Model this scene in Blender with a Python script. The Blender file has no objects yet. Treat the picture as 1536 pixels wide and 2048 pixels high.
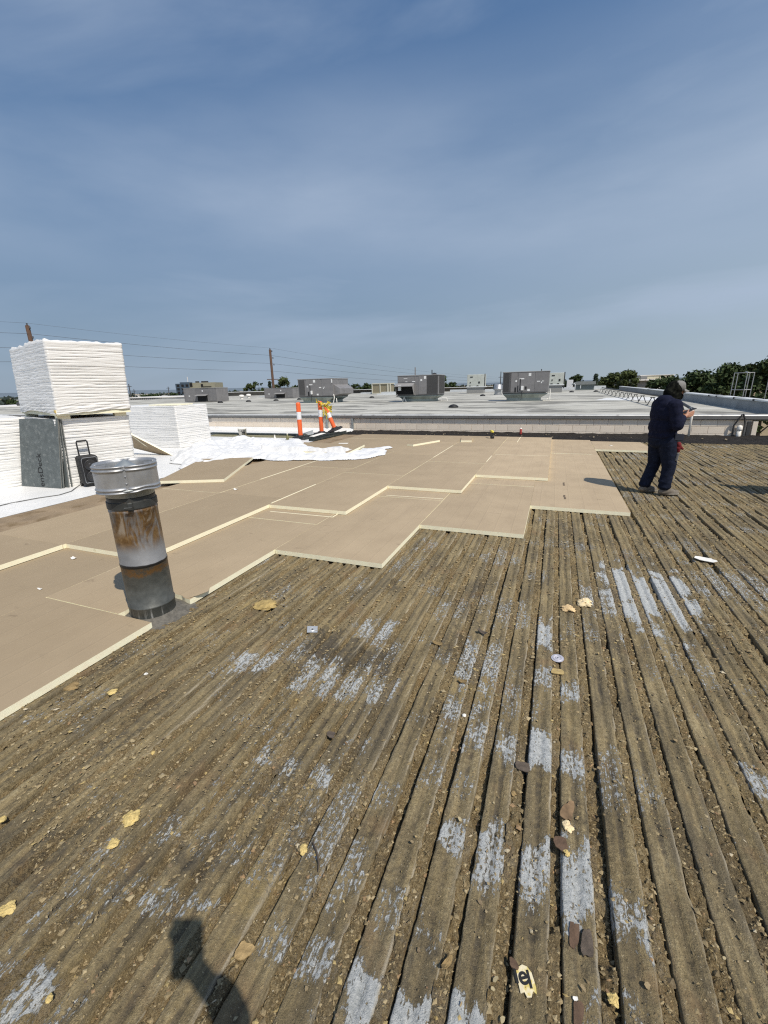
import bpy, bmesh, math, random
import numpy as np
from mathutils import Vector, Matrix, Euler

random.seed(7)
np.random.seed(7)
SC = bpy.context.scene
COL = SC.collection
RAD = math.radians
PI = math.pi

# ------------------------------------------------------------------ camera, world, sun, exposure
YAW, PIT, ROL = RAD(-21.724), RAD(16.524), RAD(-1.441)
_cy, _sy, _cp, _sp = math.cos(YAW), math.sin(YAW), math.cos(PIT), math.sin(PIT)
fw = Vector((_sy * _cp, _cy * _cp, -_sp))
rt = Vector((_cy, -_sy, 0))
up = rt.cross(fw)
rt2 = rt * math.cos(ROL) + up * math.sin(ROL)
up2 = up * math.cos(ROL) - rt * math.sin(ROL)
CAMZ = 1.7
cam_d = bpy.data.cameras.new('camera')
cam = bpy.data.objects.new('camera', cam_d)
COL.objects.link(cam)
m = Matrix((rt2, up2, -fw)).transposed().to_4x4()
m.translation = (0, 0, CAMZ)
cam.matrix_world = m
cam_d.sensor_fit = 'VERTICAL'
cam_d.sensor_height = 24
cam_d.lens = 24 * 848.8 / 2048
cam_d.clip_start = 0.02
cam_d.clip_end = 8000
SC.camera = cam
SC.render.resolution_x = 768
SC.render.resolution_y = 1024

SUN_EL, SUN_AZ = RAD(55.0), RAD(122.4)            # azimuth clockwise from +Y
sun_dir = Vector((math.cos(SUN_EL) * math.sin(SUN_AZ), math.cos(SUN_EL) * math.cos(SUN_AZ), math.sin(SUN_EL)))
SKY_STRENGTH, SUN_STRENGTH = 0.10, 4.1
world = bpy.data.worlds.new('World')
SC.world = world
world.use_nodes = True
wt = world.node_tree
for n in list(wt.nodes):
    wt.nodes.remove(n)


def wn(kind, **kw):
    n = wt.nodes.new(kind)
    for k, v in kw.items():
        setattr(n, k, v)
    return n


w_out = wn('ShaderNodeOutputWorld')
w_bg = wn('ShaderNodeBackground')
w_bg.inputs['Strength'].default_value = SKY_STRENGTH
sky = wn('ShaderNodeTexSky', sky_type='NISHITA')
sky.sun_disc = False
sky.sun_elevation = SUN_EL
sky.sun_rotation = SUN_AZ
sky.altitude = 1600
sky.air_density = 1.0
sky.dust_density = 1.2
sky.ozone_density = 1.3
tc = wn('ShaderNodeTexCoord')
mp = wn('ShaderNodeMapping')
mp.inputs['Rotation'].default_value = (0.0, RAD(-28), RAD(25))
mp.inputs['Scale'].default_value = (0.8, 1.1, 3.2)
nz = wn('ShaderNodeTexNoise')
nz.inputs['Scale'].default_value = 1.15
nz.inputs['Detail'].default_value = 7
nz.inputs['Roughness'].default_value = 0.52
nz.inputs['Distortion'].default_value = 0.55
rp = wn('ShaderNodeMapRange')
rp.inputs['From Min'].default_value = 0.42
rp.inputs['From Max'].default_value = 0.76
rp.inputs['To Min'].default_value = 0.0
rp.inputs['To Max'].default_value = 0.85
rp.interpolation_type = 'SMOOTHSTEP'
# haze that thickens towards the horizon
sx = wn('ShaderNodeSeparateXYZ')
hz = wn('ShaderNodeMapRange')
hz.inputs['From Min'].default_value = -0.02
hz.inputs['From Max'].default_value = 0.85
hz.inputs['To Min'].default_value = 0.93
hz.inputs['To Max'].default_value = 0.0
hz.interpolation_type = 'SMOOTHSTEP'
mix1 = wn('ShaderNodeMix', data_type='RGBA')
# the haze is paler on the sun's side of the sky
dt = wn('ShaderNodeVectorMath', operation='DOT_PRODUCT')
dt.inputs[1].default_value = (math.sin(SUN_AZ), math.cos(SUN_AZ), 0)
dr_ = wn('ShaderNodeMapRange')
dr_.inputs['From Min'].default_value = -1.0
dr_.inputs['From Max'].default_value = -.05
mix0 = wn('ShaderNodeMix', data_type='RGBA')
mix0.inputs[6].default_value = (2.15, 2.85, 3.75, 1)
mix0.inputs[7].default_value = (4.2, 4.95, 5.6, 1)
wt.links.new(tc.outputs['Generated'], dt.inputs[0])
wt.links.new(dt.outputs['Value'], dr_.inputs['Value'])
wt.links.new(dr_.outputs['Result'], mix0.inputs[0])
wt.links.new(mix0.outputs[2], mix1.inputs[7])
mix2 = wn('ShaderNodeMix', data_type='RGBA')
mix2.inputs[7].default_value = (4.1, 5.0, 6.4, 1)     # thin cirrus
L = wt.links.new
L(tc.outputs['Generated'], mp.inputs['Vector'])
L(mp.outputs['Vector'], nz.inputs['Vector'])
L(nz.outputs['Fac'], rp.inputs['Value'])
L(tc.outputs['Generated'], sx.inputs[0])
L(sx.outputs['Z'], hz.inputs['Value'])
L(hz.outputs['Result'], mix1.inputs[0])
hsv = wn('ShaderNodeHueSaturation')
hsv.inputs['Saturation'].default_value = 1.42
hsv.inputs['Value'].default_value = 1.22
L(sky.outputs['Color'], hsv.inputs['Color'])
L(hsv.outputs['Color'], mix1.inputs[6])
# a broad veil of cirrus lies in a belt some twenty degrees up
bs_ = wn('ShaderNodeMath', operation='SUBTRACT')
bs_.inputs[1].default_value = 0.335
ba_ = wn('ShaderNodeMath', operation='ABSOLUTE')
bm_ = wn('ShaderNodeMapRange')
bm_.inputs['From Min'].default_value = 0.0
bm_.inputs['From Max'].default_value = 0.22
bm_.inputs['To Min'].default_value = 1.0
bm_.inputs['To Max'].default_value = 0.0
bm_.interpolation_type = 'SMOOTHSTEP'
nz2 = wn('ShaderNodeTexNoise')
nz2.inputs['Scale'].default_value = 1.7
nz2.inputs['Detail'].default_value = 6
nz2.inputs['Roughness'].default_value = 0.5
nr2 = wn('ShaderNodeMapRange')
nr2.inputs['From Min'].default_value = 0.32
nr2.inputs['From Max'].default_value = 0.70
nr2.inputs['To Min'].default_value = 0.05
nr2.inputs['To Max'].default_value = 0.85
bx_ = wn('ShaderNodeMath', operation='MULTIPLY')
mx_ = wn('ShaderNodeMath', operation='MAXIMUM')
L(sx.outputs['Z'], bs_.inputs[0])
L(bs_.outputs[0], ba_.inputs[0])
L(ba_.outputs[0], bm_.inputs['Value'])
L(mp.outputs['Vector'], nz2.inputs['Vector'])
L(nz2.outputs['Fac'], nr2.inputs['Value'])
L(bm_.outputs['Result'], bx_.inputs[0])
L(nr2.outputs['Result'], bx_.inputs[1])
L(bx_.outputs[0], mx_.inputs[0])
L(rp.outputs['Result'], mx_.inputs[1])
# and is denser on the sun's side
ms_ = wn('ShaderNodeMath', operation='MULTIPLY_ADD')
ms_.inputs[1].default_value = 0.62
ms_.inputs[2].default_value = 0.72
mm_ = wn('ShaderNodeMath', operation='MULTIPLY', use_clamp=True)
L(dr_.outputs['Result'], ms_.inputs[0])
L(mx_.outputs[0], mm_.inputs[0])
L(ms_.outputs[0], mm_.inputs[1])
L(mm_.outputs[0], mix2.inputs[0])
L(mix1.outputs[2], mix2.inputs[6])
L(mix2.outputs[2], w_bg.inputs['Color'])
L(w_bg.outputs[0], w_out.inputs['Surface'])

sun_l = bpy.data.lights.new('sun', 'SUN')
sun_l.energy = SUN_STRENGTH
sun_l.angle = RAD(0.53)
sun_l.color = (1.0, 0.925, 0.81)
sun_o = bpy.data.objects.new('sun', sun_l)
COL.objects.link(sun_o)
sun_o.rotation_euler = sun_dir.to_track_quat('Z', 'Y').to_euler()

vs = SC.view_settings
vs.view_transform = 'Standard'
vs.look = 'None'
vs.exposure = 0.0
vs.gamma = 1.0
vs.use_curve_mapping = False
SC.render.engine = 'CYCLES'
SC.cycles.max_bounces = 6
SC.cycles.use_denoising = False
SC.cycles.pixel_filter_type = 'BLACKMAN_HARRIS'
SC.cycles.filter_width = 1.2

# ------------------------------------------------------------------ helpers: tagging and meshes


def tag(o, label=None, cat=None, group=None, kind=None):
    if label:
        o['label'] = label
    if cat:
        o['category'] = cat
    if group:
        o['group'] = group
    if kind:
        o['kind'] = kind
    return o


def link(o, parent=None):
    COL.objects.link(o)
    if parent is not None:
        o.parent = parent
    return o


def empty(name, loc=(0, 0, 0), rz=0.0):
    o = bpy.data.objects.new(name, None)
    o.empty_display_size = 0.1
    o.location = loc
    o.rotation_euler = (0, 0, rz)
    return link(o)


def mesh_np(name, v, f, mats, parent=None, smooth=False, midx=None, attrs=None, loc=None):
    """v (n,3) and faces (m,k) as arrays -> one mesh object"""
    v = np.asarray(v, dtype=np.float32)
    f = np.asarray(f, dtype=np.int32)
    me = bpy.data.meshes.new(name)
    k = f.shape[1]
    me.vertices.add(len(v))
    me.vertices.foreach_set('co', v.ravel())
    me.loops.add(f.size)
    me.loops.foreach_set('vertex_index', f.ravel())
    me.polygons.add(len(f))
    me.polygons.foreach_set('loop_start', np.arange(0, f.size, k, dtype=np.int32))
    me.polygons.foreach_set('loop_total', np.full(len(f), k, dtype=np.int32))
    if midx is not None:
        me.polygons.foreach_set('material_index', np.asarray(midx, dtype=np.int32))
    me.polygons.foreach_set('use_smooth', np.full(len(f), bool(smooth)))
    for mt in (mats if isinstance(mats, (list, tuple)) else [mats]):
        me.materials.append(mt)
    if attrs:
        for an, (ty, arr) in attrs.items():
            a = me.attributes.new(an, ty, 'POINT')
            a.data.foreach_set('value' if ty == 'FLOAT' else 'color', np.asarray(arr, dtype=np.float32).ravel())
    me.update()
    me.validate()
    o = bpy.data.objects.new(name, me)
    if loc is not None:
        o.location = loc
    return link(o, parent)


class MB:
    """collects simple solids and links them as one mesh"""

    def __init__(s):
        s.v, s.f, s.m = [], [], []
        s.mi = 0

    def mat(s, i):
        s.mi = i
        return s

    def add(s, vs, fs):
        b = len(s.v)
        s.v += [tuple(p) for p in vs]
        for f in fs:
            s.f.append(tuple(b + i for i in f))
            s.m.append(s.mi)
        return s

    def box(s, c, d, rot=None, bev=0.0):
        x, y, z = d[0] / 2, d[1] / 2, d[2] / 2
        if bev <= 0:
            P = [(-x, -y, -z), (x, -y, -z), (x, y, -z), (-x, y, -z), (-x, -y, z), (x, -y, z), (x, y, z), (-x, y, z)]
            F = [(0, 3, 2, 1), (4, 5, 6, 7), (0, 1, 5, 4), (1, 2, 6, 5), (2, 3, 7, 6), (3, 0, 4, 7)]
        else:
            b = min(bev, x * .9, y * .9, z * .9)
            P, idx = [], {}
            for sx_ in (-1, 1):
                for sy_ in (-1, 1):
                    for sz_ in (-1, 1):
                        for a in range(3):
                            q = [sx_ * (x - b), sy_ * (y - b), sz_ * (z - b)]
                            q[a] = (sx_ * x, sy_ * y, sz_ * z)[a]
                            idx[(sx_, sy_, sz_, a)] = len(P)
                            P.append(tuple(q))
            F = []
            for a in range(3):
                o = [i for i in range(3) if i != a]
                for sg in (-1, 1):
                    r = []
                    for u, w in ((-1, -1), (1, -1), (1, 1), (-1, 1)):
                        k = [0, 0, 0]
                        k[a] = sg
                        k[o[0]], k[o[1]] = u, w
                        r.append(idx[(k[0], k[1], k[2], a)])
                    if (sg < 0) != (a == 1):
                        r.reverse()
                    F.append(tuple(r))
            for a in range(3):
                o = [i for i in range(3) if i != a]
                for u in (-1, 1):
                    for w in (-1, 1):
                        r = []
                        for t, ax in ((-1, o[0]), (1, o[0]), (1, o[1]), (-1, o[1])):
                            k = [0, 0, 0]
                            k[a], k[o[0]], k[o[1]] = t, u, w
                            r.append(idx[(k[0], k[1], k[2], ax)])
                        F.append(tuple(r))
            for sx_ in (-1, 1):
                for sy_ in (-1, 1):
                    for sz_ in (-1, 1):
                        F.append(tuple(idx[(sx_, sy_, sz_, a)] for a in range(3)))
        R = rot.to_matrix() if isinstance(rot, Euler) else (Matrix.Rotation(rot, 3, 'Z') if isinstance(rot, (int, float)) else rot)
        c = Vector(c)
        P = [(R @ Vector(p) if R is not None else Vector(p)) + c for p in P]
        return s.add(P, F)

    def tube(s, pts, r, seg=8, cap=True):
        pts = [Vector(p) for p in pts]
        n = len(pts)
        rs = r if isinstance(r, (list, tuple)) else [r] * n
        rings = []
        ref = None
        for i, p in enumerate(pts):
            t = (pts[min(i + 1, n - 1)] - pts[max(i - 1, 0)])
            t = t.normalized() if t.length > 1e-9 else Vector((0, 0, 1))
            if ref is None:
                ref = Vector((0, 0, 1)) if abs(t.z) < .9 else Vector((1, 0, 0))
            a = t.cross(ref).normalized()
            b = t.cross(a).normalized()
            ref = -b if False else ref
            rings.append([p + (a * math.cos(2 * PI * k / seg) + b * math.sin(2 * PI * k / seg)) * rs[i] for k in range(seg)])
        V = [q for rr in rings for q in rr]
        F = []
        for i in range(n - 1):
            for k in range(seg):
                k2 = (k + 1) % seg
                F.append((i * seg + k, i * seg + k2, (i + 1) * seg + k2, (i + 1) * seg + k))
        if cap:
            F.append(tuple(range(seg - 1, -1, -1)))
            F.append(tuple((n - 1) * seg + k for k in range(seg)))
        return s.add(V, F)

    def lathe(s, prof, c=(0, 0, 0), seg=24, closed=False):
        V = []
        for r, z in prof:
            for k in range(seg):
                a = 2 * PI * k / seg
                V.append((c[0] + r * math.cos(a), c[1] + r * math.sin(a), c[2] + z))
        F = []
        n = len(prof)
        for i in range(n - 1):
            for k in range(seg):
                k2 = (k + 1) % seg
                F.append((i * seg + k, i * seg + k2, (i + 1) * seg + k2, (i + 1) * seg + k))
        if closed:
            F.append(tuple(range(seg - 1, -1, -1)))
            F.append(tuple((n - 1) * seg + k for k in range(seg)))
        return s.add(V, F)

    def prism(s, poly, z0, z1, top_mat=None):
        n = len(poly)
        V = [(p[0], p[1], z0) for p in poly] + [(p[0], p[1], z1) for p in poly]
        base = s.mi
        b = len(s.v)
        s.v += V
        for i in range(n):
            j = (i + 1) % n
            s.f.append((b + i, b + j, b + n + j, b + n + i))
            s.m.append(base)
        s.f.append(tuple(b + n + i for i in range(n)))
        s.m.append(base if top_mat is None else top_mat)
        s.f.append(tuple(b + i for i in range(n - 1, -1, -1)))
        s.m.append(base if top_mat is None else top_mat)
        return s

    def build(s, name, mats, parent=None, smooth=False, loc=None, rot=None):
        me = bpy.data.meshes.new(name)
        me.from_pydata(s.v, [], s.f)
        for mt in (mats if isinstance(mats, (list, tuple)) else [mats]):
            me.materials.append(mt)
        me.polygons.foreach_set('material_index', s.m)
        me.polygons.foreach_set('use_smooth', [smooth] * len(s.f))
        me.update()
        o = bpy.data.objects.new(name, me)
        if loc is not None:
            o.location = loc
        if rot is not None:
            o.rotation_euler = rot
        return link(o, parent)


def copy_of(o, loc=None, parent=None):
    c = o.copy()
    COL.objects.link(c)
    if parent is not None:
        c.parent = parent
    if loc is not None:
        c.location = loc
    return c


def copy_tree(o, parent=None):
    c = o.copy()
    COL.objects.link(c)
    c.parent = parent
    for ch in list(o.children):
        copy_tree(ch, c)
    return c


# ---- vectorised value noise
def _hash(ix, iy, seed):
    h = (ix.astype(np.int64) * 374761393 + iy.astype(np.int64) * 668265263 + seed * 974634777) & 0xFFFFFFFF
    h = ((h ^ (h >> 13)) * 1274126177) & 0xFFFFFFFF
    h = (h ^ (h >> 16)) & 0xFFFFFFFF
    return h / 4294967295.0


def vnoise(x, y, seed=0):
    x = np.asarray(x, dtype=np.float64)
    y = np.asarray(y, dtype=np.float64)
    x, y = np.broadcast_arrays(x, y)
    ix, iy = np.floor(x), np.floor(y)
    fx, fy = x - ix, y - iy
    fx = fx * fx * (3 - 2 * fx)
    fy = fy * fy * (3 - 2 * fy)
    a = _hash(ix, iy, seed)
    b = _hash(ix + 1, iy, seed)
    c = _hash(ix, iy + 1, seed)
    d = _hash(ix + 1, iy + 1, seed)
    return (a * (1 - fx) + b * fx) * (1 - fy) + (c * (1 - fx) + d * fx) * fy


def fbm(x, y, oct=4, seed=0, gain=.5):
    t, a, s = 0.0, 1.0, 0.0
    for i in range(oct):
        t = t + a * vnoise(x * 2 ** i, y * 2 ** i, seed + i * 17)
        s += a
        a *= gain
    return t / s


def sstep(a, b, x):
    t = np.clip((x - a) / (b - a), 0, 1)
    return t * t * (3 - 2 * t)


def grid_faces(nr, nc, off=0):
    i = np.arange(nr - 1)[:, None] * nc + np.arange(nc - 1)[None, :]
    return (np.stack([i, i + 1, i + 1 + nc, i + nc], -1).reshape(-1, 4) + off)


# ------------------------------------------------------------------ materials
def new_mat(name):
    mt = bpy.data.materials.new(name)
    mt.use_nodes = True
    nt = mt.node_tree
    for n in list(nt.nodes):
        nt.nodes.remove(n)
    out = nt.nodes.new('ShaderNodeOutputMaterial')
    bs = nt.nodes.new('ShaderNodeBsdfPrincipled')
    nt.links.new(bs.outputs[0], out.inputs[0])
    return mt, nt, bs


class NG:
    """small node-graph helper"""

    def __init__(s, nt):
        s.nt = nt

    def _in(s, sock, v):
        if hasattr(v, 'is_output') or isinstance(v, bpy.types.NodeSocket):
            s.nt.links.new(v, sock)
        elif v is not None:
            sock.default_value = v

    def coord(s, which='Object', scale=(1, 1, 1), rot=(0, 0, 0), geo=False):
        if geo:
            src = s.nt.nodes.new('ShaderNodeNewGeometry').outputs['Position']
        else:
            src = s.nt.nodes.new('ShaderNodeTexCoord').outputs[which]
        if tuple(scale) == (1, 1, 1) and tuple(rot) == (0, 0, 0):
            return src
        m_ = s.nt.nodes.new('ShaderNodeMapping')
        m_.inputs['Scale'].default_value = scale
        m_.inputs['Rotation'].default_value = rot
        s.nt.links.new(src, m_.inputs['Vector'])
        return m_.outputs[0]

    def noise(s, vec, scale, detail=5, rough=.55, dist=0.0):
        n = s.nt.nodes.new('ShaderNodeTexNoise')
        n.inputs['Scale'].default_value = scale
        n.inputs['Detail'].default_value = detail
        n.inputs['Roughness'].default_value = rough
        n.inputs['Distortion'].default_value = dist
        s.nt.links.new(vec, n.inputs['Vector'])
        return n.outputs['Fac']

    def math(s, op, a, b=None, c=None, clamp=False):
        n = s.nt.nodes.new('ShaderNodeMath')
        n.operation = op
        n.use_clamp = clamp
        s._in(n.inputs[0], a)
        if b is not None:
            s._in(n.inputs[1], b)
        if c is not None:
            s._in(n.inputs[2], c)
        return n.outputs[0]

    def rng(s, v, a, b, c=0.0, d=1.0, smooth=True):
        n = s.nt.nodes.new('ShaderNodeMapRange')
        n.interpolation_type = 'SMOOTHSTEP' if smooth else 'LINEAR'
        s._in(n.inputs['Value'], v)
        for k, q in zip(('From Min', 'From Max', 'To Min', 'To Max'), (a, b, c, d)):
            n.inputs[k].default_value = q
        return n.outputs['Result']

    def ramp(s, v, stops):
        n = s.nt.nodes.new('ShaderNodeValToRGB')
        e = n.color_ramp.elements
        while len(e) < len(stops):
            e.new(0.5)
        for i, (p, c) in enumerate(stops):
            e[i].position = p
            e[i].color = (*c, 1)
        s._in(n.inputs[0], v)
        return n.outputs['Color']

    def mix(s, f, a, b, mode='MIX'):
        n = s.nt.nodes.new('ShaderNodeMix')
        n.data_type = 'RGBA'
        n.blend_type = mode
        s._in(n.inputs[0], f)
        for i, v in ((6, a), (7, b)):
            if isinstance(v, tuple):
                v = (*v, 1) if len(v) == 3 else v
            s._in(n.inputs[i], v)
        return n.outputs[2]

    def attr(s, name):
        n = s.nt.nodes.new('ShaderNodeAttribute')
        n.attribute_name = name
        return n

    def bump(s, h, strength, dist, normal=None):
        n = s.nt.nodes.new('ShaderNodeBump')
        n.inputs['Strength'].default_value = strength
        n.inputs['Distance'].default_value = dist
        s._in(n.inputs['Height'], h)
        if normal is not None:
            s._in(n.inputs['Normal'], normal)
        return n.outputs[0]

    def rand(s):
        return s.nt.nodes.new('ShaderNodeObjectInfo').outputs['Random']


def simple(name, col, rough=.6, metal=0.0, var=.18, scale=6.0, bump=0.0, bscale=60.0, stretch=(1, 1, 1), rnd=0.0,
           dirt=None, dirt_lo=.55, dirt_hi=.72, dscale=4.0, spec=.5, geo=False):
    mt, nt, bs = new_mat(name)
    g = NG(nt)
    v = g.coord(scale=stretch, geo=geo)
    n1 = g.noise(v, scale, 6, .6)
    lo = tuple(c * (1 - var) for c in col)
    hi = tuple(min(c * (1 + var), .95) for c in col)
    c = g.ramp(n1, [(.3, lo), (.7, hi)])
    if dirt:
        n2 = g.noise(v, dscale, 7, .62)
        c = g.mix(g.rng(n2, dirt_lo, dirt_hi), c, dirt)
    if rnd:
        h = nt.nodes.new('ShaderNodeHueSaturation')
        nt.links.new(g.math('MULTIPLY_ADD', g.rand(), 2 * rnd, 1 - rnd), h.inputs['Value'])
        nt.links.new(c, h.inputs['Color'])
        c = h.outputs[0]
    nt.links.new(c, bs.inputs['Base Color'])
    bs.inputs['Roughness'].default_value = rough
    bs.inputs['Metallic'].default_value = metal
    bs.inputs['Specular IOR Level'].default_value = spec
    if bump:
        nt.links.new(g.bump(g.noise(v, bscale, 4, .6), 1.0, bump), bs.inputs['Normal'])
    return mt


# --- deck ribs: weathered, dirty, with scraps of grey paint
def deck_material(name, crumb):
    mt, nt, bs = new_mat(name)
    g = NG(nt)
    P = g.coord(geo=True)
    Ps = g.coord(geo=True, scale=(1, .33, 1))
    Pl = g.coord(geo=True, scale=(1, .07, 1))
    n1 = g.noise(Ps, 7, 8, .68)
    n2 = g.noise(P, 55, 7, .68)
    n3 = g.noise(P, 260, 4, .7)
    big = g.noise(P, 1.3, 4, .6)
    t = g.math('ADD', g.math('MULTIPLY', n1, .38), g.math('ADD', g.math('MULTIPLY', n2, .32), g.math('MULTIPLY', n3, .30)))
    if crumb:
        n4 = g.noise(P, 130, 5, .7)
        t = g.math('ADD', g.math('MULTIPLY', n4, .62), g.math('MULTIPLY', n1, .38))
        c = g.ramp(t, [(.36, (.070, .051, .026)), (.45, (.245, .178, .088)), (.54, (.42, .315, .162)), (.66, (.62, .50, .29))])
        warm = g.rng(g.noise(P, 18, 5, .6), .55, .72)
        c = g.mix(g.math('MULTIPLY', warm, .6), c, (.38, .235, .095))
    else:
        c = g.ramp(t, [(.38, (.072, .058, .034)), (.46, (.205, .160, .086)), (.54, (.345, .272, .148)), (.64, (.53, .445, .265))])
        st = g.noise(Pl, 48, 4, .6)
        c = g.mix(g.rng(st, .36, .62, .5, 0.0), c, (.075, .067, .052))
    c = g.mix(g.rng(big, .40, .66, 0, .32), c, (.30, .235, .125))
    c = g.mix(g.rng(g.noise(Ps, 3.2, 5, .6), .48, .66, 0, .5), c, (.105, .092, .070))
    fl_ = g.noise(P, 165, 3, .6)
    c = g.mix(g.rng(fl_, .645, .70, 0, .75), c, (.56, .49, .35))
    c = g.mix(g.rng(g.noise(P, 120, 4, .65), .64, .70, 0, .7), c, (.045, .038, .028))
    red = g.rng(g.noise(P, 3.1, 5, .6), .55, .72, 0, .42)
    c = g.mix(red, c, (.26, .16, .085))
    a = g.attr('mask')
    sep = nt.nodes.new('ShaderNodeSeparateColor')
    nt.links.new(a.outputs['Color'], sep.inputs[0])
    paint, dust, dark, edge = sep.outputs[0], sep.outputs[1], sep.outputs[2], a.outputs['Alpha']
    # yellow dust and dark residue
    dn = g.noise(P, 26, 6, .65)
    c = g.mix(g.rng(g.math('ADD', dust, g.math('MULTIPLY', g.math('SUBTRACT', dn, .5), 2.2)), .35, 1.05, 0, .62), c, (.38, .29, .135))
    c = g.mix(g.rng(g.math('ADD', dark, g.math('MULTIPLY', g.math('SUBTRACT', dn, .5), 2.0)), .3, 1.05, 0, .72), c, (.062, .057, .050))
    # grey paint that survived the tear-off
    pn = g.noise(g.coord(geo=True, scale=(1, .6, 1)), 75, 9, .72, .25)
    pn2 = g.noise(Pl, 130, 5, .6)
    pv = g.math('ADD', g.math('MULTIPLY', paint, .80), g.math('ADD', g.math('MULTIPLY', g.math('SUBTRACT', pn, .5), 2.1), g.math('MULTIPLY', g.math('SUBTRACT', pn2, .5), .9)))
    pm = g.rng(pv, .40, .54)
    pm = g.math('MULTIPLY', pm, g.rng(paint, .04, .2))
    if crumb:
        pm = g.math('MULTIPLY', pm, .12)
    pc = g.ramp(n2, [(.3, (.30, .32, .315)), (.5, (.47, .485, .475)), (.7, (.62, .63, .61))])
    c = g.mix(pm, c, pc)
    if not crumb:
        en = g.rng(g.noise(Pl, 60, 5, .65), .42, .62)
        c = g.mix(g.math('MULTIPLY', g.math('MULTIPLY', edge, en), .75), c, (.50, .445, .34))  # rib lips painted paler, standing in for sun on the right edge
    nt.links.new(c, bs.inputs['Base Color'])
    bs.inputs['Roughness'].default_value = .92
    bs.inputs['Specular IOR Level'].default_value = .18
    if crumb:
        h = g.math('ADD', g.math('MULTIPLY', g.noise(P, 120, 5, .7), 1.0), g.math('MULTIPLY', n3, .5))
        nt.links.new(g.bump(h, 1.0, .024), bs.inputs['Normal'])
    else:
        h = g.math('ADD', n2, g.math('ADD', g.math('MULTIPLY', n3, .5), g.math('MULTIPLY', pm, .25)))
        nt.links.new(g.bump(h, 1.0, .012), bs.inputs['Normal'])
    return mt


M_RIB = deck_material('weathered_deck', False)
M_FILL = deck_material('crumbled_fill', True)


def crumbs_material():
    mt, nt, bs = new_mat('crumbs')
    g = NG(nt)
    a = g.attr('tone')
    n = g.noise(g.coord(geo=True), 300, 3, .6)
    c = g.mix(.35, a.outputs['Color'], g.ramp(n, [(.3, (.05, .038, .02)), (.7, (.40, .32, .19))]))
    nt.links.new(c, bs.inputs['Base Color'])
    bs.inputs['Roughness'].default_value = .95
    bs.inputs['Specular IOR Level'].default_value = .15
    return mt


M_CRUMB = crumbs_material()


def facer_material():
    mt, nt, bs = new_mat('board_facer')
    g = NG(nt)
    O = g.coord('Object')
    W = g.coord(geo=True)
    base = g.ramp(g.noise(W, 2.2, 6, .6), [(.3, (.405, .315, .205)), (.7, (.49, .386, .254))])
    fine = g.noise(W, 240, 3, .7)
    base = g.mix(.16, base, g.ramp(fine, [(.3, (.24, .18, .12)), (.7, (.58, .47, .34))]))
    # lengthwise ridges of the facer, one every 20 cm or so
    sxyz = nt.nodes.new('ShaderNodeSeparateXYZ')
    nt.links.new(O, sxyz.inputs[0])
    xx = g.math('ADD', sxyz.outputs['X'], g.math('MULTIPLY', g.noise(O, 3, 3, .5), .02))
    fr = g.math('ABSOLUTE', g.math('SUBTRACT', g.math('FRACT', g.math('MULTIPLY', xx, 5.2)), .5))
    ln = g.rng(fr, 0.0, .07, 1.0, 0.0)
    base = g.mix(g.math('MULTIPLY', ln, .07), base, (.30, .225, .15))
    st = g.noise(g.coord(geo=True, scale=(1.0, .10, 1)), 9, 5, .6)
    base = g.mix(g.rng(st, .5, .75, 0, .28), base, (.33, .255, .175))
    # facer colour darkens towards the left, varied by noise
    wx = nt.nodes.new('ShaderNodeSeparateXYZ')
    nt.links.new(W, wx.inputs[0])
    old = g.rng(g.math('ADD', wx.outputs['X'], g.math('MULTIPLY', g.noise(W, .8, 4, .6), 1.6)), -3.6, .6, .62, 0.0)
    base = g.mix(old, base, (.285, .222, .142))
    # scuffs
    sc = g.noise(g.coord(geo=True, scale=(.5, 1.3, 1), rot=(0, 0, .4)), 5, 9, .72, .8)
    base = g.mix(g.rng(sc, .60, .70, 0, .5), base, (.20, .150, .10))
    spk = g.noise(W, 34, 4, .7)
    base = g.mix(g.rng(spk, .70, .74, 0, .6), base, (.13, .10, .07))
    sc2 = g.noise(g.coord(geo=True, scale=(1.2, .4, 1), rot=(0, 0, -.5)), 8, 9, .74, .6)
    base = g.mix(g.rng(sc2, .64, .72, 0, .45), base, (.56, .48, .36))
    h = nt.nodes.new('ShaderNodeHueSaturation')
    nt.links.new(g.math('MULTIPLY_ADD', g.rand(), .13, .93), h.inputs['Value'])
    nt.links.new(base, h.inputs['Color'])
    nt.links.new(h.outputs[0], bs.inputs['Base Color'])
    bs.inputs['Roughness'].default_value = .78
    bs.inputs['Specular IOR Level'].default_value = .22
    hh = g.math('ADD', g.math('MULTIPLY', ln, .6), g.math('ADD', g.math('MULTIPLY', fine, .25), g.math('MULTIPLY', g.noise(W, 6, 4, .5), 1.2)))
    nt.links.new(g.bump(hh, .5, .004), bs.inputs['Normal'])
    return mt


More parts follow.
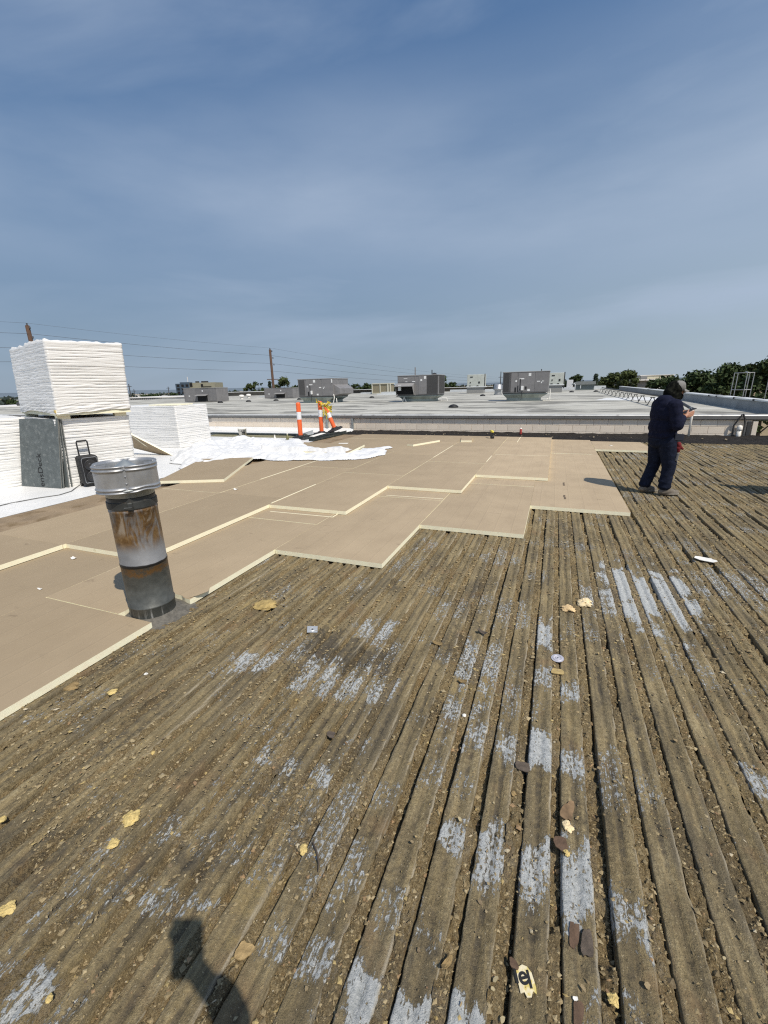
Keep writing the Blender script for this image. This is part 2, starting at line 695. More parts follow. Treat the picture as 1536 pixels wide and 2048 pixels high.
M_FACER = facer_material()
M_FOAM = simple('foam_edge', (.97, .885, .66), .9, var=.05, scale=18, bump=.0015, bscale=180, dirt=(.62, .50, .28), dirt_lo=.60, dirt_hi=.85, dscale=9, spec=.2, geo=True)
M_FOAMY = simple('foam_yellow', (.60, .46, .19), .95, var=.3, scale=60, bump=.006, bscale=120, spec=.15)
M_FELT = simple('tan_felt', (.31, .22, .105), .95, var=.35, scale=40, bump=.004, bscale=120, spec=.15, rnd=.2)
M_RUST = simple('rust', (.120, .074, .046), .9, var=.35, scale=25, bump=.003, bscale=160, dirt=(.10, .07, .05), dscale=20)
M_ROOFFELT = simple('dark_shingle', (.105, .082, .062), .95, var=.35, scale=40, bump=.004, bscale=240)
M_WHITE = simple('white_membrane', (.745, .745, .73), .45, var=.04, scale=1.5, dirt=(.62, .60, .56), dirt_lo=.58, dirt_hi=.78, dscale=1.2, bump=.003, bscale=3, geo=True)
M_PAPER = simple('white_scrap', (.80, .78, .72), .8, var=.08, scale=30)


def wrap_material():
    mt, nt, bs = new_mat('plastic_wrap')
    g = NG(nt)
    O = g.coord('Object')
    c = g.ramp(g.noise(O, 2.5, 5, .6), [(.3, (.76, .75, .715)), (.7, (.82, .81, .785))])
    nt.links.new(c, bs.inputs['Base Color'])
    bs.inputs['Roughness'].default_value = .38
    bs.inputs['Subsurface Weight'].default_value = 0.0
    w = g.noise(g.coord('Object', scale=(.5, .5, 6.0), rot=(.08, .06, 0)), 5, 5, .55, .4)
    nt.links.new(g.bump(w, .4, .025), bs.inputs['Normal'])
    return mt


M_WRAP = wrap_material()
M_TARP = simple('crumpled_sheet', (.75, .75, .74), .42, var=.04, scale=4, bump=.03, bscale=5)
M_STEEL = simple('galvanised', (.40, .405, .41), .42, .62, var=.14, scale=14, stretch=(1, 1, .6), bump=.0012, bscale=30)
M_STEELDULL = simple('dull_galvanised', (.40, .43, .43), .55, .75, var=.2, scale=9)
M_UNIT = simple('unit_grey', (.215, .208, .206), .5, .05, var=.10, scale=2.5, rnd=.06, dirt=(.16, .155, .15), dscale=3)
M_UNITTOP = simple('unit_edge_grey', (.28, .275, .27), .5, .05, var=.1, scale=3)
M_COIL = simple('coil_fins', (.085, .082, .080), .6, .2, var=.25, scale=30, stretch=(6, 6, .3))
M_BLACK = simple('black', (.015, .015, .016), .6, var=.2)
M_DIRTYB = simple('dirty_board', (.265, .195, .120), .85, var=.2, scale=3, bump=.004, bscale=60, dirt=(.17, .115, .055), dirt_lo=.5, dirt_hi=.66, dscale=2.2, geo=True)
M_DARK = simple('dark_void', (.010, .010, .011), .9, var=.2)
M_CURBM = simple('curb_metal', (.27, .31, .29), .5, .5, var=.2, scale=3, dirt=(.42, .44, .42), dscale=2)
M_STICK = simple('sticker_white', (.80, .80, .78), .5, var=.04)
M_CREAMU = simple('weathered_cream_metal', (.50, .52, .47), .55, var=.12, scale=3)
M_TANFIN = simple('tan_fins', (.27, .235, .155), .6, .1, var=.2, scale=20, stretch=(5, 5, .3))
M_BEIGE = simple('beige_metal', (.56, .54, .44), .5, var=.08)
M_TAR = simple('black_tar', (.016, .0135, .012), .75, var=.5, scale=8, bump=.03, bscale=18, dirt=(.065, .055, .045), dirt_lo=.58, dirt_hi=.76, dscale=14, spec=.25, geo=True)
M_BLOCK = simple('painted_block', (.80, .70, .575), .85, var=.07, scale=5, bump=.002, bscale=90, rnd=.035, dirt=(.66, .58, .49), dscale=3)
M_MORTAR = simple('mortar', (.60, .53, .45), .9, var=.1, scale=8)
M_FASCIA = simple('fascia_metal', (.18, .178, .172), .5, .3, var=.12, scale=3, dirt=(.19, .185, .18), dscale=2.4, geo=True)
M_GSTOP = simple('gravel_stop', (.60, .60, .58), .5, .3, var=.15, scale=4, dirt=(.30, .29, .28), dscale=5, geo=True)
M_PARAP = simple('parapet_grey', (.265, .285, .295), .75, var=.12, scale=1.6, dirt=(.19, .205, .215), dscale=1.1, geo=True)
M_COPING = simple('coping', (.66, .68, .68), .5, .1, var=.08, scale=2, geo=True)
M_PVC = simple('white_pvc', (.80, .77, .70), .45, var=.04)
M_PIPE = simple('dark_pipe', (.055, .055, .055), .6, .2, var=.2)
M_WOODP = simple('pole_wood', (.085, .048, .030), .9, var=.3, scale=3, stretch=(4, 4, .3))
M_WIRE = simple('wire', (.07, .075, .085), .6)
M_ORANGE = simple('orange_plastic', (.86, .145, .035), .5, var=.08, scale=5)
M_REFL = simple('white_reflective', (.82, .82, .82), .35, var=.03)
M_RUBBER = simple('black_rubber', (.022, .022, .023), .75, var=.2)
M_FLASH = simple('dark_flashing', (.062, .075, .072), .45, .5, var=.25, scale=6, dirt=(.20, .21, .20), dirt_lo=.55, dirt_hi=.8, dscale=9)
M_BOARDG = simple('grey_coverboard', (.118, .135, .136), .85, var=.16, scale=7, bump=.002, bscale=120, dirt=(.20, .215, .21), dirt_lo=.52, dirt_hi=.72, dscale=14, spec=.25)
M_GYP = simple('gypsum_edge', (.23, .23, .21), .9, var=.1)
M_PRINT = simple('black_print', (.012, .013, .014), .8, var=.1)
M_GRILLE = simple('speaker_grille', (.020, .020, .022), .5, .3, var=.2, scale=60)
M_SPKTRIM = simple('speaker_trim', (.30, .31, .32), .35, .5, var=.05)
M_YELLOW = simple('tool_yellow', (.80, .68, .10), .45, var=.06)
M_RED = simple('red_paint', (.42, .055, .045), .5, var=.2, scale=30)
M_REDBAG = simple('red_cloth', (.16, .011, .014), .85, var=.25, scale=30)
M_NAVY = simple('navy_cloth', (.0115, .0135, .030), .92, var=.3, scale=22, bump=.004, bscale=70, spec=.12)
M_JEANS = simple('dark_denim', (.0125, .0165, .032), .92, var=.35, scale=16, bump=.004, bscale=90, spec=.12)
M_SCARF = simple('black_camo_cloth', (.0075, .008, .0075), .95, var=.4, scale=30, dirt=(.018, .019, .015), dirt_lo=.5, dirt_hi=.56, dscale=22, spec=.02)
M_CAP = simple('grey_cap', (.20, .197, .185), .9, var=.1, scale=20, bump=.002, bscale=120)
M_SKIN = simple('skin', (.40, .20, .125), .6, var=.08, scale=20)
M_BOOT = simple('dusty_boot', (.17, .145, .115), .9, var=.3, scale=14, dirt=(.33, .30, .25), dscale=10)
M_LEAF = [simple('leaves_a', (.044, .066, .024), .8, var=.45, scale=.9, spec=.2, geo=True),
          simple('leaves_b', (.068, .086, .030), .8, var=.4, scale=.9, spec=.2, geo=True),
          simple('leaves_c', (.042, .062, .042), .8, var=.35, scale=.9, spec=.2, geo=True)]
M_TRUNK = simple('bark', (.075, .058, .045), .95, var=.3, scale=4)


def far_roof_material():
    mt, nt, bs = new_mat('weathered_roofing')
    g = NG(nt)
    W = g.coord(geo=True)
    c = g.ramp(g.noise(W, .35, 7, .62), [(.3, (.34, .335, .295)), (.5, (.46, .45, .40)), (.7, (.56, .55, .495))])
    s1 = g.noise(g.coord(geo=True, scale=(.35, 1, 1), rot=(0, 0, .12)), .75, 8, .68, .5)
    c = g.mix(g.rng(s1, .48, .60, 0, .85), c, (.14, .137, .124))
    s2 = g.noise(g.coord(geo=True, scale=(.35, 1, 1), rot=(0, 0, -.1)), 2.3, 7, .66)
    c = g.mix(g.rng(s2, .58, .74, 0, .6), c, (.27, .245, .175))
    s3 = g.noise(g.coord(geo=True, scale=(.3, 1, 1)), 1.1, 8, .68)
    c = g.mix(g.rng(s3, .56, .68, 0, .75), c, (.62, .61, .57))
    nt.links.new(c, bs.inputs['Base Color'])
    bs.inputs['Roughness'].default_value = .85
    bs.inputs['Specular IOR Level'].default_value = .25
    nt.links.new(g.bump(g.noise(W, 30, 4, .6), .5, .01), bs.inputs['Normal'])
    return mt


M_FROOF = far_roof_material()


def ground_material():
    mt, nt, bs = new_mat('dry_ground')
    g = NG(nt)
    W = g.coord(geo=True)
    c = g.ramp(g.noise(W, .09, 8, .65), [(.3, (.17, .125, .060)), (.5, (.26, .195, .105)), (.7, (.21, .185, .10))])
    c = g.mix(g.rng(g.noise(W, 1.4, 6, .65), .5, .7, 0, .6), c, (.36, .25, .14))
    nt.links.new(c, bs.inputs['Base Color'])
    bs.inputs['Roughness'].default_value = .95
    return mt


M_GROUND = ground_material()
M_HILL = simple('far_hills', (.13, .165, .20), .95, var=.1, scale=.002)  # blue-grey of distance haze put into the hill colour


def pipe_material():
    """galvanised pipe with bands of rust, bare zinc and a dark top (object z runs up the pipe)"""
    mt, nt, bs = new_mat('rusty_vent_pipe')
    g = NG(nt)
    O = g.coord('Object')
    sp = nt.nodes.new('ShaderNodeSeparateXYZ')
    nt.links.new(O, sp.inputs[0])
    z = g.math('SUBTRACT', sp.outputs['Z'], .137)
    nv = g.noise(g.coord('Object', scale=(1, 1, .28), rot=(.12, 0, 0)), 9, 7, .66, .9)
    nb = g.noise(O, 16, 6, .65)
    nl = g.noise(O, 5, 5, .6)
    zinc = g.ramp(nl, [(.3, (.20, .202, .205)), (.7, (.32, .322, .325))])
    dull = g.ramp(nb, [(.3, (.066, .070, .064)), (.7, (.125, .130, .120))])
    rust = g.ramp(nb, [(.3, (.075, .040, .016)), (.5, (.17, .095, .034)), (.72, (.31, .20, .09))])
    zz = g.math('ADD', z, g.math('MULTIPLY', g.math('SUBTRACT', nl, .5), .10))
    c = g.mix(g.rng(zz, .325, .345), dull, zinc)
    # wiped rust on the upper half
    up_ = g.math('MULTIPLY', g.rng(zz, .42, .54), 1.0)
    c = g.mix(g.math('MULTIPLY', up_, g.rng(nv, .34, .52)), c, rust)
    c = g.mix(g.math('MULTIPLY', g.rng(zz, .56, .62), g.rng(nv, .52, .62, 0, .55)), c, (.55, .50, .42))
    # darker top and the band under the seam
    c = g.mix(g.rng(g.math('ADD', z, g.math('MULTIPLY', g.math('SUBTRACT', nb, .5), .12)), .80, .83), c, (.050, .052, .050))
    b1 = g.math('MULTIPLY', g.rng(g.math('ADD', zz, g.math('MULTIPLY', g.math('SUBTRACT', nv, .5), .12)), .245, .275), g.rng(zz, .315, .335, 1, 0))
    c = g.mix(g.math('MULTIPLY', b1, g.rng(nb, .40, .56, .15, 1)), c, (.19, .105, .04))
    b2 = g.math('MULTIPLY', g.rng(z, .318, .324), g.rng(g.math('ADD', z, g.math('MULTIPLY', nl, .03)), .355, .36, 1, 0))
    c = g.mix(b2, c, (.018, .016, .014))
    scr = g.noise(g.coord('Object', scale=(3, 3, .5), rot=(.3, .2, 0)), 8, 8, .75)
    c = g.mix(g.rng(scr, .66, .72, 0, .8), c, (.06, .05, .04))
    # drips of pale residue low on the pipe
    dr = g.noise(g.coord('Object', scale=(3, 3, .2)), 10, 6, .7)
    c = g.mix(g.math('MULTIPLY', g.rng(sp.outputs['Z'], .06, .15, 1, 0), g.rng(dr, .5, .64)), c, (.55, .55, .53))
    nt.links.new(c, bs.inputs['Base Color'])
    bs.inputs['Roughness'].default_value = .48
    bs.inputs['Metallic'].default_value = .35
    nt.links.new(g.bump(nb, .4, .004), bs.inputs['Normal'])
    return mt


M_VENT = pipe_material()
# ------------------------------------------------------------------ the stripped deck
# scraps of paint, yellow dust and dark residue on the deck: x, y, half width, half length, weight
PAINT = [(0.85, 3.76, 0.32, 0.56, 1.0), (1.55, 4.19, 0.29, 0.4, 0.55), (0.42, 3.5, 0.1, 0.35, 0.6), (-1.13, 1.91, 0.22, 0.18, 0.95), (-1.69, 1.89, 0.16, 0.1, 0.7), (-1.11, 2.45, 
0.17, 0.15, 0.6), (-0.8, 1.89, 0.07, 0.15, 0.7), (-1.32, 1.46, 0.2, 0.08, 0.5), (-1.09, 1.28, 0.12, 0.06, 0.85), (-0.86, 1.29, 0.05, 0.05, 0.7), (-0.64, 2.97, 0.11, 0.17, 0.5), 
(-0.19, 3.06, 0.16, 0.27, 0.5), (-0.31, 2.38, 0.13, 0.25, 0.65), (0.05, 2.85, 0.06, 0.2, 0.9), (0.07, 2.35, 0.07, 0.1, 0.6), (0.22, 2.28, 0.06, 0.11, 0.65), (-0.33, 1.92, 0.1, 
0.09, 0.6), (-0.21, 1.79, 0.09, 0.12, 0.65), (-0.08, 1.76, 0.07, 0.14, 0.65), (0.07, 1.79, 0.06, 0.13, 0.9), (0.2, 1.75, 0.05, 0.06, 0.7), (-0.23, 1.24, 0.07, 0.07, 0.75), (-0.07, 
1.22, 0.06, 0.12, 0.85), (0.07, 1.24, 0.06, 0.12, 0.9), (0.22, 1.24, 0.06, 0.15, 0.9), (0.37, 1.16, 0.06, 0.09, 0.7), (-0.36, 0.92, 0.05, 0.07, 0.5), (-0.37, 0.7, 0.05, 0.07, 
0.9), (-0.24, 0.71, 0.05, 0.04, 0.85), (-0.11, 0.75, 0.05, 0.03, 0.9), (-0.66, 0.72, 0.05, 0.05, 0.45), (-0.54, 0.7, 0.05, 0.06, 0.6), (-1.29, 0.86, 0.06, 0.05, 0.65), (-1.17, 
0.86, 0.06, 0.03, 0.6), (-1.01, 0.89, 0.06, 0.04, 0.6), (-1.45, 0.64, 0.05, 0.02, 0.5), (-1.32, 0.65, 0.06, 0.03, 0.6), (-1.15, 0.66, 0.07, 0.04, 0.75), (-0.99, 0.7, 0.06, 0.05, 
0.75), (-1.3, 0.35, 0.07, 0.03, 0.95), (-1.44, 0.35, 0.05, 0.03, 0.6), (-1.19, 0.37, 0.05, 0.01, 0.5), (-1.26, 3.7, 0.14, 0.27, 0.4), (0.97, 1.91, 0.07, 0.11, 0.7), (-0.13, 3.8, 
0.05, 0.11, 0.35), (0.84, 4.55, 0.16, 0.21, 0.4), (-1.41, 1.4, 0.06, 0.04, 0.5), (-1.36, 0.56, 0.05, 0.02, 0.35), (0.87, 2.33, 0.07, 0.11, 0.3), (-1.69, 1.6, 0.07, 0.07, 0.3), 
(1.34, 3.24, 0.13, 0.18, 0.3), (-0.45, 0.66, 0.05, 0.04, 0.4), (-0.25, 0.89, 0.05, 0.04, 0.35), (-1.94, 3.2, 0.18, 0.2, 0.25), (0.72, 2.6, 0.06, 0.1, 0.35), (-1.26, 11.59, 0.25, 
0.91, 0.3)]
DUST = [(-2.1, 2.56, 0.16, 0.12, 1.0), (-0.85, 0.81, 0.06, 0.1, 0.8), (-0.31, 2.12, 0.14, 0.13, 0.8), (0.16, 2.41, 0.07, 0.09, 0.6), (0.56, 1.35, 0.05, 0.07, 0.5), (-2.1, 1.43, 
0.13, 0.05, 0.5), (-0.98, 1.4, 0.05, 0.05, 0.5), (-0.37, 1.37, 0.08, 0.07, 0.4), (-0.81, 0.65, 0.05, 0.04, 0.6), (-0.18, 0.76, 0.04, 0.05, 0.5), (0.17, 1.92, 0.06, 0.1, 0.4), 
(-1.72, 0.76, 0.1, 0.06, 0.4), (0.41, 1.62, 0.1, 0.11, 0.35), (-0.76, 1.58, 0.07, 0.09, 0.4), (-0.48, 0.71, 0.04, 0.06, 0.35)]
DARK = [(-1.15, 2.17, 0.33, 0.19, 0.9), (-1.13, 0.79, 0.11, 0.05, 0.7), (0.26, 1.53, 0.05, 0.14, 0.5), (-0.42, 1.01, 0.07, 0.05, 0.5), (-0.13, 2.23, 0.07, 0.16, 0.4), (0.58, 2.06, 
0.09, 0.18, 0.5), (-0.82, 1.05, 0.08, 0.08, 0.6), (-1.4, 0.94, 0.08, 0.05, 0.4), (-0.54, 1.1, 0.08, 0.07, 0.5), (-1.17, 0.52, 0.05, 0.03, 0.4), (0.25, 0.99, 0.04, 0.06, 0.6), 
(0.08, 1.05, 0.05, 0.07, 0.5), (-1.08, 1.14, 0.08, 0.04, 0.4)]


def soft_boxes(x, y, lst, seed):
    out = np.zeros(np.broadcast(x, y).shape)
    wob = (fbm(x * 16, y * 9, 4, seed) - .5) * 1.9
    for cx, cy, hx, hy, w in lst:
        hx, hy = max(hx, .070) * 1.1, max(hy, .055) * 1.1
        a = np.clip((1.25 + wob * .4 - np.abs(x - cx) / hx) / .55, 0, 1)
        b = np.clip((1.25 + wob - np.abs(y - cy) / hy) / .7, 0, 1)
        out = np.maximum(out, w * a * b)
    return out


def deck_masks(x, y, edge):
    x, y = np.broadcast_arrays(x, y)
    paint = soft_boxes(x, y, PAINT, 3) * (1 + .12 * sstep(-.35, -.8, x))
    paint = np.maximum(paint, (.45 + .08 * sstep(-.1, -.7, x)) * sstep(.56, .70, fbm(x * 3.3 + 7, y * 3.4, 4, 91)))
    dust = soft_boxes(x, y, DUST, 5)
    dust = np.maximum(dust, .5 * sstep(.62, .74, fbm(x * 3.1, y * 2.1, 4, 55)))
    dark = soft_boxes(x, y, DARK, 8)
    dark = np.maximum(dark, .6 * sstep(.58, .72, fbm(x * 4.1, y * 1.6, 4, 77)))
    return np.stack([paint, dust, dark, np.broadcast_to(edge, x.shape)], -1)


PITCH, RIB_X0 = 0.1525, -0.138


def cover(x, y):
    """how far debris has buried the ribs, 0..1"""
    c = fbm(x * 1.7 + 3, y * 1.1, 4, 21)
    left = sstep(-.35, -1.3, x) * .22 * sstep(5.5, 2.5, y)
    c2 = fbm(x * 6, y * 4.5, 3, 33)
    return sstep(.52, .78, c * .72 + c2 * .28 + left)


def y_steps(y0, y1, a, b):
    ys = [y0]
    while ys[-1] < y1:
        ys.append(ys[-1] + a + b * max(ys[-1], .3))
    ys[-1] = y1
    return np.array(ys)


def rib_end(x):
    """y where boards begin to hide a rib (its far end when no boards lie on it)"""
    for xr, ye in ((-2.69, 2.9), (-1.46, 3.9), (-.22, 5.2), (1.02, 6.5)):
        if x < xr:
            return ye
    return 13.98


def near_y(x):
    """the deck is modelled a good step beyond the foot of the picture"""
    if x < 0:
        return max(-.6, -.05 + .0 * x)
    return max(-.2, 1.05 * (x - 1.6))


def fill_height(X, Y, k, t):
    '''top of the crumbled stuff left in flute k; t runs 0..1 across the flute'''
    cv = cover(X, Y)
    lvl = -.0055 + .012 * (fbm(X * 3, Y * 2.2, 3, 71) - .5)
    gapw = .20 + .30 * fbm(Y * 2.1, Y * 0 + k * 3.1, 3, 23)
    gap = sstep(1 - gapw, .985, t) * (.042 * sstep(.25, .6, fbm(Y * 1.9, Y * 0 + k, 2, 29)) + .008) * (1 - .8 * cv)
    gran = (fbm(X * 70, Y * 58, 4, 47, .75) - .5) * .022 + (fbm(X * 32, Y * 22, 2, 48) - .5) * .014
    gran = gran + (sstep(.40, .62, vnoise(X * 85, Y * 62, 81)) - .5) * .009 + (sstep(.5, .7, vnoise(X * 48, Y * 34, 83)) - .3) * .007
    leftish = sstep(-.4, -1.4, X)
    vd = fbm(Y * 1.5 + k * 3.7, Y * 0 + k * 1.9, 3, 87)
    void = sstep(.58 - .15 * leftish, .64 - .15 * leftish, vd + .10 * (fbm(X * 20, Y * 12, 2, 88) - .5))
    rim = .012 * np.exp(-((t - .04) / .07) ** 2) * fbm(Y * 3, Y * 0 + k * 2.3, 2, 90)
    return lvl * (1 - cv) + cv * .0045 + gran * (.9 + .2 * cv) - gap - rim * (1 - cv) - void * (.026 + .010 * fbm(X * 30, Y * 18, 2, 91))


roof_deck = empty('roof_deck')
tag(roof_deck, kind='structure')

RIB_U = np.array([-.005, -.003, -.0008, .003, .010, .022, .034, .042, .050, .058, .066, .078, .090, .0965, .100, .103, .105])
RIB_Z = np.array([-.050, -.022, -.0045, -.0004, 0, 0, -.0002, -.0068, -.0085, -.0068, -.0004, 0, 0, -.0008, -.005, -.026, -.050])
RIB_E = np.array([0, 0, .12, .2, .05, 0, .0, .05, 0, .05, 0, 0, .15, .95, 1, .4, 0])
n_rib = 0
k0 = int(math.floor((-2.95 - RIB_X0) / PITCH))
k1 = int(math.ceil((7.4 - RIB_X0) / PITCH))
fill_v, fill_f, fill_m, fill_n = [], [], [], 0
for k in range(k0, k1 + 1):
    xk = RIB_X0 + PITCH * k
    ya, yb = near_y(xk), rib_end(xk + .165)
    if xk > 1.0 and yb > 12:
        ya = max(ya, -.2)
    wob = random.uniform(-.004, .004)
    # --- the rib
    ys = y_steps(ya, yb, .007, .0042)
    Y = ys[:, None]
    U = RIB_U[None, :] + (fbm(ys * 1.3, ys * 0 + k, 3, 5)[:, None] - .5) * .008 + wob
    X = xk + U
    X = X + (fbm(X * 42, Y * 30, 3, 97) - .5) * .0075 * (RIB_E > .1)[None, :]
    cv = cover(X, Y)
    top = (np.abs(RIB_Z) < .006)[None, :]
    chip = sstep(.60, .80, fbm(X * 30, Y * 9, 3, 41)) * np.array(RIB_E)[None, :] * .012
    zl = (fbm(Y * .8, Y * 0 + k * .73, 3, 11) - .5) * .005
    Z = RIB_Z[None, :] + zl + top * (cv * (.001 + .015 * (fbm(X * 50, Y * 34, 4, 61, .65) - .15)) + .0034 * (fbm(X * 70, Y * 40, 3, 13) - .5)) - chip
    nz_ = len(ys)
    V = np.stack([X, np.broadcast_to(Y, X.shape), Z], -1).reshape(-1, 3)
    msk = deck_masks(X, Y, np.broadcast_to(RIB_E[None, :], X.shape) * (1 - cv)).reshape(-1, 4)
    msk[:, 0] *= (1 - .35 * cv.reshape(-1))
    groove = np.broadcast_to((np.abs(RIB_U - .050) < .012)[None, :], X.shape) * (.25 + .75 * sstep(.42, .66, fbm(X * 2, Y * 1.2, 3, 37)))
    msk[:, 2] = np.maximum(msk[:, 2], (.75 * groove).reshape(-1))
    msk[:, 1] = np.maximum(msk[:, 1], .30 * cv.reshape(-1))
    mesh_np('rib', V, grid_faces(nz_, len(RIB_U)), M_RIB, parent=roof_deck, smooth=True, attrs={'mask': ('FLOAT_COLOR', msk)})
    n_rib += 1
    # --- crumbled insulation left in the flute to the right of it
    near = abs(xk) < 2.2
    ysf = y_steps(ya, yb, .0048 if near else .009, .0032)
    u = np.linspace(.0965, PITCH + .004, 11)
    Y = ysf[:, None]
    X = xk + u[None, :] + (fbm(ysf * 2.3, ysf * 0 + k * 1.7, 3, 19)[:, None] - .5) * .006
    t = (u - u[0]) / (u[-1] - u[0])
    Z = fill_height(X, Y, k, np.broadcast_to(t[None, :], X.shape))
    V = np.stack([X, np.broadcast_to(Y, X.shape), Z], -1).reshape(-1, 3)
    mk = deck_masks(X, Y, np.zeros(X.shape)).reshape(-1, 4)
    fill_v.append(V)
    fill_f.append(grid_faces(len(ysf), len(u), fill_n))
    fill_m.append(mk)
    fill_n += len(V)
fo = mesh_np('crumbled_fill', np.concatenate(fill_v), np.concatenate(fill_f), M_FILL, parent=roof_deck, smooth=True,
             attrs={'mask': ('FLOAT_COLOR', np.concatenate(fill_m))})
fo['kind'] = 'stuff'
# the deck under and beyond the modelled ribs
mb = MB()
mb.box((-7.5, 7.0, -.155), (34, 15.6, .2))
deck_pan = mb.build('deck_pan', M_FILL, roof_deck)
# strip of old roofing left bare between the boards and the membrane
xs, ysb = np.linspace(-7.2, -6.1, 40), np.linspace(-1.5, 14.0, 420)
Xg, Yg = np.meshgrid(xs, ysb)
Zg = .046 + (fbm(Xg * 9, Yg * 9, 4, 15) - .5) * .010
mesh_np('bare_roofing', np.stack([Xg, Yg, Zg], -1).reshape(-1, 3), grid_faces(420, 40), M_DIRTYB, parent=roof_deck, smooth=True,
        attrs={'mask': ('FLOAT_COLOR', np.stack([Xg * 0, Xg * 0 + .6 * (fbm(Xg * 3, Yg * 2, 3, 2)), Xg * 0 + .3, Xg * 0], -1).reshape(-1, 4))})

# loose crumbs lying over ribs and flutes
NCR = 165000
d = np.random.power(1.15, NCR) * 6.2 + .25
lat = np.random.uniform(-1, 1, NCR)
cx_ = -d * .37 + lat * (d * 1.02 + .25)
cy_ = d * .93 + lat * .37 * d
ok = (cx_ > -2.9) & (cx_ < 5.5) & (cy_ > .0) & ~((cx_ < -2.6) & (cy_ > 1.9)) & ~((cx_ < -1.4) & (cy_ > 3.45)) & ~((cx_ < -.2) & (cy_ > 4.72)) & ~((cx_ < 1.05) & (cy_ > 6.0))
cx_, cy_ = cx_[ok], cy_[ok]
ph = ((cx_ - RIB_X0) / PITCH) % 1.0
clump = fbm(cx_ * 2.2, cy_ * 1.8, 3, 66)
keep = np.random.rand(len(cx_)) < np.where(ph > .66, 1.0, .05 + .40 * sstep(.48, .70, clump) + .35 * cover(cx_, cy_))
cx_, cy_, ph = cx_[keep], cy_[keep], ph[keep]
n = len(cx_)
sz = .0018 + .0060 * np.random.rand(n) ** 2.6 + (np.random.rand(n) < .004) * np.random.rand(n) * .006
sz = np.where(ph > .66, sz * 1.12, sz * .85)
sz *= (.75 + .14 * np.hypot(cx_, cy_))
kk_ = np.floor((cx_ - RIB_X0) / PITCH)
tt_ = np.clip((ph * PITCH - .0965) / (PITCH + .004 - .0965), 0, 1)
zc_ = np.where(ph > .645, fill_height(cx_, cy_, kk_, tt_), .0005 + cover(cx_, cy_) * .008)
octv = np.array([(1, 0, -.35), (-1, 0, -.35), (0, 1, -.35), (0, -1, -.35), (0, 0, 1)], dtype=float)
octf = np.array([(0, 2, 4), (2, 1, 4), (1, 3, 4), (3, 0, 4)])
ang = np.random.rand(n) * 2 * PI
jit = np.random.uniform(.55, 1.4, (n, 5, 1))
V = octv[None] * jit * sz[:, None, None] * np.random.uniform(.45, 1.9, (n, 1, 3))
V[:, :, 2] *= .42
Vx = V[:, :, 0] * np.cos(ang)[:, None] - V[:, :, 1] * np.sin(ang)[:, None]
Vy = V[:, :, 0] * np.sin(ang)[:, None] + V[:, :, 1] * np.cos(ang)[:, None]
V = np.stack([Vx + cx_[:, None], Vy + cy_[:, None], V[:, :, 2] + zc_[:, None] + sz[:, None] * .2], -1).reshape(-1, 3)
pal = np.array([(.24, .185, .10), (.33, .255, .14), (.42, .34, .20), (.16, .12, .066), (.10, .075, .046), (.46, .35, .15), (.58, .51, .37), (.32, .20, .105)])
pi_ = np.random.choice(len(pal), n, p=[.25, .24, .17, .15, .08, .05, .02, .04])
colr = np.ones((n, 4))
colr[:, :3] = pal[pi_] * np.random.uniform(.75, 1.25, (n, 1))
cr = mesh_np('crumbled_insulation', V, (octf[None] + (np.arange(n) * 5)[:, None, None]).reshape(-1, 3), M_CRUMB,
             attrs={'tone': ('FLOAT_COLOR', np.repeat(colr, 5, 0))})
tag(cr, 'brown crumbs of old insulation strewn over the ribs of the stripped deck', 'debris', kind='stuff')

# thin dark and tan flakes of torn roofing felt
NFL = 520
fv, ff, fc = [], [], []
for i in range(NFL):
    dd = random.random() ** .8 * 5.5 + .4
    la = random.uniform(-1, 1)
    x, y = -dd * .37 + la * (dd * 1.0 + .2), dd * .93 + la * .37 * dd
    if x < -2.5 or y < .1 or (x < -1.3 and y > 3.3) or (x < -.1 and y > 4.6) or (x < 1.1 and y > 5.9):
        continue
    r = random.uniform(.003, .010) * (.8 + .15 * dd)
    nn = random.randint(5, 7)
    b = len(fv)
    tilt = random.uniform(-.5, .5), random.uniform(-.5, .5)
    a0 = random.random() * 6.28
    st = random.uniform(.35, 1)
    pts = []
    for q in range(nn):
        a = 2 * PI * q / nn
        rr = r * random.uniform(.6, 1.25)
        px, py = rr * math.cos(a), rr * math.sin(a) * st
        px, py = px * math.cos(a0) - py * math.sin(a0), px * math.sin(a0) + py * math.cos(a0)
        pts.append((px, py, px * tilt[0] + py * tilt[1]))
    z0 = .006 + r * .4
    for p in pts:
        fv.append((x + p[0], y + p[1], z0 + p[2]))
    for p in pts:
        fv.append((x + p[0], y + p[1], z0 + p[2] - .0025))
    c_ = random.choice([(.30, .22, .12), (.40, .30, .15), (.16, .12, .08), (.24, .14, .08), (.50, .42, .25), (.34, .26, .15)])
    fc += [(*c_, 1)] * (2 * nn)
    for q in range(1, nn - 1):
        ff.append((b, b + q, b + q + 1))
        ff.append((b + nn, b + nn + q + 1, b + nn + q))
    for q in range(nn):
        w = (q + 1) % nn
        ff.append((b + q, b + nn + q, b + nn + w))
        ff.append((b + q, b + nn + w, b + w))
fl = mesh_np('felt_flakes', fv, ff, M_CRUMB, attrs={'tone': ('FLOAT_COLOR', fc)})
tag(fl, 'small torn flakes of tan and brown roofing felt scattered over the deck', 'debris', kind='stuff')

# ------------------------------------------------------------------ insulation boards laid in two layers
layer_low = tag(empty('insulation_layer'), kind='structure')
layer_top = tag(empty('insulation_layer'), kind='structure')


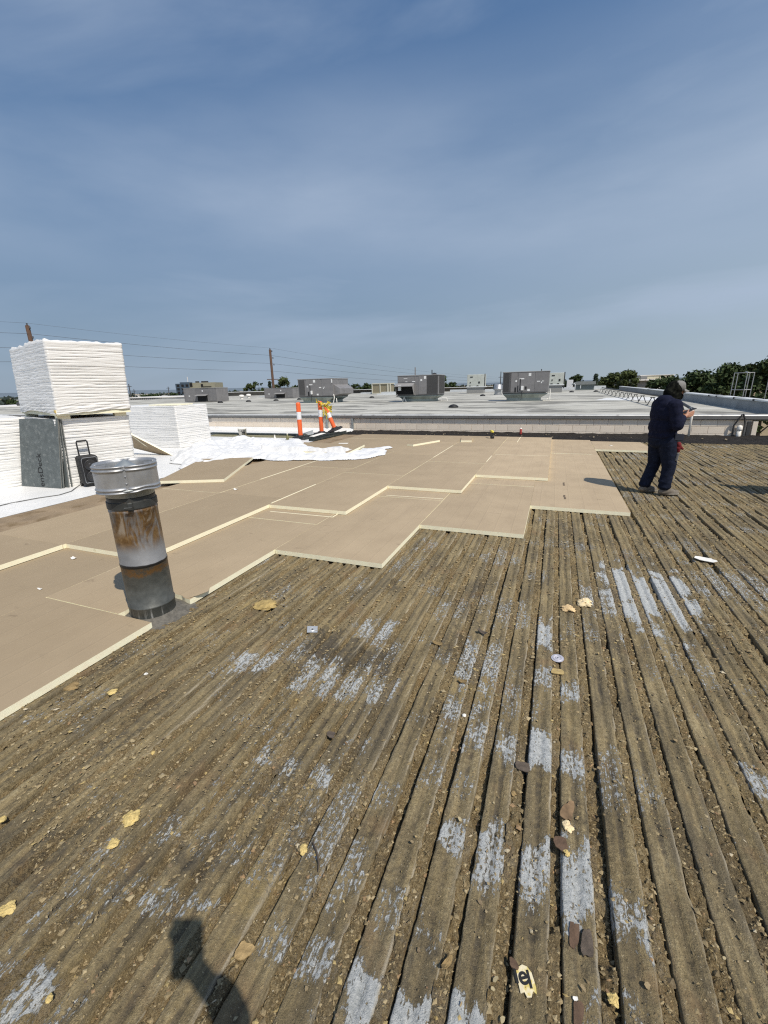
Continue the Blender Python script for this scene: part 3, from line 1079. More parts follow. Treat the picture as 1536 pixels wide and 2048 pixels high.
def laid_board(parent, x0, x1, y0, y1, z0, th=.05, poly=None, rough=None):
    """one 4 by 8 ft foam board, tan facers top and bottom"""
    g_ = .0015
    dz = random.uniform(-.0025, .0025)
    tilt = random.uniform(-.0012, .0012)
    cx, cy = (x0 + x1) / 2, (y0 + y1) / 2
    mb = MB()
    if poly is None:
        # outline with a slightly uneven cut so that no edge is ruler-straight
        pts = []
        for (ax, ay), (bx, by) in (((x0 + g_, y0 + g_), (x1 - g_, y0 + g_)), ((x1 - g_, y0 + g_), (x1 - g_, y1 - g_)),
                                   ((x1 - g_, y1 - g_), (x0 + g_, y1 - g_)), ((x0 + g_, y1 - g_), (x0 + g_, y0 + g_))):
            nseg = 5
            for i in range(nseg):
                t = i / nseg
                j = 0 if i == 0 else random.uniform(-.0016, .0016)
                nx, ny = (by - ay), -(bx - ax)
                ln = math.hypot(nx, ny)
                pts.append((ax + (bx - ax) * t + nx / ln * j - cx, ay + (by - ay) * t + ny / ln * j - cy))
    else:
        pts = [(p[0] - cx, p[1] - cy) for p in poly]
    n = len(pts)
    r = .0015
    ins = []
    for i in range(n):
        p = Vector(pts[i])
        ins.append(p * (1 - r / max(p.length, .2)))
    V = [(p[0], p[1], 0) for p in pts] + [(p[0], p[1], th - r) for p in pts] + [(p.x, p.y, th) for p in ins]
    F, M = [], []
    for i in range(n):
        j = (i + 1) % n
        F.append((i, j, n + j, n + i)); M.append(1)
        F.append((n + i, n + j, 2 * n + j, 2 * n + i)); M.append(0)
    F.append(tuple(2 * n + i for i in range(n))); M.append(0)
    F.append(tuple(range(n - 1, -1, -1))); M.append(0)
    me = bpy.data.meshes.new('insulation_board')
    me.from_pydata(V, [], F)
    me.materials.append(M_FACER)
    me.materials.append(M_FOAM)
    me.polygons.foreach_set('material_index', M)
    me.update()
    o = bpy.data.objects.new('insulation_board', me)
    o.location = (cx, cy, z0 + dz)
    o.rotation_euler = (tilt, random.uniform(-.001, .001), random.uniform(-.0008, .0008))
    return link(o, parent)


ZL, ZT = .003, .0575
BACK = 13.72


def column(parent, x0, x1, yf, z0, back=BACK, first=2.44):
    y = yf
    i = 0
    while y < back - .05:
        ye = min(y + (first if i == 0 else 2.44), back)
        laid_board(parent, x0, x1, y, ye - .004, z0)
        y = ye
        i += 1


# lower layer
column(layer_low, -6.16, -5.12, -1.2, ZL)
column(layer_low, -5.12, -3.89, -1.56, ZL)
laid_board(layer_low, -3.89, -2.67, -.48, 1.965, ZL)
notch = [(-3.888, 1.972), (-3.03, 1.972), (-3.022, 2.02), (-3.03, 2.20), (-3.005, 2.31), (-2.93, 2.375), (-2.80, 2.372), (-2.735, 2.345), (-2.672, 2.335), (-2.672, 4.40), (-3.888, 4.40)]
laid_board(layer_low, -3.89, -2.67, 1.97, 4.41, ZL, poly=notch)
column(layer_low, -3.89, -2.67, 4.41, ZL)
column(layer_low, -2.668, -1.436, 3.512, ZL)
column(layer_low, -1.436, -.21, 4.783, ZL)
column(layer_low, -.212, 1.027, 6.06, ZL)
laid_board(layer_low, 1.03, 2.30, 11.86, 13.45, ZL, poly=[(1.03, 11.86), (2.33, 11.82), (2.36, 11.9), (2.26, 13.45), (1.03, 13.45)])
# upper layer
column(layer_top, -6.18, -4.945, .35, ZT)
column(layer_top, -4.943, -3.722, 2.82, ZT)
column(layer_top, -3.720, -2.493, 4.868, ZT)
column(layer_top, -2.490, -1.258, 6.45, ZT, first=2.44)
column(layer_top, -1.256, -.010, 7.715, ZT)
# torn facer lip folded up beside the pipe notch
mb = MB()
lipv = [(-2.76, 2.35, .052), (-2.70, 2.345, .056), (-2.655, 2.40, .060), (-2.63, 2.50, .056), (-2.672, 2.56, .0535), (-2.74, 2.46, .0545)]
mb.add(lipv + [(p[0] - .004, p[1], p[2] - .003) for p in lipv], [(0, 1, 2, 3, 4, 5), (11, 10, 9, 8, 7, 6)] + [(i, (i + 1) % 6, 6 + (i + 1) % 6, 6 + i) for i in range(6)])
mb.build('torn_facer', M_FACER, layer_low)
# narrow strips of foam that show cream between boards
mb = MB()
for (ax, ay, bx, by) in ((-3.722, 4.93, -3.722, 6.2), (-2.491, 9.4, -2.491, 11.4), (-4.944, 6.3, -4.944, 8.8), (-1.257, 9.1, -1.257, 9.9), (-.90, 12.4, -.90, 13.65)):
    L_ = math.hypot(bx - ax, by - ay)
    mb.box(((ax + bx) / 2, (ay + by) / 2, ZT + .0515), (.010, L_, .0075), math.atan2(by - ay, bx - ax) - PI / 2)
mb.mat(0)
for (ax, ay, bx, by, z) in ((-3.60, 4.72, -2.62, 4.735, ZL), (-2.62, 4.735, -2.62, 5.05, ZL), (-2.35, 6.02, -1.45, 6.05, ZL), (-.20, 10.95, .9, 10.95, ZL), (-1.2, 10.1, -.05, 10.14, ZT)):
    L_ = math.hypot(bx - ax, by - ay)
    mb.box(((ax + bx) / 2, (ay + by) / 2, z + .0515), (L_, .009, .006), math.atan2(by - ay, bx - ax))
sp = mb.build('foam_splice', M_FOAM, layer_top)
# stencilled stamps on a facer: two short rows of print
mb = MB()
for yy in (6.55, 7.45):
    for i in range(7):
        mb.box((.245 + random.uniform(-.006, .006), yy + i * .036, ZL + .0522), (.028, .018 + random.uniform(0, .008), .0008))
mb.build('facer_stamp', simple('faded_print', (.20, .155, .11), .8), layer_low)

# ------------------------------------------------------------------ white membrane roof on the left
mem = MB()
mem.mat(0)
mem.prism([(-30, -8), (-7.16, -8), (-7.14, 3.3), (-7.17, 6.0), (-7.13, 9.0), (-7.15, 12.2), (-7.10, 14.66), (-30, 14.66)], .0, .052, 1)
roof_membrane = mem.build('roof_membrane', [simple('membrane_edge', (.20, .20, .19), .7, var=.3), M_WHITE])
tag(roof_membrane, kind='structure')
# lap seams: a second sheet over the first
mb = MB()
for yy in (1.5, 3.9, 8.4, 12.3):
    mb.box((-18.6, yy, .0545), (22.7, .10, .004))
mb.box((-7.62, 3.0, .0545), (.09, 21.6, .0042))
mb.build('lap_seam', M_WHITE, roof_membrane)
# upturned flashing of the membrane against the wall
mb = MB()
fl_p = [(14.5, .055), (14.70, .062), (14.86, .10), (14.93, .175), (14.965, .178), (14.965, .05), (14.5, .05)]
xsn = np.linspace(-30, -7.12, 60)
for i in range(len(xsn)):
    for (yy, zz) in fl_p:
        w_ = (float(vnoise(xsn[i] * 2.1, yy * 5, 3)) - .5) * .02
        mb.v.append((xsn[i], yy + w_ * .4, zz + (w_ * .6 if zz < .12 else 0)))
nn = len(fl_p)
for i in range(len(xsn) - 1):
    for j in range(nn):
        mb.f.append((i * nn + j, (i + 1) * nn + j, (i + 1) * nn + (j + 1) % nn, i * nn + (j + 1) % nn))
        mb.m.append(0)
mb.f.append(tuple(range(nn)))
mb.m.append(0)
mb.f.append(tuple((len(xsn) - 1) * nn + j for j in range(nn)))
mb.m.append(0)
mb.build('wall_flashing', M_WHITE, roof_membrane, smooth=False)

# ------------------------------------------------------------------ tarry curb along the far side of the deck
xs = np.linspace(-7.1, 9.5, 420)
prof = np.array([(13.78, -.06), (13.86, .01), (13.98, .045), (14.2, .062), (14.5, .068), (14.75, .085), (14.88, .100), (14.95, .115), (14.98, .095), (14.985, -.1)])
X = np.repeat(xs[:, None], len(prof), 1)
Yp = prof[None, :, 0] + (fbm(X * 3, X * 0 + np.arange(len(prof))[None] * .7, 3, 9) - .5) * .10 * (np.arange(len(prof)) < 6)[None]
Zp = prof[None, :, 1] + (fbm(X * 5, X * 0 + np.arange(len(prof))[None] * 1.3, 4, 12) - .5) * .045 * (np.arange(len(prof)) < 8)[None] + sstep(.2, 3, X) * (fbm(X * 2.2, X * 0 + np.arange(len(prof))[None], 3, 44) - .35) * .09 * ((np.arange(len(prof)) > 1) & (np.arange(len(prof)) < 7))[None]
curb = mesh_np('tar_curb', np.stack([X, Yp, Zp], -1).reshape(-1, 3), grid_faces(len(xs), len(prof))[:, ::-1], M_TAR, smooth=True)
tag(curb, kind='structure')
# scraps of pale felt caught in the tar
mb = MB()
for i in range(46):
    x = random.uniform(-6.5, 6.5)
    s_ = random.uniform(.015, .05)
    mb.box((x, random.uniform(13.8, 14.6), .075 + .03 * random.random()), (s_ * random.uniform(.6, 1.8), s_, s_ * .4), Euler((random.uniform(-.4, .4), random.uniform(-.4, .4), random.uniform(0, 3))))
cs = mb.build('felt_crumbs', simple('felt_crumbs', (.22, .18, .12), .9, var=.5, scale=9, geo=True), curb)
cs['kind'] = 'stuff'

# ------------------------------------------------------------------ ground, hills
ground = MB().add([(-4000, -4000, -6), (4000, -4000, -6), (4000, 4000, -6), (-4000, 4000, -6)], [(0, 1, 2, 3)]).build('ground', M_GROUND)
tag(ground, kind='structure')
hv, hf = [], []
nh = 90
for i in range(nh):
    a = RAD(-100 + 170 * i / (nh - 1))
    for j, (rr, zz) in enumerate(((2300, -6), (2600, 1), (3000, 0), (3400, -6))):
        h = 0 if zz == -6 else (3 + 14 * float(fbm(i * .16, 0.0, 4, 3)) * (1.0 if i < 40 else .4))
        hv.append((math.sin(a) * rr, math.cos(a) * rr, zz + h * (1 if j == 1 else .8 if j == 2 else 0)))
for i in range(nh - 1):
    for j in range(3):
        hf.append((i * 4 + j, i * 4 + j + 1, (i + 1) * 4 + j + 1, (i + 1) * 4 + j))
hills = mesh_np('hills', hv, hf, M_HILL, smooth=True)
tag(hills, kind='structure')
# ------------------------------------------------------------------ the long neighbouring building and its roof
ZR = .665
bld = empty('warehouse_building', (-8, 15, 0))
tag(bld, 'long low pale block building with a streaked grey flat roof beyond the tarry curb', 'building')
BO = Vector((8, -15, 0))        # world -> building local


def bl(x, y, z):
    return (x + 8, y - 15, z)


# wall core, with the masonry laid proud of it
mb = MB()
mb.box(bl(-16.4, 21.97, -2.76), (43.1, 13.96, 6.56))
mb.build('wall', M_MORTAR, bld)
blk = MB().box((0, 0, 0), (.392, .05, .192), bev=.004).build('block', M_BLOCK, bld)
first = True
nb = 0
for c_i in range(3):
    zc = .45 - .2 * c_i
    off = .2 if c_i % 2 else 0
    x = 5.17 - .2 - off
    while x > -14.2:
        o = blk if first else copy_of(blk, parent=bld)
        first = False
        o.location = bl(x, 15.005 + random.uniform(-.0015, .0015), zc)
        nb += 1
        x -= .4
    if off:
        o = MB().box((0, 0, 0), (.192, .05, .192), bev=.004).build('block', M_BLOCK, bld, loc=bl(5.17 - .1, 15.005, zc))
# roof slab, gravel stop and fascia
mb = MB()
mb.box(bl(-24, 40.33, .6), (59.8, 50.66, .13))
mb.build('roof', M_FROOF, bld)
mb = MB()
x = -30.0
while x < 5.9:
    x2 = min(x + 3.03, 5.9)
    mb.box(bl((x + x2) / 2, 14.930 + random.uniform(-.003, .003), .615 + random.uniform(-.003, .003)), (x2 - x - .006, .045, .092), bev=.004)
    x = x2
mb.build('fascia', M_FASCIA, bld)
# crumpled roofing lapped over the edge
xs = np.linspace(-30, 5.85, 700)
pr = np.array([(14.905, .655), (14.908, .676), (14.96, .690), (15.05, .684), (15.2, .672), (15.45, .664)])
X = np.repeat(xs[:, None], 6, 1)
Zp = pr[None, :, 1] + (fbm(X * 2.3, X * 0 + np.arange(6)[None] * .9, 4, 77) - .4) * np.array([.004, .012, .02, .024, .012, 0])[None]
mesh_np('gravel_stop', np.stack([X + 8, np.broadcast_to(pr[None, :, 0], X.shape) - 15, Zp], -1).reshape(-1, 3), grid_faces(700, 6)[:, ::-1], M_GSTOP, parent=bld, smooth=True)
# soffit under the overhang
MB().box(bl(-12.05, 14.955, .560), (35.9, .05, .02)).build('soffit', M_FASCIA, bld)
# corner pilaster and downpipes
MB().box(bl(5.235, 14.985, -2.73), (.115, .10, 6.5), bev=.006).build('corner_post', M_BLOCK, bld)
for x in (-8.25, -7.16):
    mb = MB()
    mb.box(bl(x, 14.94, .32), (.085, .06, .46), bev=.008)
    mb.box(bl(x - .05, 14.965, .32), (.03, .03, .46))
    mb.build('downpipe', M_STEELDULL, bld)
# conduits with a weatherhead near the corner
mb = MB()
mb.tube([bl(4.74, 14.90, -.1), bl(4.74, 14.90, .40), bl(4.80, 14.86, .56), bl(4.86, 14.84, .70)], .022, 8)
mb.tube([bl(4.98, 14.90, -.1), bl(4.98, 14.90, .46), bl(4.94, 14.86, .60), bl(4.88, 14.84, .72)], .022, 8)
mb.box(bl(5.10, 14.955, .2), (.08, .05, .6))
mb.build('conduit', M_PIPE, bld, smooth=False)
mb = MB()
mb.tube([bl(4.87, 14.86, -.05), bl(4.87, 14.86, .28)], .055, 14)
mb.lathe([(.062, .27), (.070, .275), (.070, .31), (.066, .36), (.045, .40), (.001, .415)], bl(4.87, 14.86, 0), 14)
mb.build('vent_stack', M_PVC, bld, smooth=True)
# white plastic pipe that takes the gas line down the wall
mb = MB()
mb.tube([bl(3.66, 14.72, .09), bl(3.66, 14.72, .80), bl(3.66, 14.75, .835), bl(3.67, 14.86, .85), bl(3.70, 15.02, .855)], .030, 12)
mb.lathe([(.036, .0), (.042, .004), (.042, .075), (.036, .08)], bl(3.66, 14.72, .735), 12)
mb.build('standpipe', M_PVC, bld, smooth=True)
# parapet down the right side of the roof
mb = MB()
mb.prism([bl(5.72, 15.6, 0)[:2], bl(5.98, 15.6, 0)[:2], bl(7.05, 58, 0)[:2], bl(6.79, 58, 0)[:2]], .6, .985)
mb.build('parapet', M_PARAP, bld)
mb = MB()
mb.prism([bl(5.68, 15.55, 0)[:2], bl(6.03, 15.55, 0)[:2], bl(7.10, 58, 0)[:2], bl(6.75, 58, 0)[:2]], .986, 1.03)
mb.build('coping', M_COPING, bld)
# dark laps of membrane over the coping
mb = MB()
for yy in (16.8, 18.6, 20.6, 21.6, 26, 31, 37):
    xx = 5.70 + (yy - 15.55) * .0252
    MB().box(bl(xx + .16, yy, 1.01), (.40, .10, .062)).build('coping_joint', M_BLACK, bld)
M_DPATCH = simple('dark_roof_patch', (.17, .165, .15), .85, var=.3, scale=2)
# pale patches of new membrane on the roof
mb = MB()
mb.prism([bl(*p, 0)[:2] for p in ((2.04, 26.9), (4.6, 25.6), (5.75, 26.3), (5.9, 30.5), (2.9, 30.2), (2.5, 28.6))], ZR + .002, ZR + .008)
mb.build('white_patch', M_WHITE, bld)
mb = MB()
for (x, y, w, d_) in ((-9, 18.6, 1.6, .5), (-15, 24.3, 4.0, .5), (-4.3, 25.2, 2.4, .5), (-6.5, 21.5, .7, .3), (2.2, 33, 1.6, 1.2)):
    MB().box(bl(x, y, ZR + .004), (w, d_, .006)).build('dark_patch', M_DPATCH, bld)
# raised roof sections and end wall at the back
mb = MB()
mb.prism([bl(-55.3, 62.1, 0)[:2], bl(-46.5, 65.5, 0)[:2], bl(-50, 72, 0)[:2], bl(-59, 69, 0)[:2]], -6, 1.28)
mb.prism([bl(-44.5, 66.4, 0)[:2], bl(-41.2, 67.7, 0)[:2], bl(-44, 74, 0)[:2], bl(-47, 73, 0)[:2]], -6, 1.34)
mb.prism([bl(-36.6, 72.8, 0)[:2], bl(-30.0, 75.4, 0)[:2], bl(-32, 80, 0)[:2], bl(-38, 78, 0)[:2]], -6, 1.14)
mb.prism([bl(-29.0, 83.7, 0)[:2], bl(-12.0, 90.5, 0)[:2], bl(-14, 96, 0)[:2], bl(-31, 89, 0)[:2]], -6, 1.05)
mb.build('penthouse', simple('brown_panel', (.135, .125, .105), .8, var=.15, scale=2), bld)
mb = MB()
for (a, b, z) in (((-55.3, 62.0), (-46.5, 65.4), 1.31), ((-44.5, 66.3), (-41.2, 67.6), 1.37), ((-36.6, 72.7), (-30.0, 75.3), 1.17), ((-29.0, 83.6), (-12.0, 90.4), 1.08)):
    cx, cy = (a[0] + b[0]) / 2, (a[1] + b[1]) / 2
    mb.box(bl(cx, cy, z), (math.hypot(b[0] - a[0], b[1] - a[1]) + .2, .5, .09), math.atan2(b[1] - a[1], b[0] - a[0]))
mb.build('penthouse_coping', M_COPING, bld)
# low white curbs and skylight kerbs along the far part of the roof
mb = MB()
for (x, y, w, d_, h) in ((-31, 45, 3.2, 1.0, .16), (-27.5, 47, 3.0, 1.0, .16), (-36, 50, 3.2, 1.0, .16), (-19, 50, 2.6, 1.0, .16), (-24, 58, 4.0, 1.2, .22), (-20.3, 54, 1.9, 1.2, .30), (-8.2, 60, 3.2, 1.6, .3),
                          (-5, 58, 2.2, 1.6, .35), (1.2, 62, 4.6, .5, .32), (5.0, 62, 1.5, .6, .42), (-12.5, 62, 3.0, 1.0, .3), (-3.4, 48, 1.4, .8, .14)):
    MB().box(bl(x, y, ZR + h / 2), (w, d_, h)).build('roof_kerb', M_COPING, bld)

# ------------------------------------------------------------------ things on that roof


def sticker(mb, x, y, z, w, h, t=.004):
    """small plate on a face that looks towards -y"""
    mb.box((x, y - t / 2, z), (w, t, h))


class Plates:
    '''each little plate on a unit is a part of its own'''

    def __init__(s, u):
        s.u = u

    def box(s, c, d):
        MB().box(c, d).build('label_plate', M_STICK, s.u)


def rooftop_unit(name, label, x0, x1, yf, z0, z1, depth, kind, curb_inset=.25, cat='air conditioner', group='large grey air conditioners on the far roof'):
    """packaged unit: cabinet on a tapered curb adaptor"""
    w = x1 - x0
    cx = (x0 + x1) / 2
    u = empty(name, (cx, yf, ZR))
    tag(u, label, cat, group)
    b, t = z0 - ZR, z1 - ZR
    h = t - b
    # curb: narrow at the roof, as wide as the cabinet at the top
    if b > .1:
        mb = MB()
        i = curb_inset
        lo = [(-w / 2 + i, .18), (w / 2 - i * 1.6, .18), (w / 2 - i * 1.6, depth - .2), (-w / 2 + i, depth - .2)]
        hi = [(-w / 2 + .05, .04), (w / 2 - .05, .04), (w / 2 - .05, depth - .04), (-w / 2 + .05, depth - .04)]
        k = b * .42
        V = [(*p, 0) for p in lo] + [(*p, k) for p in lo] + [(*p, b - .05) for p in hi] + [(*p, b) for p in hi]
        F = []
        for r in range(3):
            for q in range(4):
                F.append((r * 4 + q, r * 4 + (q + 1) % 4, r * 4 + 4 + (q + 1) % 4, r * 4 + 4 + q))
        mb.add(V, F)
        mb.build('curb_adaptor', M_CURBM, u)
        MB().box((0, depth / 2, b + .025), (w - .06, depth - .06, .05)).build('base_rail', M_PIPE, u)
        b += .05
    mb = MB()
    mb.box((0, depth / 2, (b + t - .05) / 2), (w, depth, t - .05 - b), bev=.012)
    cab = mb.build('cabinet', M_UNIT, u)
    MB().box((0, depth / 2, t - .022), (w + .05, depth + .05, .05), bev=.012).build('top_panel', M_UNITTOP, u)
    st = Plates(u)
    if kind == 'front_grille':       # louvred coil on the left, doors and labels to the right
        mbc = MB()
        cw = w * .17
        for i in range(9):
            mbc.box((-w / 2 + .05 + cw * (i + .5) / 9, -.012, (b + t) / 2), (cw / 9 * .55, .02, h * .86))
        mbc.box((-w / 2 + .05 + cw / 2, -.002, (b + t) / 2), (cw, .012, h * .88))
        mbc.build('coil_guard', M_COIL, u)
        for (xa, wd) in ((-.27, .18), (.02, .36), (.34, .27)):
            MB().box((xa * w + .0, -.006, (b + t) / 2), (wd * w, .012, h * .86), bev=.004).build('service_panel', M_UNIT, u)
        st.box((.10 * w - .03, -.016, t - .18), (.14, .006, .16))
        sticker(st, -.08 * w, -.014, t - .40, .26, .06)
        sticker(st, -.20 * w, -.014, t - .52, .09, .10)
        sticker(st, .28 * w, -.014, t - .56, .17, .05)
        sticker(st, .345 * w, -.014, t - .60, .05, .14)
        sticker(st, .36 * w, -.014, t - .55, .13, .05)
        sticker(st, .08 * w, -.014, b + .14, .14, .12)
        sw = MB().box((-.06 * w, -.06, b + .25), (.14, .09, .24), bev=.01)
        sw.build('disconnect_switch', M_STICK, u)
        mbv = MB()
        mbv.box((-.11 * w, -.014, b + .45), (.05, .01, .65))
        mbv.box((-.155 * w, -.014, b + .22), (.05, .01, .36))
        mbv.box((-.21 * w, -.014, b + .17), (.09, .01, .26))
        mbv.box((.015 * w, -.014, b + .26), (.10, .02, .16))
        mbv.tube([(-.06 * w, -.05, b + .14), (-.065 * w, -.06, b - .1), (-.075 * w, .02, .06)], .014, 6)
        mbv.build('dark_slot', M_BLACK, u)
        mbp = MB()
        mbp.tube([(w / 2 - .12, .02, b - .02), (w / 2 + .10, .02, b + .02), (w / 2 + .12, .0, .15), (w / 2 - .05, -.1, .10), (w / 2 - .06, -.1, .02)], .022, 8)
        mbp.tube([(w / 2 + .08, .05, b + .2), (w / 2 + .12, .0, b), (w / 2 + .10, -.1, .1), (w / 2 + .14, -.1, .02)], .02, 8)
        mbp.build('drain_pipe', M_PVC, u)
    elif kind == 'hooded':         # economiser hood at the left, coil at the right corner
        mbh = MB()
        hw = w * .42
        xa = -w / 2 - .08
        zt = b + h * .58
        mbh.add([(xa, -.5, zt - .18), (xa + hw + .08, -.5, zt - .18), (xa + hw + .08, 0, zt), (xa, 0, zt), (xa, -.5, zt - .21), (xa + hw + .08, -.5, zt - .21), (xa + hw + .08, 0, zt - .03), (xa, 0, zt - .03)],
                [(0, 1, 2, 3), (7, 6, 5, 4), (0, 4, 5, 1), (1, 5, 6, 2), (3, 7, 4, 0)])
        for xx in (xa + hw + .06, xa + .02):
            mbh.add([(xx, -.48, zt - .2), (xx, 0, zt - .03), (xx, 0, b), (xx, -.12, b), (xx + .015, -.48, zt - .2), (xx + .015, 0, zt - .03), (xx + .015, 0, b), (xx + .015, -.12, b)],
                    [(0, 1, 2, 3), (7, 6, 5, 4), (0, 3, 7, 4), (0, 4, 5, 1)])
        mbh.build('intake_hood', M_UNITTOP, u)
        MB().box((xa + hw / 2 + .04, -.004, b + h * .27), (hw, .02, h * .50)).build('intake_grille', M_DARK, u)
        MB().box((xa + hw * .27, -.30, b + h * .36), (.20, .10, .36), bev=.01).build('control_box', M_STICK, u)
        mbc = MB()
        cw = w * .26
        for i in range(11):
            mbc.box((w / 2 - .06 - cw * (i + .5) / 11, -.012, (b + t) / 2), (cw / 11 * .5, .02, h * .86))
        mbc.box((w / 2 - .06 - cw / 2, -.002, (b + t) / 2), (cw, .012, h * .88))
        for i in range(12):
            mbc.box((w / 2 + .012, .12 + (depth - .24) * (i + .5) / 12, (b + t) / 2), (.02, (depth - .24) / 12 * .5, h * .86))
        mbc.box((w / 2 + .002, depth / 2, (b + t) / 2), (.012, depth - .2, h * .88))
        mbc.build('coil_guard', M_COIL, u)
        MB().box((.115 * w, -.006, (b + t) / 2), (.20 * w, .012, h * .88), bev=.004).build('service_panel', M_UNIT, u)
        MB().box((-.285 * w, -.006, t - h * .20), (.40 * w, .012, h * .27), bev=.004).build('service_panel', M_UNIT, u)
        sticker(st, .175 * w, -.014, t - .16, .14, .17)
        sticker(st, .085 * w, -.014, t - .32, .12, .12)
        sticker(st, -.10 * w, -.014, t - .40, .20, .05)
        sticker(st, -.30 * w, -.014, t - .20, .25, .03)
        sticker(st, -.28 * w, -.014, t - .40, .14, .035)
        mbm = MB()
        mbm.box((-.065 * w, .02, (b + t) / 2 + .22), (.06, .06, h + .46))
        mbm.build('flue_post', M_UNIT, u)
        mbm = MB()
        mbm.tube([(.29 * w, .5, t - .02), (.29 * w, .5, t + .30)], .03, 8)
        mbm.lathe([(.16, .0), (.17, .03), (.10, .09), (.001, .11)], (.36 * w, .4, t), 14)
        mbm.build('flue', M_BLACK, u)
        mbp = MB()
        mbp.tube([(-.36 * w, -.12, .02), (-.33 * w, -.1, .30), (-.28 * w, -.1, .02)], .04, 8)
        mbp.tube([(w / 2 + .1, .3, .05), (w / 2 + .18, .3, .2), (w / 2 + .45, .3, .2), (w / 2 + .5, .3, .02)], .03, 8)
        mbp.build('drain_pipe', M_PVC, u)
    elif kind == 'small_hood':       # smaller unit with a central intake hood
        mbh = MB()
        zt = b + h * .52
        mbh.add([(-.26 * w * .4, -.34, zt - .10), (.24 * w, -.34, zt - .10), (.24 * w, 0, zt), (-.26 * w * .4, 0, zt), (-.26 * w * .4, -.34, zt - .13), (.24 * w, -.34, zt - .13), (.24 * w, 0, zt - .03), (-.26 * w * .4, 0, zt - .03)],
                [(0, 1, 2, 3), (7, 6, 5, 4), (0, 4, 5, 1), (1, 5, 6, 2), (3, 7, 4, 0)])
        mbh.build('intake_hood', M_UNITTOP, u)
        MB().box((.07 * w, -.006, b + h * .24), (.30 * w, .02, h * .42)).build('intake_grille', M_DARK, u)
        MB().box((-.30 * w, -.006, (b + t) / 2), (.34 * w, .012, h * .88), bev=.004).build('service_panel', M_UNIT, u)
        MB().box((.37 * w, -.006, (b + t) / 2), (.20 * w, .012, h * .88), bev=.004).build('service_panel', M_UNIT, u)
        sticker(st, .09 * w, -.014, t - .28, .14, .14)
        sticker(st, -.33 * w, -.014, b + h * .42, .16, .10)
    else:                              # 'doors' : a front with service doors and a pale right flank
        for (xa, wd) in ((-.385, .19), (-.05, .42), (.33, .27)):
            MB().box((xa * w, -.006, (b + t) / 2), (wd * w, .012, h * .88), bev=.004).build('service_panel', M_UNIT, u)
        MB().box((-.385 * w, -.013, (b + t) / 2), (.17 * w, .01, h * .84)).build('coil_guard', M_COIL, u)
        st.box((-.02 * w, -.016, t - .17), (.17, .006, .17))
        sticker(st, -.12 * w, -.014, t - .40, .26, .06)
        sticker(st, .14 * w, -.014, t - .60, .17, .06)
        sticker(st, .235 * w, -.014, t - .63, .06, .14)
        sticker(st, .245 * w, -.014, t - .58, .15, .05)
        sticker(st, .06 * w, -.014, b + .12, .14, .11)
        sticker(st, .475 * w, -.014, t - .18, .09, .24)
        sticker(st, -.225 * w, -.014, t - .52, .09, .11)
        MB().box((-.105 * w, -.06, b + .26), (.12, .09, .24), bev=.01).build('disconnect_switch', M_STICK, u)
        mbv = MB()
        mbv.box((-.15 * w, -.014, b + .44), (.055, .012, .60))
        mbv.box((-.20 * w, -.014, b + .18), (.12, .012, .28))
        mbv.tube([(-.10 * w, -.05, b + .14), (-.12 * w, -.06, b - .1), (-.13 * w, .02, .06)], .014, 6)
        mbv.build('dark_slot', M_BLACK, u)
        mbd = MB()
        mbd.add([(w / 2, .15, b + h * .62), (w / 2 + .45, .15, b + h * .40), (w / 2 + .45, .15, b + h * .12), (w / 2, .15, b + h * .02),
                 (w / 2, depth - .1, b + h * .62), (w / 2 + .45, depth - .1, b + h * .40), (w / 2 + .45, depth - .1, b + h * .12), (w / 2, depth - .1, b + h * .02)],
                [(0, 3, 2, 1), (4, 5, 6, 7), (0, 1, 5, 4), (1, 2, 6, 5), (2, 3, 7, 6)])
        mbd.build('side_hood', M_UNIT, u)
        mbp = MB()
        mbp.tube([(w / 2 + .05, -.05, b + .12), (w / 2 + .12, -.1, b - .1), (w / 2 + .05, -.15, .02)], .03, 8)
        mbp.tube([(w / 2 + .25, -.05, .3), (w / 2 + .3, -.1, .02)], .03, 8)
        mbp.build('drain_pipe', M_PVC, u)
    return u


rooftop_unit('rooftop_unit', 'large dark grey unit with a slatted grille at its left end', -2.97, -.43, 26.75, 1.09, 2.31, 1.5, 'front_grille')
rooftop_unit('rooftop_unit', 'dark grey unit with an open hood at its left and a thin post on top', -9.80, -7.02, 27.6, 1.05, 2.33, 1.6, 'hooded')
rooftop_unit('rooftop_unit', 'dark grey unit with small white plates on its doors, behind the two upright orange posts', -17.2, -14.4, 27.2, 1.07, 2.31, 2.4, 'doors')
rooftop_unit('rooftop_unit', 'dark grey unit with a small central hood, just above the white wrapped pallet', -33.6, -29.6, 32.7, .70, 1.95, 1.6, 'small_hood')
rooftop_unit('rooftop_unit', 'small dark grey unit with a hood on its left, just right of the wooden pole', -30.0, -26.3, 40.5, .72, 1.78, 1.6, 'small_hood', cat='air conditioner')


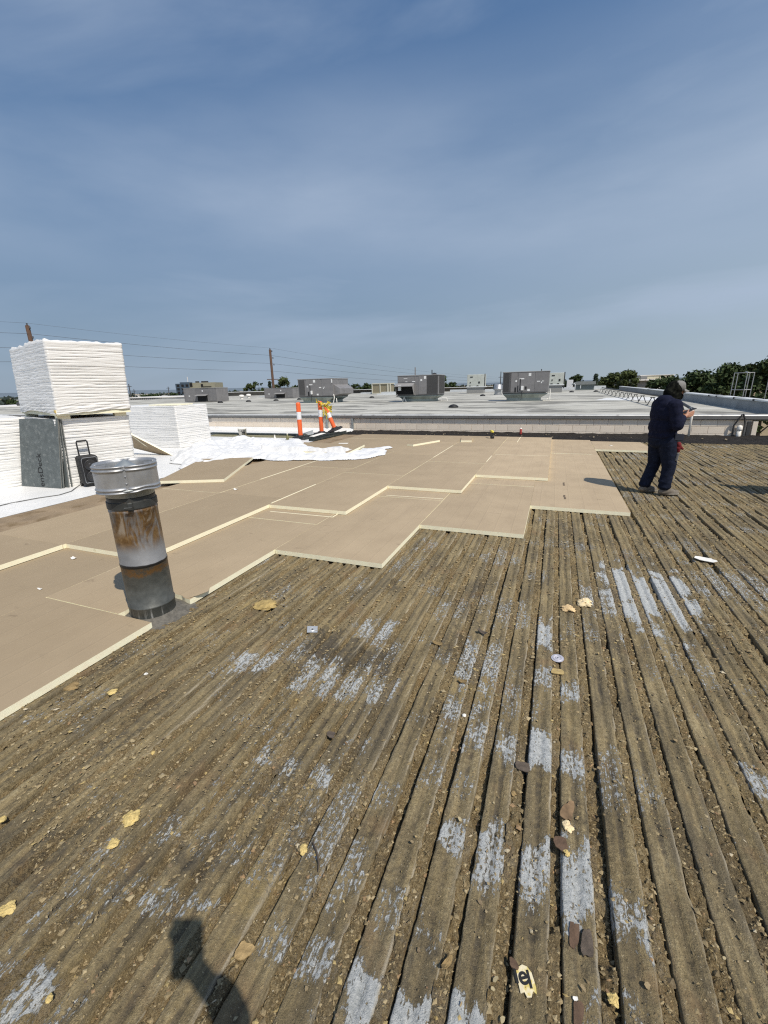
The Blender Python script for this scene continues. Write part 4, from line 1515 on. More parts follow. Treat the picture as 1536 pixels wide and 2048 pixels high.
def pale_unit(x0, x1, yf, z0, z1, label):
    w = x1 - x0
    u = empty('rooftop_unit', ((x0 + x1) / 2, yf, ZR))
    tag(u, label, 'air conditioner', 'pale air conditioners far back on the roof')
    b, t = z0 - ZR, z1 - ZR
    MB().box((0, .8, (b + t) / 2), (w * .92, 1.5, t - b), bev=.02).build('cabinet', M_CREAMU, u)
    MB().box((-.05, .8, b * .5 - .05), (w * .9, 1.4, b - .1), bev=.02).build('curb', simple('curb_mesh', (.26, .26, .25), .8, var=.25, scale=30), u)
    MB().box((0, .8, b - .04), (w + .05, 1.6, .10), bev=.01).build('curb_flange', M_COPING, u)
    mb = MB()
    for (xx, zz, ww, hh) in ((-.22, t - .26, .28, .1), (.20, b + .42, .16, .2), (-.28, b + .42, .1, .14), (-.3, b + .06, .2, .1), (.12, b + .06, .2, .1)):
        mb.box((xx * w, .04, zz), (ww, .03, hh))
    mb.build('knockout', M_BLACK, u)
    mb = MB()
    mb.tube([(w * .5, .1, b * .5), (w * .5, .1, t + .05)], .05, 8)
    mb.build('flue_post', M_PIPE, u)
    return u


pale_unit(-9.35, -7.35, 49.0, 1.41, 2.67, 'weathered pale unit with black slots, far back between the two big grey units')
pale_unit(-.80, .65, 47.6, 1.44, 2.56, 'weathered pale unit peeking out behind the right end of the grilled grey unit')

# condenser with tan fins
u = empty('condenser', (-22.3, 56.0, ZR))
tag(u, 'tan finned condenser in a white frame far back on the roof', 'condenser')
MB().box((0, .9, .72), (2.5, 1.6, 1.15)).build('coil', M_TANFIN, u)
mb = MB()
for x in (-1.32, -.15, .98, 1.32):
    mb.box((x, .08, .72), (.14 if x != .98 else .22, .12, 1.25), bev=.01)
mb.box((0, .9, 1.36), (2.75, 1.8, .12), bev=.01)
mb.box((0, .9, .10), (2.75, 1.8, .12), bev=.01)
mb.build('frame', M_BEIGE, u)
# turbine ventilator
u = empty('turbine_vent', (-4.95, 41.2, ZR))
tag(u, 'round galvanised ventilator cap on a stub, left of the grilled grey unit', 'roof vent')
MB().lathe([(.36, 0), (.36, .10), (.30, .12), (.30, .42), (.36, .44)], seg=18).build('stub', M_STEEL, u, smooth=False)
MB().lathe([(.36, .44), (.43, .47), (.43, .56), (.38, .60), (.38, .86), (.28, .95), (.001, .99)], seg=20).build('cap', M_STEEL, u, smooth=True)
# white chimney box
u = empty('chimney', (1.68, 67.6, ZR))
tag(u, 'tall plain white chimney box at the back of the far roof', 'chimney')
MB().box((0, 0, .62), (.80, .8, 1.24), bev=.02).build('shaft', M_WHITE, u)
MB().box((0, 0, .08), (1.2, 1.1, .16), bev=.02).build('base', M_COPING, u)
# grey curved exhaust hood
u = empty('exhaust_hood', (3.0, 58.0, ZR))
tag(u, 'rounded grey green exhaust hood at the back right of the far roof', 'exhaust hood')
MB().box((.15, .6, .30), (2.0, 1.0, .60), bev=.02).build('housing', simple('hood_green_grey', (.17, .20, .195), .6, var=.1), u)
mb = MB()
pts = [(-1.3, .62), (-1.2, .78), (-.95, .92), (-.6, 1.0), (1.25, 1.0), (1.3, .62)]
mb.add([(x, -.1, z) for x, z in pts] + [(x, 1.3, z) for x, z in pts], [tuple(range(5, -1, -1)), tuple(range(6, 12))] + [(i, (i + 1) % 6, 6 + (i + 1) % 6, 6 + i) for i in range(6)])
mb.build('canopy', simple('hood_grey', (.21, .225, .215), .55, var=.1), u)
mb = MB()
mb.tube([(-.95, -.15, 0), (-.95, -.15, .62), (-1.05, -.15, .78), (-1.25, -.15, .82), (-1.45, -.15, .74)], .05, 8)
mb.tube([(-.35, -.14, .2), (-.35, -.14, .55)], .05, 8)
mb.build('pipe', M_COPING, u)
# three little white mushroom vents
for (x, y, s_), lab in zip(((-32.1, 36.2, 1.0), (-33.7, 41.2, 1.15), (-36.2, 45.6, 1.2)),
                           ('white mushroom vent nearest the small hooded grey unit, left of its pair', 'white mushroom vent standing in the middle of three before the brown penthouse wall', 'white mushroom vent farthest right of three before the brown penthouse wall')):
    u = empty('mushroom_vent', (x, y, ZR))
    tag(u, lab, 'roof vent', 'white mushroom vents on the far roof')
    MB().lathe([(.17 * s_, 0), (.15 * s_, .05), (.15 * s_, .24 * s_)], seg=14).build('stub', M_PVC, u, smooth=True)
    MB().lathe([(.24 * s_, .20 * s_), (.25 * s_, .24 * s_), (.25 * s_, .33 * s_), (.18 * s_, .40 * s_), (.001, .42 * s_)], seg=16).build('cap', M_PVC, u, smooth=True)
# small black roof drains / pipe feet
dr0 = None
for i, (x, y, lab) in enumerate(((-26.5, 29.6, 'black drain farthest left of a row along the far roof'), (-25.0, 31.4, 'black drain second from the left in a row along the far roof'), (-23.4, 33.2, 'black drain third from the left, below the small grey unit'), (-22.4, 35.5, 'black drain just left of the grey unit with white plates'),
                                 (-16.2, 38.3, 'black drain right of the grey unit with white plates'), (-14.4, 40.8, 'black drain between the grey unit with plates and the tan condenser'), (-12.4, 42.8, 'black drain in front of the tan condenser'),
                                 (-5.9, 38.5, 'black drain in front of the far pale unit'), (-4.4, 20.1, 'black drain nearest the roof edge, left of the grilled grey unit'), (1.4, 47.0, 'black drain in front of the white chimney'), (3.6, 47.5, 'black drain in front of the grey exhaust hood'))):
    u = empty('roof_drain', (x, y, ZR))
    tag(u, lab, 'roof drain', 'black roof drains on the far roof')
    if dr0 is None:
        dr0 = MB().lathe([(.20, 0), (.24, .02), (.22, .07), (.12, .13), (.001, .15)], seg=12)
    dr0.build('strainer', M_BLACK, u, smooth=True)

# gas pipe on A-shaped stands
gp = empty('gas_pipe', (3.8, 15.1, ZR))
tag(gp, 'long dark gas pipe carried over the far roof on a row of splayed stands', 'pipe')


def gpx(y):
    return -.04 + (y - 15.1) * .003


pts = [(-.09, -.02, .185), (-.07, .25, .20), (-.04, 1.5, .30), (-.02, 2.9, .40)]
y = 18.2
while y < 46:
    pts.append((gpx(y), y - 15.1, .415 + .008 * math.sin(y)))
    y += 2.2
MB().tube(pts, .042, 10).build('pipe_run', M_PIPE, gp, smooth=True)
mb = MB().mat(0)
mb.lathe([(.05, 0), (.055, .01), (.055, .09), (.05, .10)], (0, 0, 0), 10)
e = mb.build('elbow', M_STEELDULL, gp, smooth=True, loc=(-.09, .04, .185), rot=(PI / 2, 0, 0))
stand = MB()
for sx_ in (-1, 1):
    stand.box((sx_ * .095, 0, .19), (.03, .045, .40), Euler((0, -sx_ * RAD(20), 0)))
stand.box((0, 0, .36), (.18, .07, .035))
for sx_ in (-1, 1):
    stand.box((sx_ * .175, 0, .012), (.09, .10, .024))
st0 = None
for y in (16.6, 18.8, 21.2, 23.6, 25.6, 27.4, 29.0, 30.8, 32.8, 35.1, 37.5, 40, 42.5, 45):
    if st0 is None:
        st0 = stand.build('stand', M_PIPE, gp)
        o = st0
    else:
        o = copy_of(st0, parent=gp)
    o.location = (gpx(y), y - 15.1, -.055 if y < 17 else 0)
    if y < 17:
        o.scale = (1, 1, .85)

# ladder cage beyond the parapet
for (xb, yb, lab, dx) in ((6.62, 21.4, 'galvanised ladder cage standing behind the grey parapet, the left of two', .60), (7.62, 21.0, 'galvanised ladder cage at the right edge behind the grey parapet, cut off by the frame', .62)):
    u = empty('ladder_cage', (xb, yb, .6))
    tag(u, lab, 'ladder cage', 'ladder cages behind the parapet')
    H_ = 1.30
    for (px, py) in ((-.02, 0), (.24, -.12), (.50, 0), (.50, .45), (.0, .45)):
        MB().tube([(px, py, 0), (px, py, H_ - .04)], .014, 6).build('upright', M_STEEL, u)
    for zz in (.62, H_ - .04):
        MB().tube([(0, .45, zz), (-.02, 0, zz), (.24, -.12, zz), (.50, 0, zz), (.50, .45, zz)], .014, 6).build('rail', M_STEEL, u)
    MB().tube([(.25, -.12, H_ - .04), (.27, .2, H_), (.5, .45, H_ - .04)], .014, 6).build('hoop', M_STEEL, u)
# ------------------------------------------------------------------ far buildings
def far_box(name, label, p0, p1, z1, depth, mats, cat='building', z0=-6.0, group=None):
    """a box building whose front runs from p0 to p1 (world xy)"""
    ax, ay = p0
    bx, by = p1
    w = math.hypot(bx - ax, by - ay)
    u = empty(name, ((ax + bx) / 2, (ay + by) / 2, z0), math.atan2(by - ay, bx - ax))
    tag(u, label, cat, group)
    h = z1 - z0
    MB().box((0, depth / 2, h / 2), (w, depth, h)).build('wall', mats[0], u)
    return u, w, h


M_BEIGEWALL = simple('beige_wall', (.30, .29, .215), .85, var=.08, scale=.4)
M_BLUEGLASS = simple('blue_glass', (.075, .11, .15), .3, .2, var=.2, scale=.6)
M_CREAMW = simple('cream_wall', (.62, .58, .44), .85, var=.05, scale=.3)
M_GREYB = simple('shaded_grey_wall', (.22, .22, .21), .85, var=.1, scale=.5)
M_WHITEW = simple('white_wall', (.72, .70, .67), .85, var=.06, scale=.5)
M_TANW = simple('tan_wall', (.46, .41, .35), .85, var=.08, scale=.5)

u, w, h = far_box('office_block', 'beige office block with one dark window recess and machinery on its roof, far left', (-210.0, 209.8), (-195.5, 215.5), 6.45, 14, [M_BEIGEWALL])
for (fx, zz, ww, hh) in ((.0, h - 1.7, 1.2, 1.7), (.20, h - 2.4, 5.0, .25), (-.43, h - 1.2, 1.6, 2.2)):
    MB().box((fx * w, -.1, zz), (ww, .3, hh)).build('window', M_DARK, u)
mb = MB()
for xx in (-.28, -.22, -.05, .02, .08, .14):
    mb.box((xx * w, 3, h + .45), (.9, 1.5, .9))
mb.build('roof_plant', M_PIPE, u)
u, w, h = far_box('glass_tower', 'dark blue glass office tower beside the beige block, far left', (-276.6, 262.2), (-263.0, 267.5), 7.3, 12, [M_BLUEGLASS])
for i in range(4):
    for k in range(3):
        MB().box(((-.36 + .24 * i) * w, -.05, h - 1.5 - 2.6 * k), (1.9, .2, 1.7)).build('window', M_DARK, u)
MB().box((0, 3, h + .5), (w * .5, 6, 1.0)).build('roof_plant', M_BLUEGLASS, u)
MB().tube([(1.5, 3, h + 1), (1.5, 3, h + 5)], .25, 6).build('mast', M_WHITEW, u)

u, w, h = far_box('cream_warehouse', 'cream coloured block with a flat roof rising behind the trees on the right', (34.5, 227.6), (48.5, 232.9), 3.35, 18, [M_CREAMW])
MB().box((-.40 * w, -.15, h - 1.3), (w * .20, .4, 2.6)).build('end_panel', M_GREYB, u)
MB().box((0, 9, h + .12), (w + .4, 18.6, .24)).build('coping', M_WHITEW, u)
u, w, h = far_box('colonnade_building', 'low white roofed building with a row of pale pillars, below the cream block', (28.5, 207.9), (45.0, 214.5), 1.35, 14, [M_GREYB])
MB().box((0, 6.5, h + .2), (w + .8, 16, .5)).build('roof', M_WHITEW, u)
pl = MB().box((0, 0, (h - .1) / 2), (.55, .5, h - .1)).build('pillar', M_WHITEW, u, loc=(0, -.4, 0))
for i in range(11):
    o = pl if i == 0 else copy_of(pl, parent=u)
    o.location = (w * (.02 + .046 * i), -.4, 0)

# ribbed white wall and its plain neighbour on the left
u, w, h = far_box('ribbed_wall_building', 'long low white building with a ribbed metal wall, seen over the far white pallet', (-59.5, 45.7), (-50.3, 49.3), .88, 12, [M_WHITEW])
MB().box((0, 6, h + .04), (w + .3, 12.4, .10)).build('roof', M_WHITEW, u)
rb = MB().box((0, 0, 0), (.10, .14, 1.1)).build('wall_rib', simple('rib_grey', (.36, .34, .32), .8), u, loc=(0, -.06, h - .60))
for i in range(22):
    o = rb if i == 0 else copy_of(rb, parent=u)
    o.location = (-w / 2 + .35 + .28 * i, -.06, h - .60)
u, w, h = far_box('flat_roof_building', 'low tan flat roofed building at the left edge, beyond the stacked pallets', (-52.5, 23.8), (-44.0, 27.4), .62, 10, [M_TANW])
MB().box((0, 5, h + .05), (w + .2, 10.2, .12)).build('roof', M_WHITEW, u)
MB().lathe([(.30, 0), (.36, .1), (.30, .32), (.001, .4)], (w * .05, 1.0, h + .1), 12).build('dish_vent', M_PIPE, u)
MB().box((w * .30, .6, h + .25), (1.8, .3, .22)).build('pipe_rack', simple('red_brown_pipe', (.20, .09, .06), .7), u)

# scattered roofs of the town beyond, to the left
TOWN = [(-277, 226, -.1, 4.5, 0, 'small white walled building among dark trees beyond the ribbed wall'), (-249, 214, -.9, 10, 1, 'wide tan roofed building beyond the ribbed wall, left of the glass tower'),
        (-233, 230, -.4, 7, 0, 'white building just left of the glass tower'), (-317, 165, -1.2, 5, 1, 'tan roofed building at the far left edge of the skyline'),
        (-272, 149, -1.0, 5, 0, 'white building at the far left between the pole and the pallet'), (-245, 118, -1.6, 9, 0, 'long white roof low on the far left skyline'),
        (-168, 205, -.3, 9, 0, 'long white roof between the beige block and the wooden pole'), (-118, 160, .2, 8, 0, 'white roofed building just left of the trees by the wooden pole'),
        (-95, 150, .6, 5, 1, 'tan house beside the trees left of the wooden pole')]
for x, y, z1, w, c, lab in TOWN:
    u, ww, h = far_box('town_building', lab, (x, y), (x + w * .93, y + w * .36), z1, 8, [M_WHITEW if c == 0 else M_TANW], group='roofs of the town on the left skyline')
    MB().box((0, 4, h + .12), (ww + .3, 8.3, .25)).build('roof', M_WHITEW if c == 0 else M_COPING, u)

# ------------------------------------------------------------------ poles and wires


def pole(name, label, x, y, ztop, r, arms, group='utility poles', lean=(0, 0)):
    u = empty(name, (x, y, -6))
    tag(u, label, 'pole', group)
    H_ = ztop + 6
    MB().tube([(0, 0, 0), (lean[0] * .5, lean[1] * .5, H_ * .5), (lean[0], lean[1], H_)], [r * 1.25, r * 1.1, r], 10).build('shaft', M_WOODP, u, smooth=True)
    for (zz, ln, ang) in arms:
        MB().box((lean[0] * zz / H_, lean[1] * zz / H_, zz), (ln, .10, .10), ang).build('crossarm', M_WOODP, u)
    mb = MB()
    for zz in (H_ - .3, H_ - 1.2, H_ - 2.1, H_ + .02):
        mb.lathe([(.05, 0), (.09, .05), (.06, .12), (.09, .17), (.001, .22)], (lean[0] * min(zz, H_) / H_ + (r + .1 if zz < H_ else 0), lean[1], zz), 8)
    mb.build('insulator', M_WIRE, u)
    return u


pole('utility_pole', 'tall brown wooden pole standing beyond the far roof, left of centre', -37.1, 52.3, 7.0, .17, [(9.0, 1.6, .6)], lean=(-1.05, 1.5))
pole('utility_pole', 'dark brown pole top rising behind the tall white pallet stack', -47.3, 28.4, 8.25, .185, [], lean=(-1.8, 1.1))
for (x, y, z, r, lab) in ((-112.4, 90.2, 3.99, .16, 'thin pole just right of the white pallet stack'), (-139, 113.2, 2.8, .13, 'second thinner pole right of the white pallet stack'), (-170.6, 157.3, 3.9, .2, 'thin pole left of the glass tower'),
                          (-36, 62.5, 3.1, .10, 'pale thin mast before the trees, left of the tan condenser'), (-7.0, 60.5, 3.15, .07, 'black thin post at the right of the far pale unit'), (-5.6, 95, 3.3, .14, 'distant dark pole left of the grilled grey unit'),
                          (-3.6, 110, 4.6, .16, 'taller distant dark pole just left of the grilled grey unit'), (-88, 110, 2.6, .11, 'thin pole right of the beige block'), (-82, 108, 2.1, .10, 'shortest thin pole right of the beige block')):
    u = empty('thin_pole', (x, y, -6))
    tag(u, lab, 'pole', 'thin poles on the skyline')
    MB().tube([(0, 0, 0), (0, 0, z + 6)], [r * 1.2, r * .8], 6).build('shaft', M_WIRE if z < 3.1 or y > 70 else M_PIPE, u)
    MB().box((0, 0, z + 5.3), (r * 8, r, r), .5).build('crossarm', M_WIRE, u)


def wire(pts, label, r=.015):
    P = [Vector(p) for p in pts]
    out = []
    for a, b in zip(P[:-1], P[1:]):
        n = 8
        for i in range(n):
            t = i / n
            q = a.lerp(b, t)
            q.z -= 4 * t * (1 - t) * (b - a).length * .006
            out.append(q)
    out.append(P[-1])
    o = MB().tube(out, r, 5).build('power_line', M_WIRE)
    tag(o, label, 'power line', 'power lines strung between the poles')


wire([(-52, -4, 6.6), (-48.9, 29.5, 7.5), (-38.11, 53.7, 6.25), (-25, 105, 3.6), (-10, 165, 3.0)], 'uppermost of three power lines meeting the tall brown pole')
wire([(-52, -4, 5.3), (-48.7, 29.2, 6.15), (-38.0, 53.5, 5.16), (-25, 105, 2.9), (-10, 165, 2.4)], 'middle of three power lines meeting the tall brown pole')
wire([(-52, -4, 4.3), (-48.5, 28.9, 4.85), (-37.9, 53.3, 4.14), (-25, 105, 2.2), (-10, 165, 2.0)], 'lowest of three power lines meeting the tall brown pole')
wire([(-53, -4, 7.6), (-49.15, 29.55, 8.5), (-38.2, 53.9, 7.25), (-25, 105, 4.2), (-10, 165, 3.5)], 'faint thin wire running from pole top to pole top above the other lines', r=.009)

# ------------------------------------------------------------------ trees


def tree(label, x, y, ztop, rad, kind, nleaf=2600, z0=-6.0, leaf=.16, group='trees beyond the far roof'):
    rs = np.random.RandomState(int(abs(x * 13 + y * 7)) % 9999)
    u = empty('tree', (x, y, z0))
    tag(u, label, 'tree', group)
    H_ = ztop - z0
    # trunk and a few limbs
    mb = MB()
    mb.tube([(0, 0, 0), (.1, .05, H_ * .3), (.0, .1, H_ * .62), (.05, 0, H_ * .9)], [.05 * rad + .12, .04 * rad + .09, .06, .02], 7)
    for i in range(6):
        a = i * 1.05 + rs.rand()
        zb = H_ * (.32 + .07 * i)
        mb.tube([(0, 0, zb), (math.cos(a) * rad * .4, math.sin(a) * rad * .4, zb + H_ * .10), (math.cos(a) * rad * .75, math.sin(a) * rad * .75, zb + H_ * .2)], [.07, .05, .02], 5)
    mb.build('trunk', M_TRUNK, u)
    # crown: leaf faces on many overlapping clumps
    cl = []
    nc = 26 if kind != 2 else 20
    for i in range(nc):
        if kind == 2:           # conical
            f = (i + .5) / nc
            rr = rad * (1.05 - f) * .8
            a = rs.rand() * 6.28
            cl.append((math.cos(a) * rr * .5, math.sin(a) * rr * .5, H_ * (.25 + .73 * f), max(.28 * rad, rr * .55)))
        else:
            a = rs.rand() * 6.28
            f = rs.rand() ** .7
            prof_ = math.sqrt(max(0.05, 1 - (2 * f - .75) ** 2 * .55))
            rr = rad * prof_ * rs.rand() ** .5
            sr = rad * rs.uniform(.22, .42)
            cl.append((math.cos(a) * rr, math.sin(a) * rr, min(H_ * (.34 + .66 * f), H_ - sr * .9), sr))
    cl = np.array(cl)
    ci = rs.choice(len(cl), nleaf, p=cl[:, 3] ** 2 / (cl[:, 3] ** 2).sum())
    d_ = rs.normal(size=(nleaf, 3))
    d_ /= np.linalg.norm(d_, axis=1)[:, None]
    rr = cl[ci, 3] * (rs.rand(nleaf) ** .35) * (1 + .25 * rs.normal(size=nleaf))
    c = cl[ci, :3] + d_ * rr[:, None] * np.array([1, 1, .8])
    c[:, 2] = np.minimum(c[:, 2], H_ + .1 * rs.rand(nleaf))
    s_ = leaf * rs.uniform(.6, 1.5, nleaf)
    nrm = d_ * .7 + rs.normal(size=(nleaf, 3)) * .6 + np.array([0, 0, .35])
    nrm /= np.linalg.norm(nrm, axis=1)[:, None]
    t1 = np.cross(nrm, rs.normal(size=(nleaf, 3)))
    t1 /= np.linalg.norm(t1, axis=1)[:, None]
    t2 = np.cross(nrm, t1)
    q = np.stack([c + t1 * s_[:, None], c + t2 * s_[:, None] * .55, c - t1 * s_[:, None], c - t2 * s_[:, None] * .55], 1).reshape(-1, 3)
    mesh_np('crown', q, np.arange(nleaf * 4).reshape(-1, 4), M_LEAF[kind], parent=u)
    return u


for (x, y, zt, rad, kind, lab, n, lf) in (
        (12.82, 63.6, 2.04, 2.3, 0, 'leftmost and lowest tree of the dense row on the right, behind the worker', 5200, .21),
        (13.56, 57.3, 2.55, 2.4, 0, 'rounded dark tree second from the left in the dense row on the right', 5600, .20),
        (17.34, 63.2, 2.25, 2.6, 1, 'lighter green tree in the middle of the dense row on the right', 5600, .20),
        (14.7, 48.9, 2.95, 1.9, 0, 'tall ragged topped dark tree behind the ladder cage', 5600, .17),
        (17.3, 52.2, 2.9, 2.2, 1, 'olive green tree between the two ladder cages', 5600, .18),
        (16.0, 45.0, 3.25, 1.9, 0, 'tallest dark tree at the right edge of the photo', 5600, .17),
        (19.0, 48.5, 3.4, 2.2, 1, 'tree cut by the right edge of the photo', 4500, .18),
        (15.6, 66.5, 1.6, 2.6, 0, 'low dark tree filling the gap low in the dense row on the right', 4500, .20),
        (4.54, 137, 3.45, 2.6, 0, 'round dark tree directly behind the white chimney', 2600, .30),
        (1.75, 147, 2.5, 1.4, 0, 'small round tree at the left of the white chimney', 1300, .28),
        (8.38, 116, 3.25, 1.6, 2, 'pointed blue green conifer left of the cream block', 1800, .25),
        (8.5, 92, 2.3, 2.0, 1, 'low olive tree left of the large clump beyond the pipe run', 2600, .22),
        (9.3, 88.3, 3.0, 2.1, 1, 'broad olive tree in the clump beyond the pipe run', 3600, .22),
        (11.0, 83.4, 3.25, 1.5, 1, 'taller olive tree at the right of the clump beyond the pipe run', 3000, .21),
        (10.6, 90, 2.6, 2.0, 0, 'dark tree in the middle of the clump beyond the pipe run', 2600, .22),
        (-64.2, 81.5, 2.9, 1.5, 1, 'lowest green tree left of the tall brown pole', 1500, .22),
        (-65.6, 86.7, 3.5, 1.5, 0, 'taller tree second left of the tall brown pole', 1500, .22),
        (-63.4, 88, 3.5, 1.3, 2, 'dark pointed tree just left of the tall brown pole', 1300, .22),
        (-54.2, 80.2, 4.1, 2.0, 1, 'bright green round tree just right of the tall brown pole', 2200, .22),
        (-80, 125.6, 2.7, 1.3, 0, 'small dark tree right of the small grey unit', 900, .28),
        (-60.3, 122, 2.75, 1.7, 0, 'left of three round dark trees right of the unit with plates', 1100, .28),
        (-61.7, 133, 2.6, 1.7, 0, 'middle of three round dark trees right of the unit with plates', 1100, .28),
        (-56.4, 129.4, 2.8, 2.0, 0, 'largest of three round dark trees right of the unit with plates', 1300, .28),
        (-54.1, 147, 2.0, 1.4, 0, 'small dark tree just left of the hooded unit', 800, .30),
        (-24.0, 97.7, 3.6, 1.35, 0, 'dark narrow tree just right of the hooded unit', 1500, .22),
        (-27.5, 124, 2.3, 1.5, 0, 'small dark tree farther right of the hooded unit', 900, .26),
        (-119.9, 143, 1.6, 1.4, 0, 'small lone dark tree left of the wooden pole', 700, .32)):
    tree(lab, x, y, zt, rad, kind, n, leaf=lf)
for i, (x, y, zt, rad) in enumerate(((-202, 177, .6, 3.2), (-234, 198, .3, 3.4), (-185, 173, .9, 3.2), (-216, 115, -.1, 2.4), (-202, 110, -.6, 2.4), (-222, 190, .2, 3.0), (-212, 185, .1, 2.6), (-240, 130, -.4, 3.0))):
    tree(('dark tree left of the glass tower on the skyline', 'dark tree midway along the skyline above the ribbed white wall', 'dark tree closest to the glass tower on its left',
          'dark tree at the left edge of the skyline, right of its twin', 'dark tree nearest the tall pallet stack on its left side', 'dark tree over the ribbed white wall, nearer the thin poles',
          'low dark tree beside the small white walled building', 'dark tree farthest left on the skyline')[i], x, y, zt, rad, 0, 500, leaf=.6, group='trees of the town on the left skyline')

# the wooded, built-up plain reads as one low dark band towards the horizon
rs = np.random.RandomState(4)
NB = 16000
az = np.radians(rs.uniform(-86, 40, NB))
rr = rs.uniform(190, 900, NB)
cl = fbm(az * 60, rr * .012, 3, 5)
ok = cl > .46
az, rr = az[ok], rr[ok]
n = len(az)
hh = -6 + (2.5 + 5.2 * fbm(az * 90, rr * .02, 3, 9)) * rs.rand(n) ** .6
c = np.stack([np.sin(az) * rr, np.cos(az) * rr, hh], -1)
nrm = rs.normal(size=(n, 3)) + np.array([0, 0, .4])
nrm /= np.linalg.norm(nrm, axis=1)[:, None]
t1 = np.cross(nrm, rs.normal(size=(n, 3)))
t1 /= np.linalg.norm(t1, axis=1)[:, None]
t2 = np.cross(nrm, t1)
s_ = rs.uniform(.7, 1.7, n) * (.7 + rr / 700)
q = np.stack([c + t1 * s_[:, None], c + t2 * s_[:, None] * .7, c - t1 * s_[:, None], c - t2 * s_[:, None] * .7], 1).reshape(-1, 3)
o = mesh_np('distant_woodland', q, np.arange(n * 4).reshape(-1, 4), simple('distant_leaves', (.050, .066, .060), .9, var=.35, scale=.02, spec=.1, geo=True))
tag(o, 'low dark band of distant trees along the horizon', 'woodland', kind='stuff')
# ------------------------------------------------------------------ vent pipe with its four-lobed cap
vp = empty('vent_pipe', (-2.84, 2.13, 0))
tag(vp, 'rusty galvanised vent pipe with a lobed metal cap in a notch of the tan boards', 'vent pipe')
prof = [(.163, -.04), (.163, .12), (.1665, .124), (.1665, .134), (.160, .138), (.160, .455), (.1625, .458), (.1625, .476), (.1595, .48), (.158, .875), (.161, .88), (.161, .893), (.158, .897), (.158, .985)]
MB().lathe(prof, seg=48).build('pipe', M_VENT, vp, smooth=True)
mb = MB()      # drawband and its bolt lug
mb.lathe([(.1595, .905), (.1645, .908), (.1645, .955), (.1595, .958)], seg=48)
mb.box((.158 * math.cos(-.75), .158 * math.sin(-.75), .93), (.05, .035, .06), -.75, bev=.005)
mb.tube([(.19 * math.cos(-.75) - .03 * math.sin(-.75), .19 * math.sin(-.75) + .0, .93), (.19 * math.cos(-.75) + .03 * math.sin(-.75), .19 * math.sin(-.75) - .03, .93)], .006, 6)
mb.build('drawband', simple('dark_band', (.055, .058, .056), .55, .4, var=.3, scale=20), vp)
SEG = 160
TH0 = math.atan2(-2.13, 2.84) - .07         # one seam faces the photographer


def lobe(t, k=1.0):
    a = abs(math.sin(2 * (t - TH0)))
    return .172 + .044 * a ** .42 * k


ringp = [(.001, .000), (.006, .002), (.006, .008), (.001, .011), (0, .012), (0, .021), (.001, .022), (.007, .026), (.007, .032), (.001, .036), (0, .037), (0, .048), (0, .09), (0, .142), (0, .153), (.001, .154),
         (.007, .158), (.007, .164), (.001, .168), (0, .169), (0, .179), (.001, .180), (.006, .183), (.006, .189), (.001, .193), (-.006, .192), (-.009, .17), (-.009, .02), (-.006, .001)]
V, F = [], []
for dz_i, (dr, dz) in enumerate(ringp):
    for k in range(SEG):
        t = 2 * PI * k / SEG
        dent = .012 * math.exp(-((((t - TH0 - .55 + PI) % (2 * PI)) - PI) / .25) ** 2) * math.exp(-(dz / .05) ** 2)
        r = lobe(t) + dr - dent
        V.append((r * math.cos(t), r * math.sin(t), 1.030 + dz + dent * .8))
n = len(ringp)
for i in range(n):
    for k in range(SEG):
        i2, k2 = (i + 1) % n, (k + 1) % SEG
        F.append((i * SEG + k, i * SEG + k2, i2 * SEG + k2, i2 * SEG + k))
wband = mesh_np('wind_band', V, F, M_STEEL, parent=vp, smooth=True)
MB().lathe([(.150, 1.112), (.156, 1.118), (.09, 1.182), (.012, 1.238), (.001, 1.240)], seg=40).build('cone', M_STEELDULL, vp, smooth=True)
MB().lathe([(.150, .985), (.158, .99), (.160, 1.03), (.200, 1.045), (.200, 1.05), (.162, 1.06), (.150, 1.115)], seg=40).build('throat', M_STEELDULL, vp, smooth=True)  # flange widened to close a gap in the cap's shadow
for q in range(4):
    t = TH0 + q * PI / 2
    mb = MB()
    mb.box((.180 * math.cos(t), .180 * math.sin(t), 1.125), (.016, .026, .196), t, bev=.004)
    for zz in (1.05, 1.10, 1.15, 1.20):
        mb.lathe([(.007, 0), (.006, .006), (.001, .008)], (.189 * math.cos(t), .189 * math.sin(t), zz - .004), 8)
    mb.box((.150 * math.cos(t), .150 * math.sin(t), 1.203), (.06, .022, .014), t)
    mb.build('bracket', M_STEEL, wband)
mb = MB()      # mastic smeared round the foot
xs_ = []
V, F = [], []
for j, (r, z) in enumerate(((.158, .050), (.175, .030), (.215, .012), (.27, .004), (.31, -.01))):
    for k in range(40):
        t = 2 * PI * k / 40
        rr = r * (1 + (.28 * (float(vnoise(k * .55, j * .3, 6)) - .5) if j > 1 else 0))
        V.append((rr * math.cos(t), rr * math.sin(t), z + .006 * float(vnoise(k * .9, j * 1.1, 8))))
for j in range(4):
    for k in range(40):
        F.append((j * 40 + k, (j + 1) * 40 + k, (j + 1) * 40 + (k + 1) % 40, j * 40 + (k + 1) % 40))
mesh_np('foot_mastic', V, F, simple('grey_mastic', (.135, .125, .105), .85, var=.35, scale=30, bump=.006, bscale=80), parent=vp, smooth=True)

# ------------------------------------------------------------------ wrapped pallets of insulation


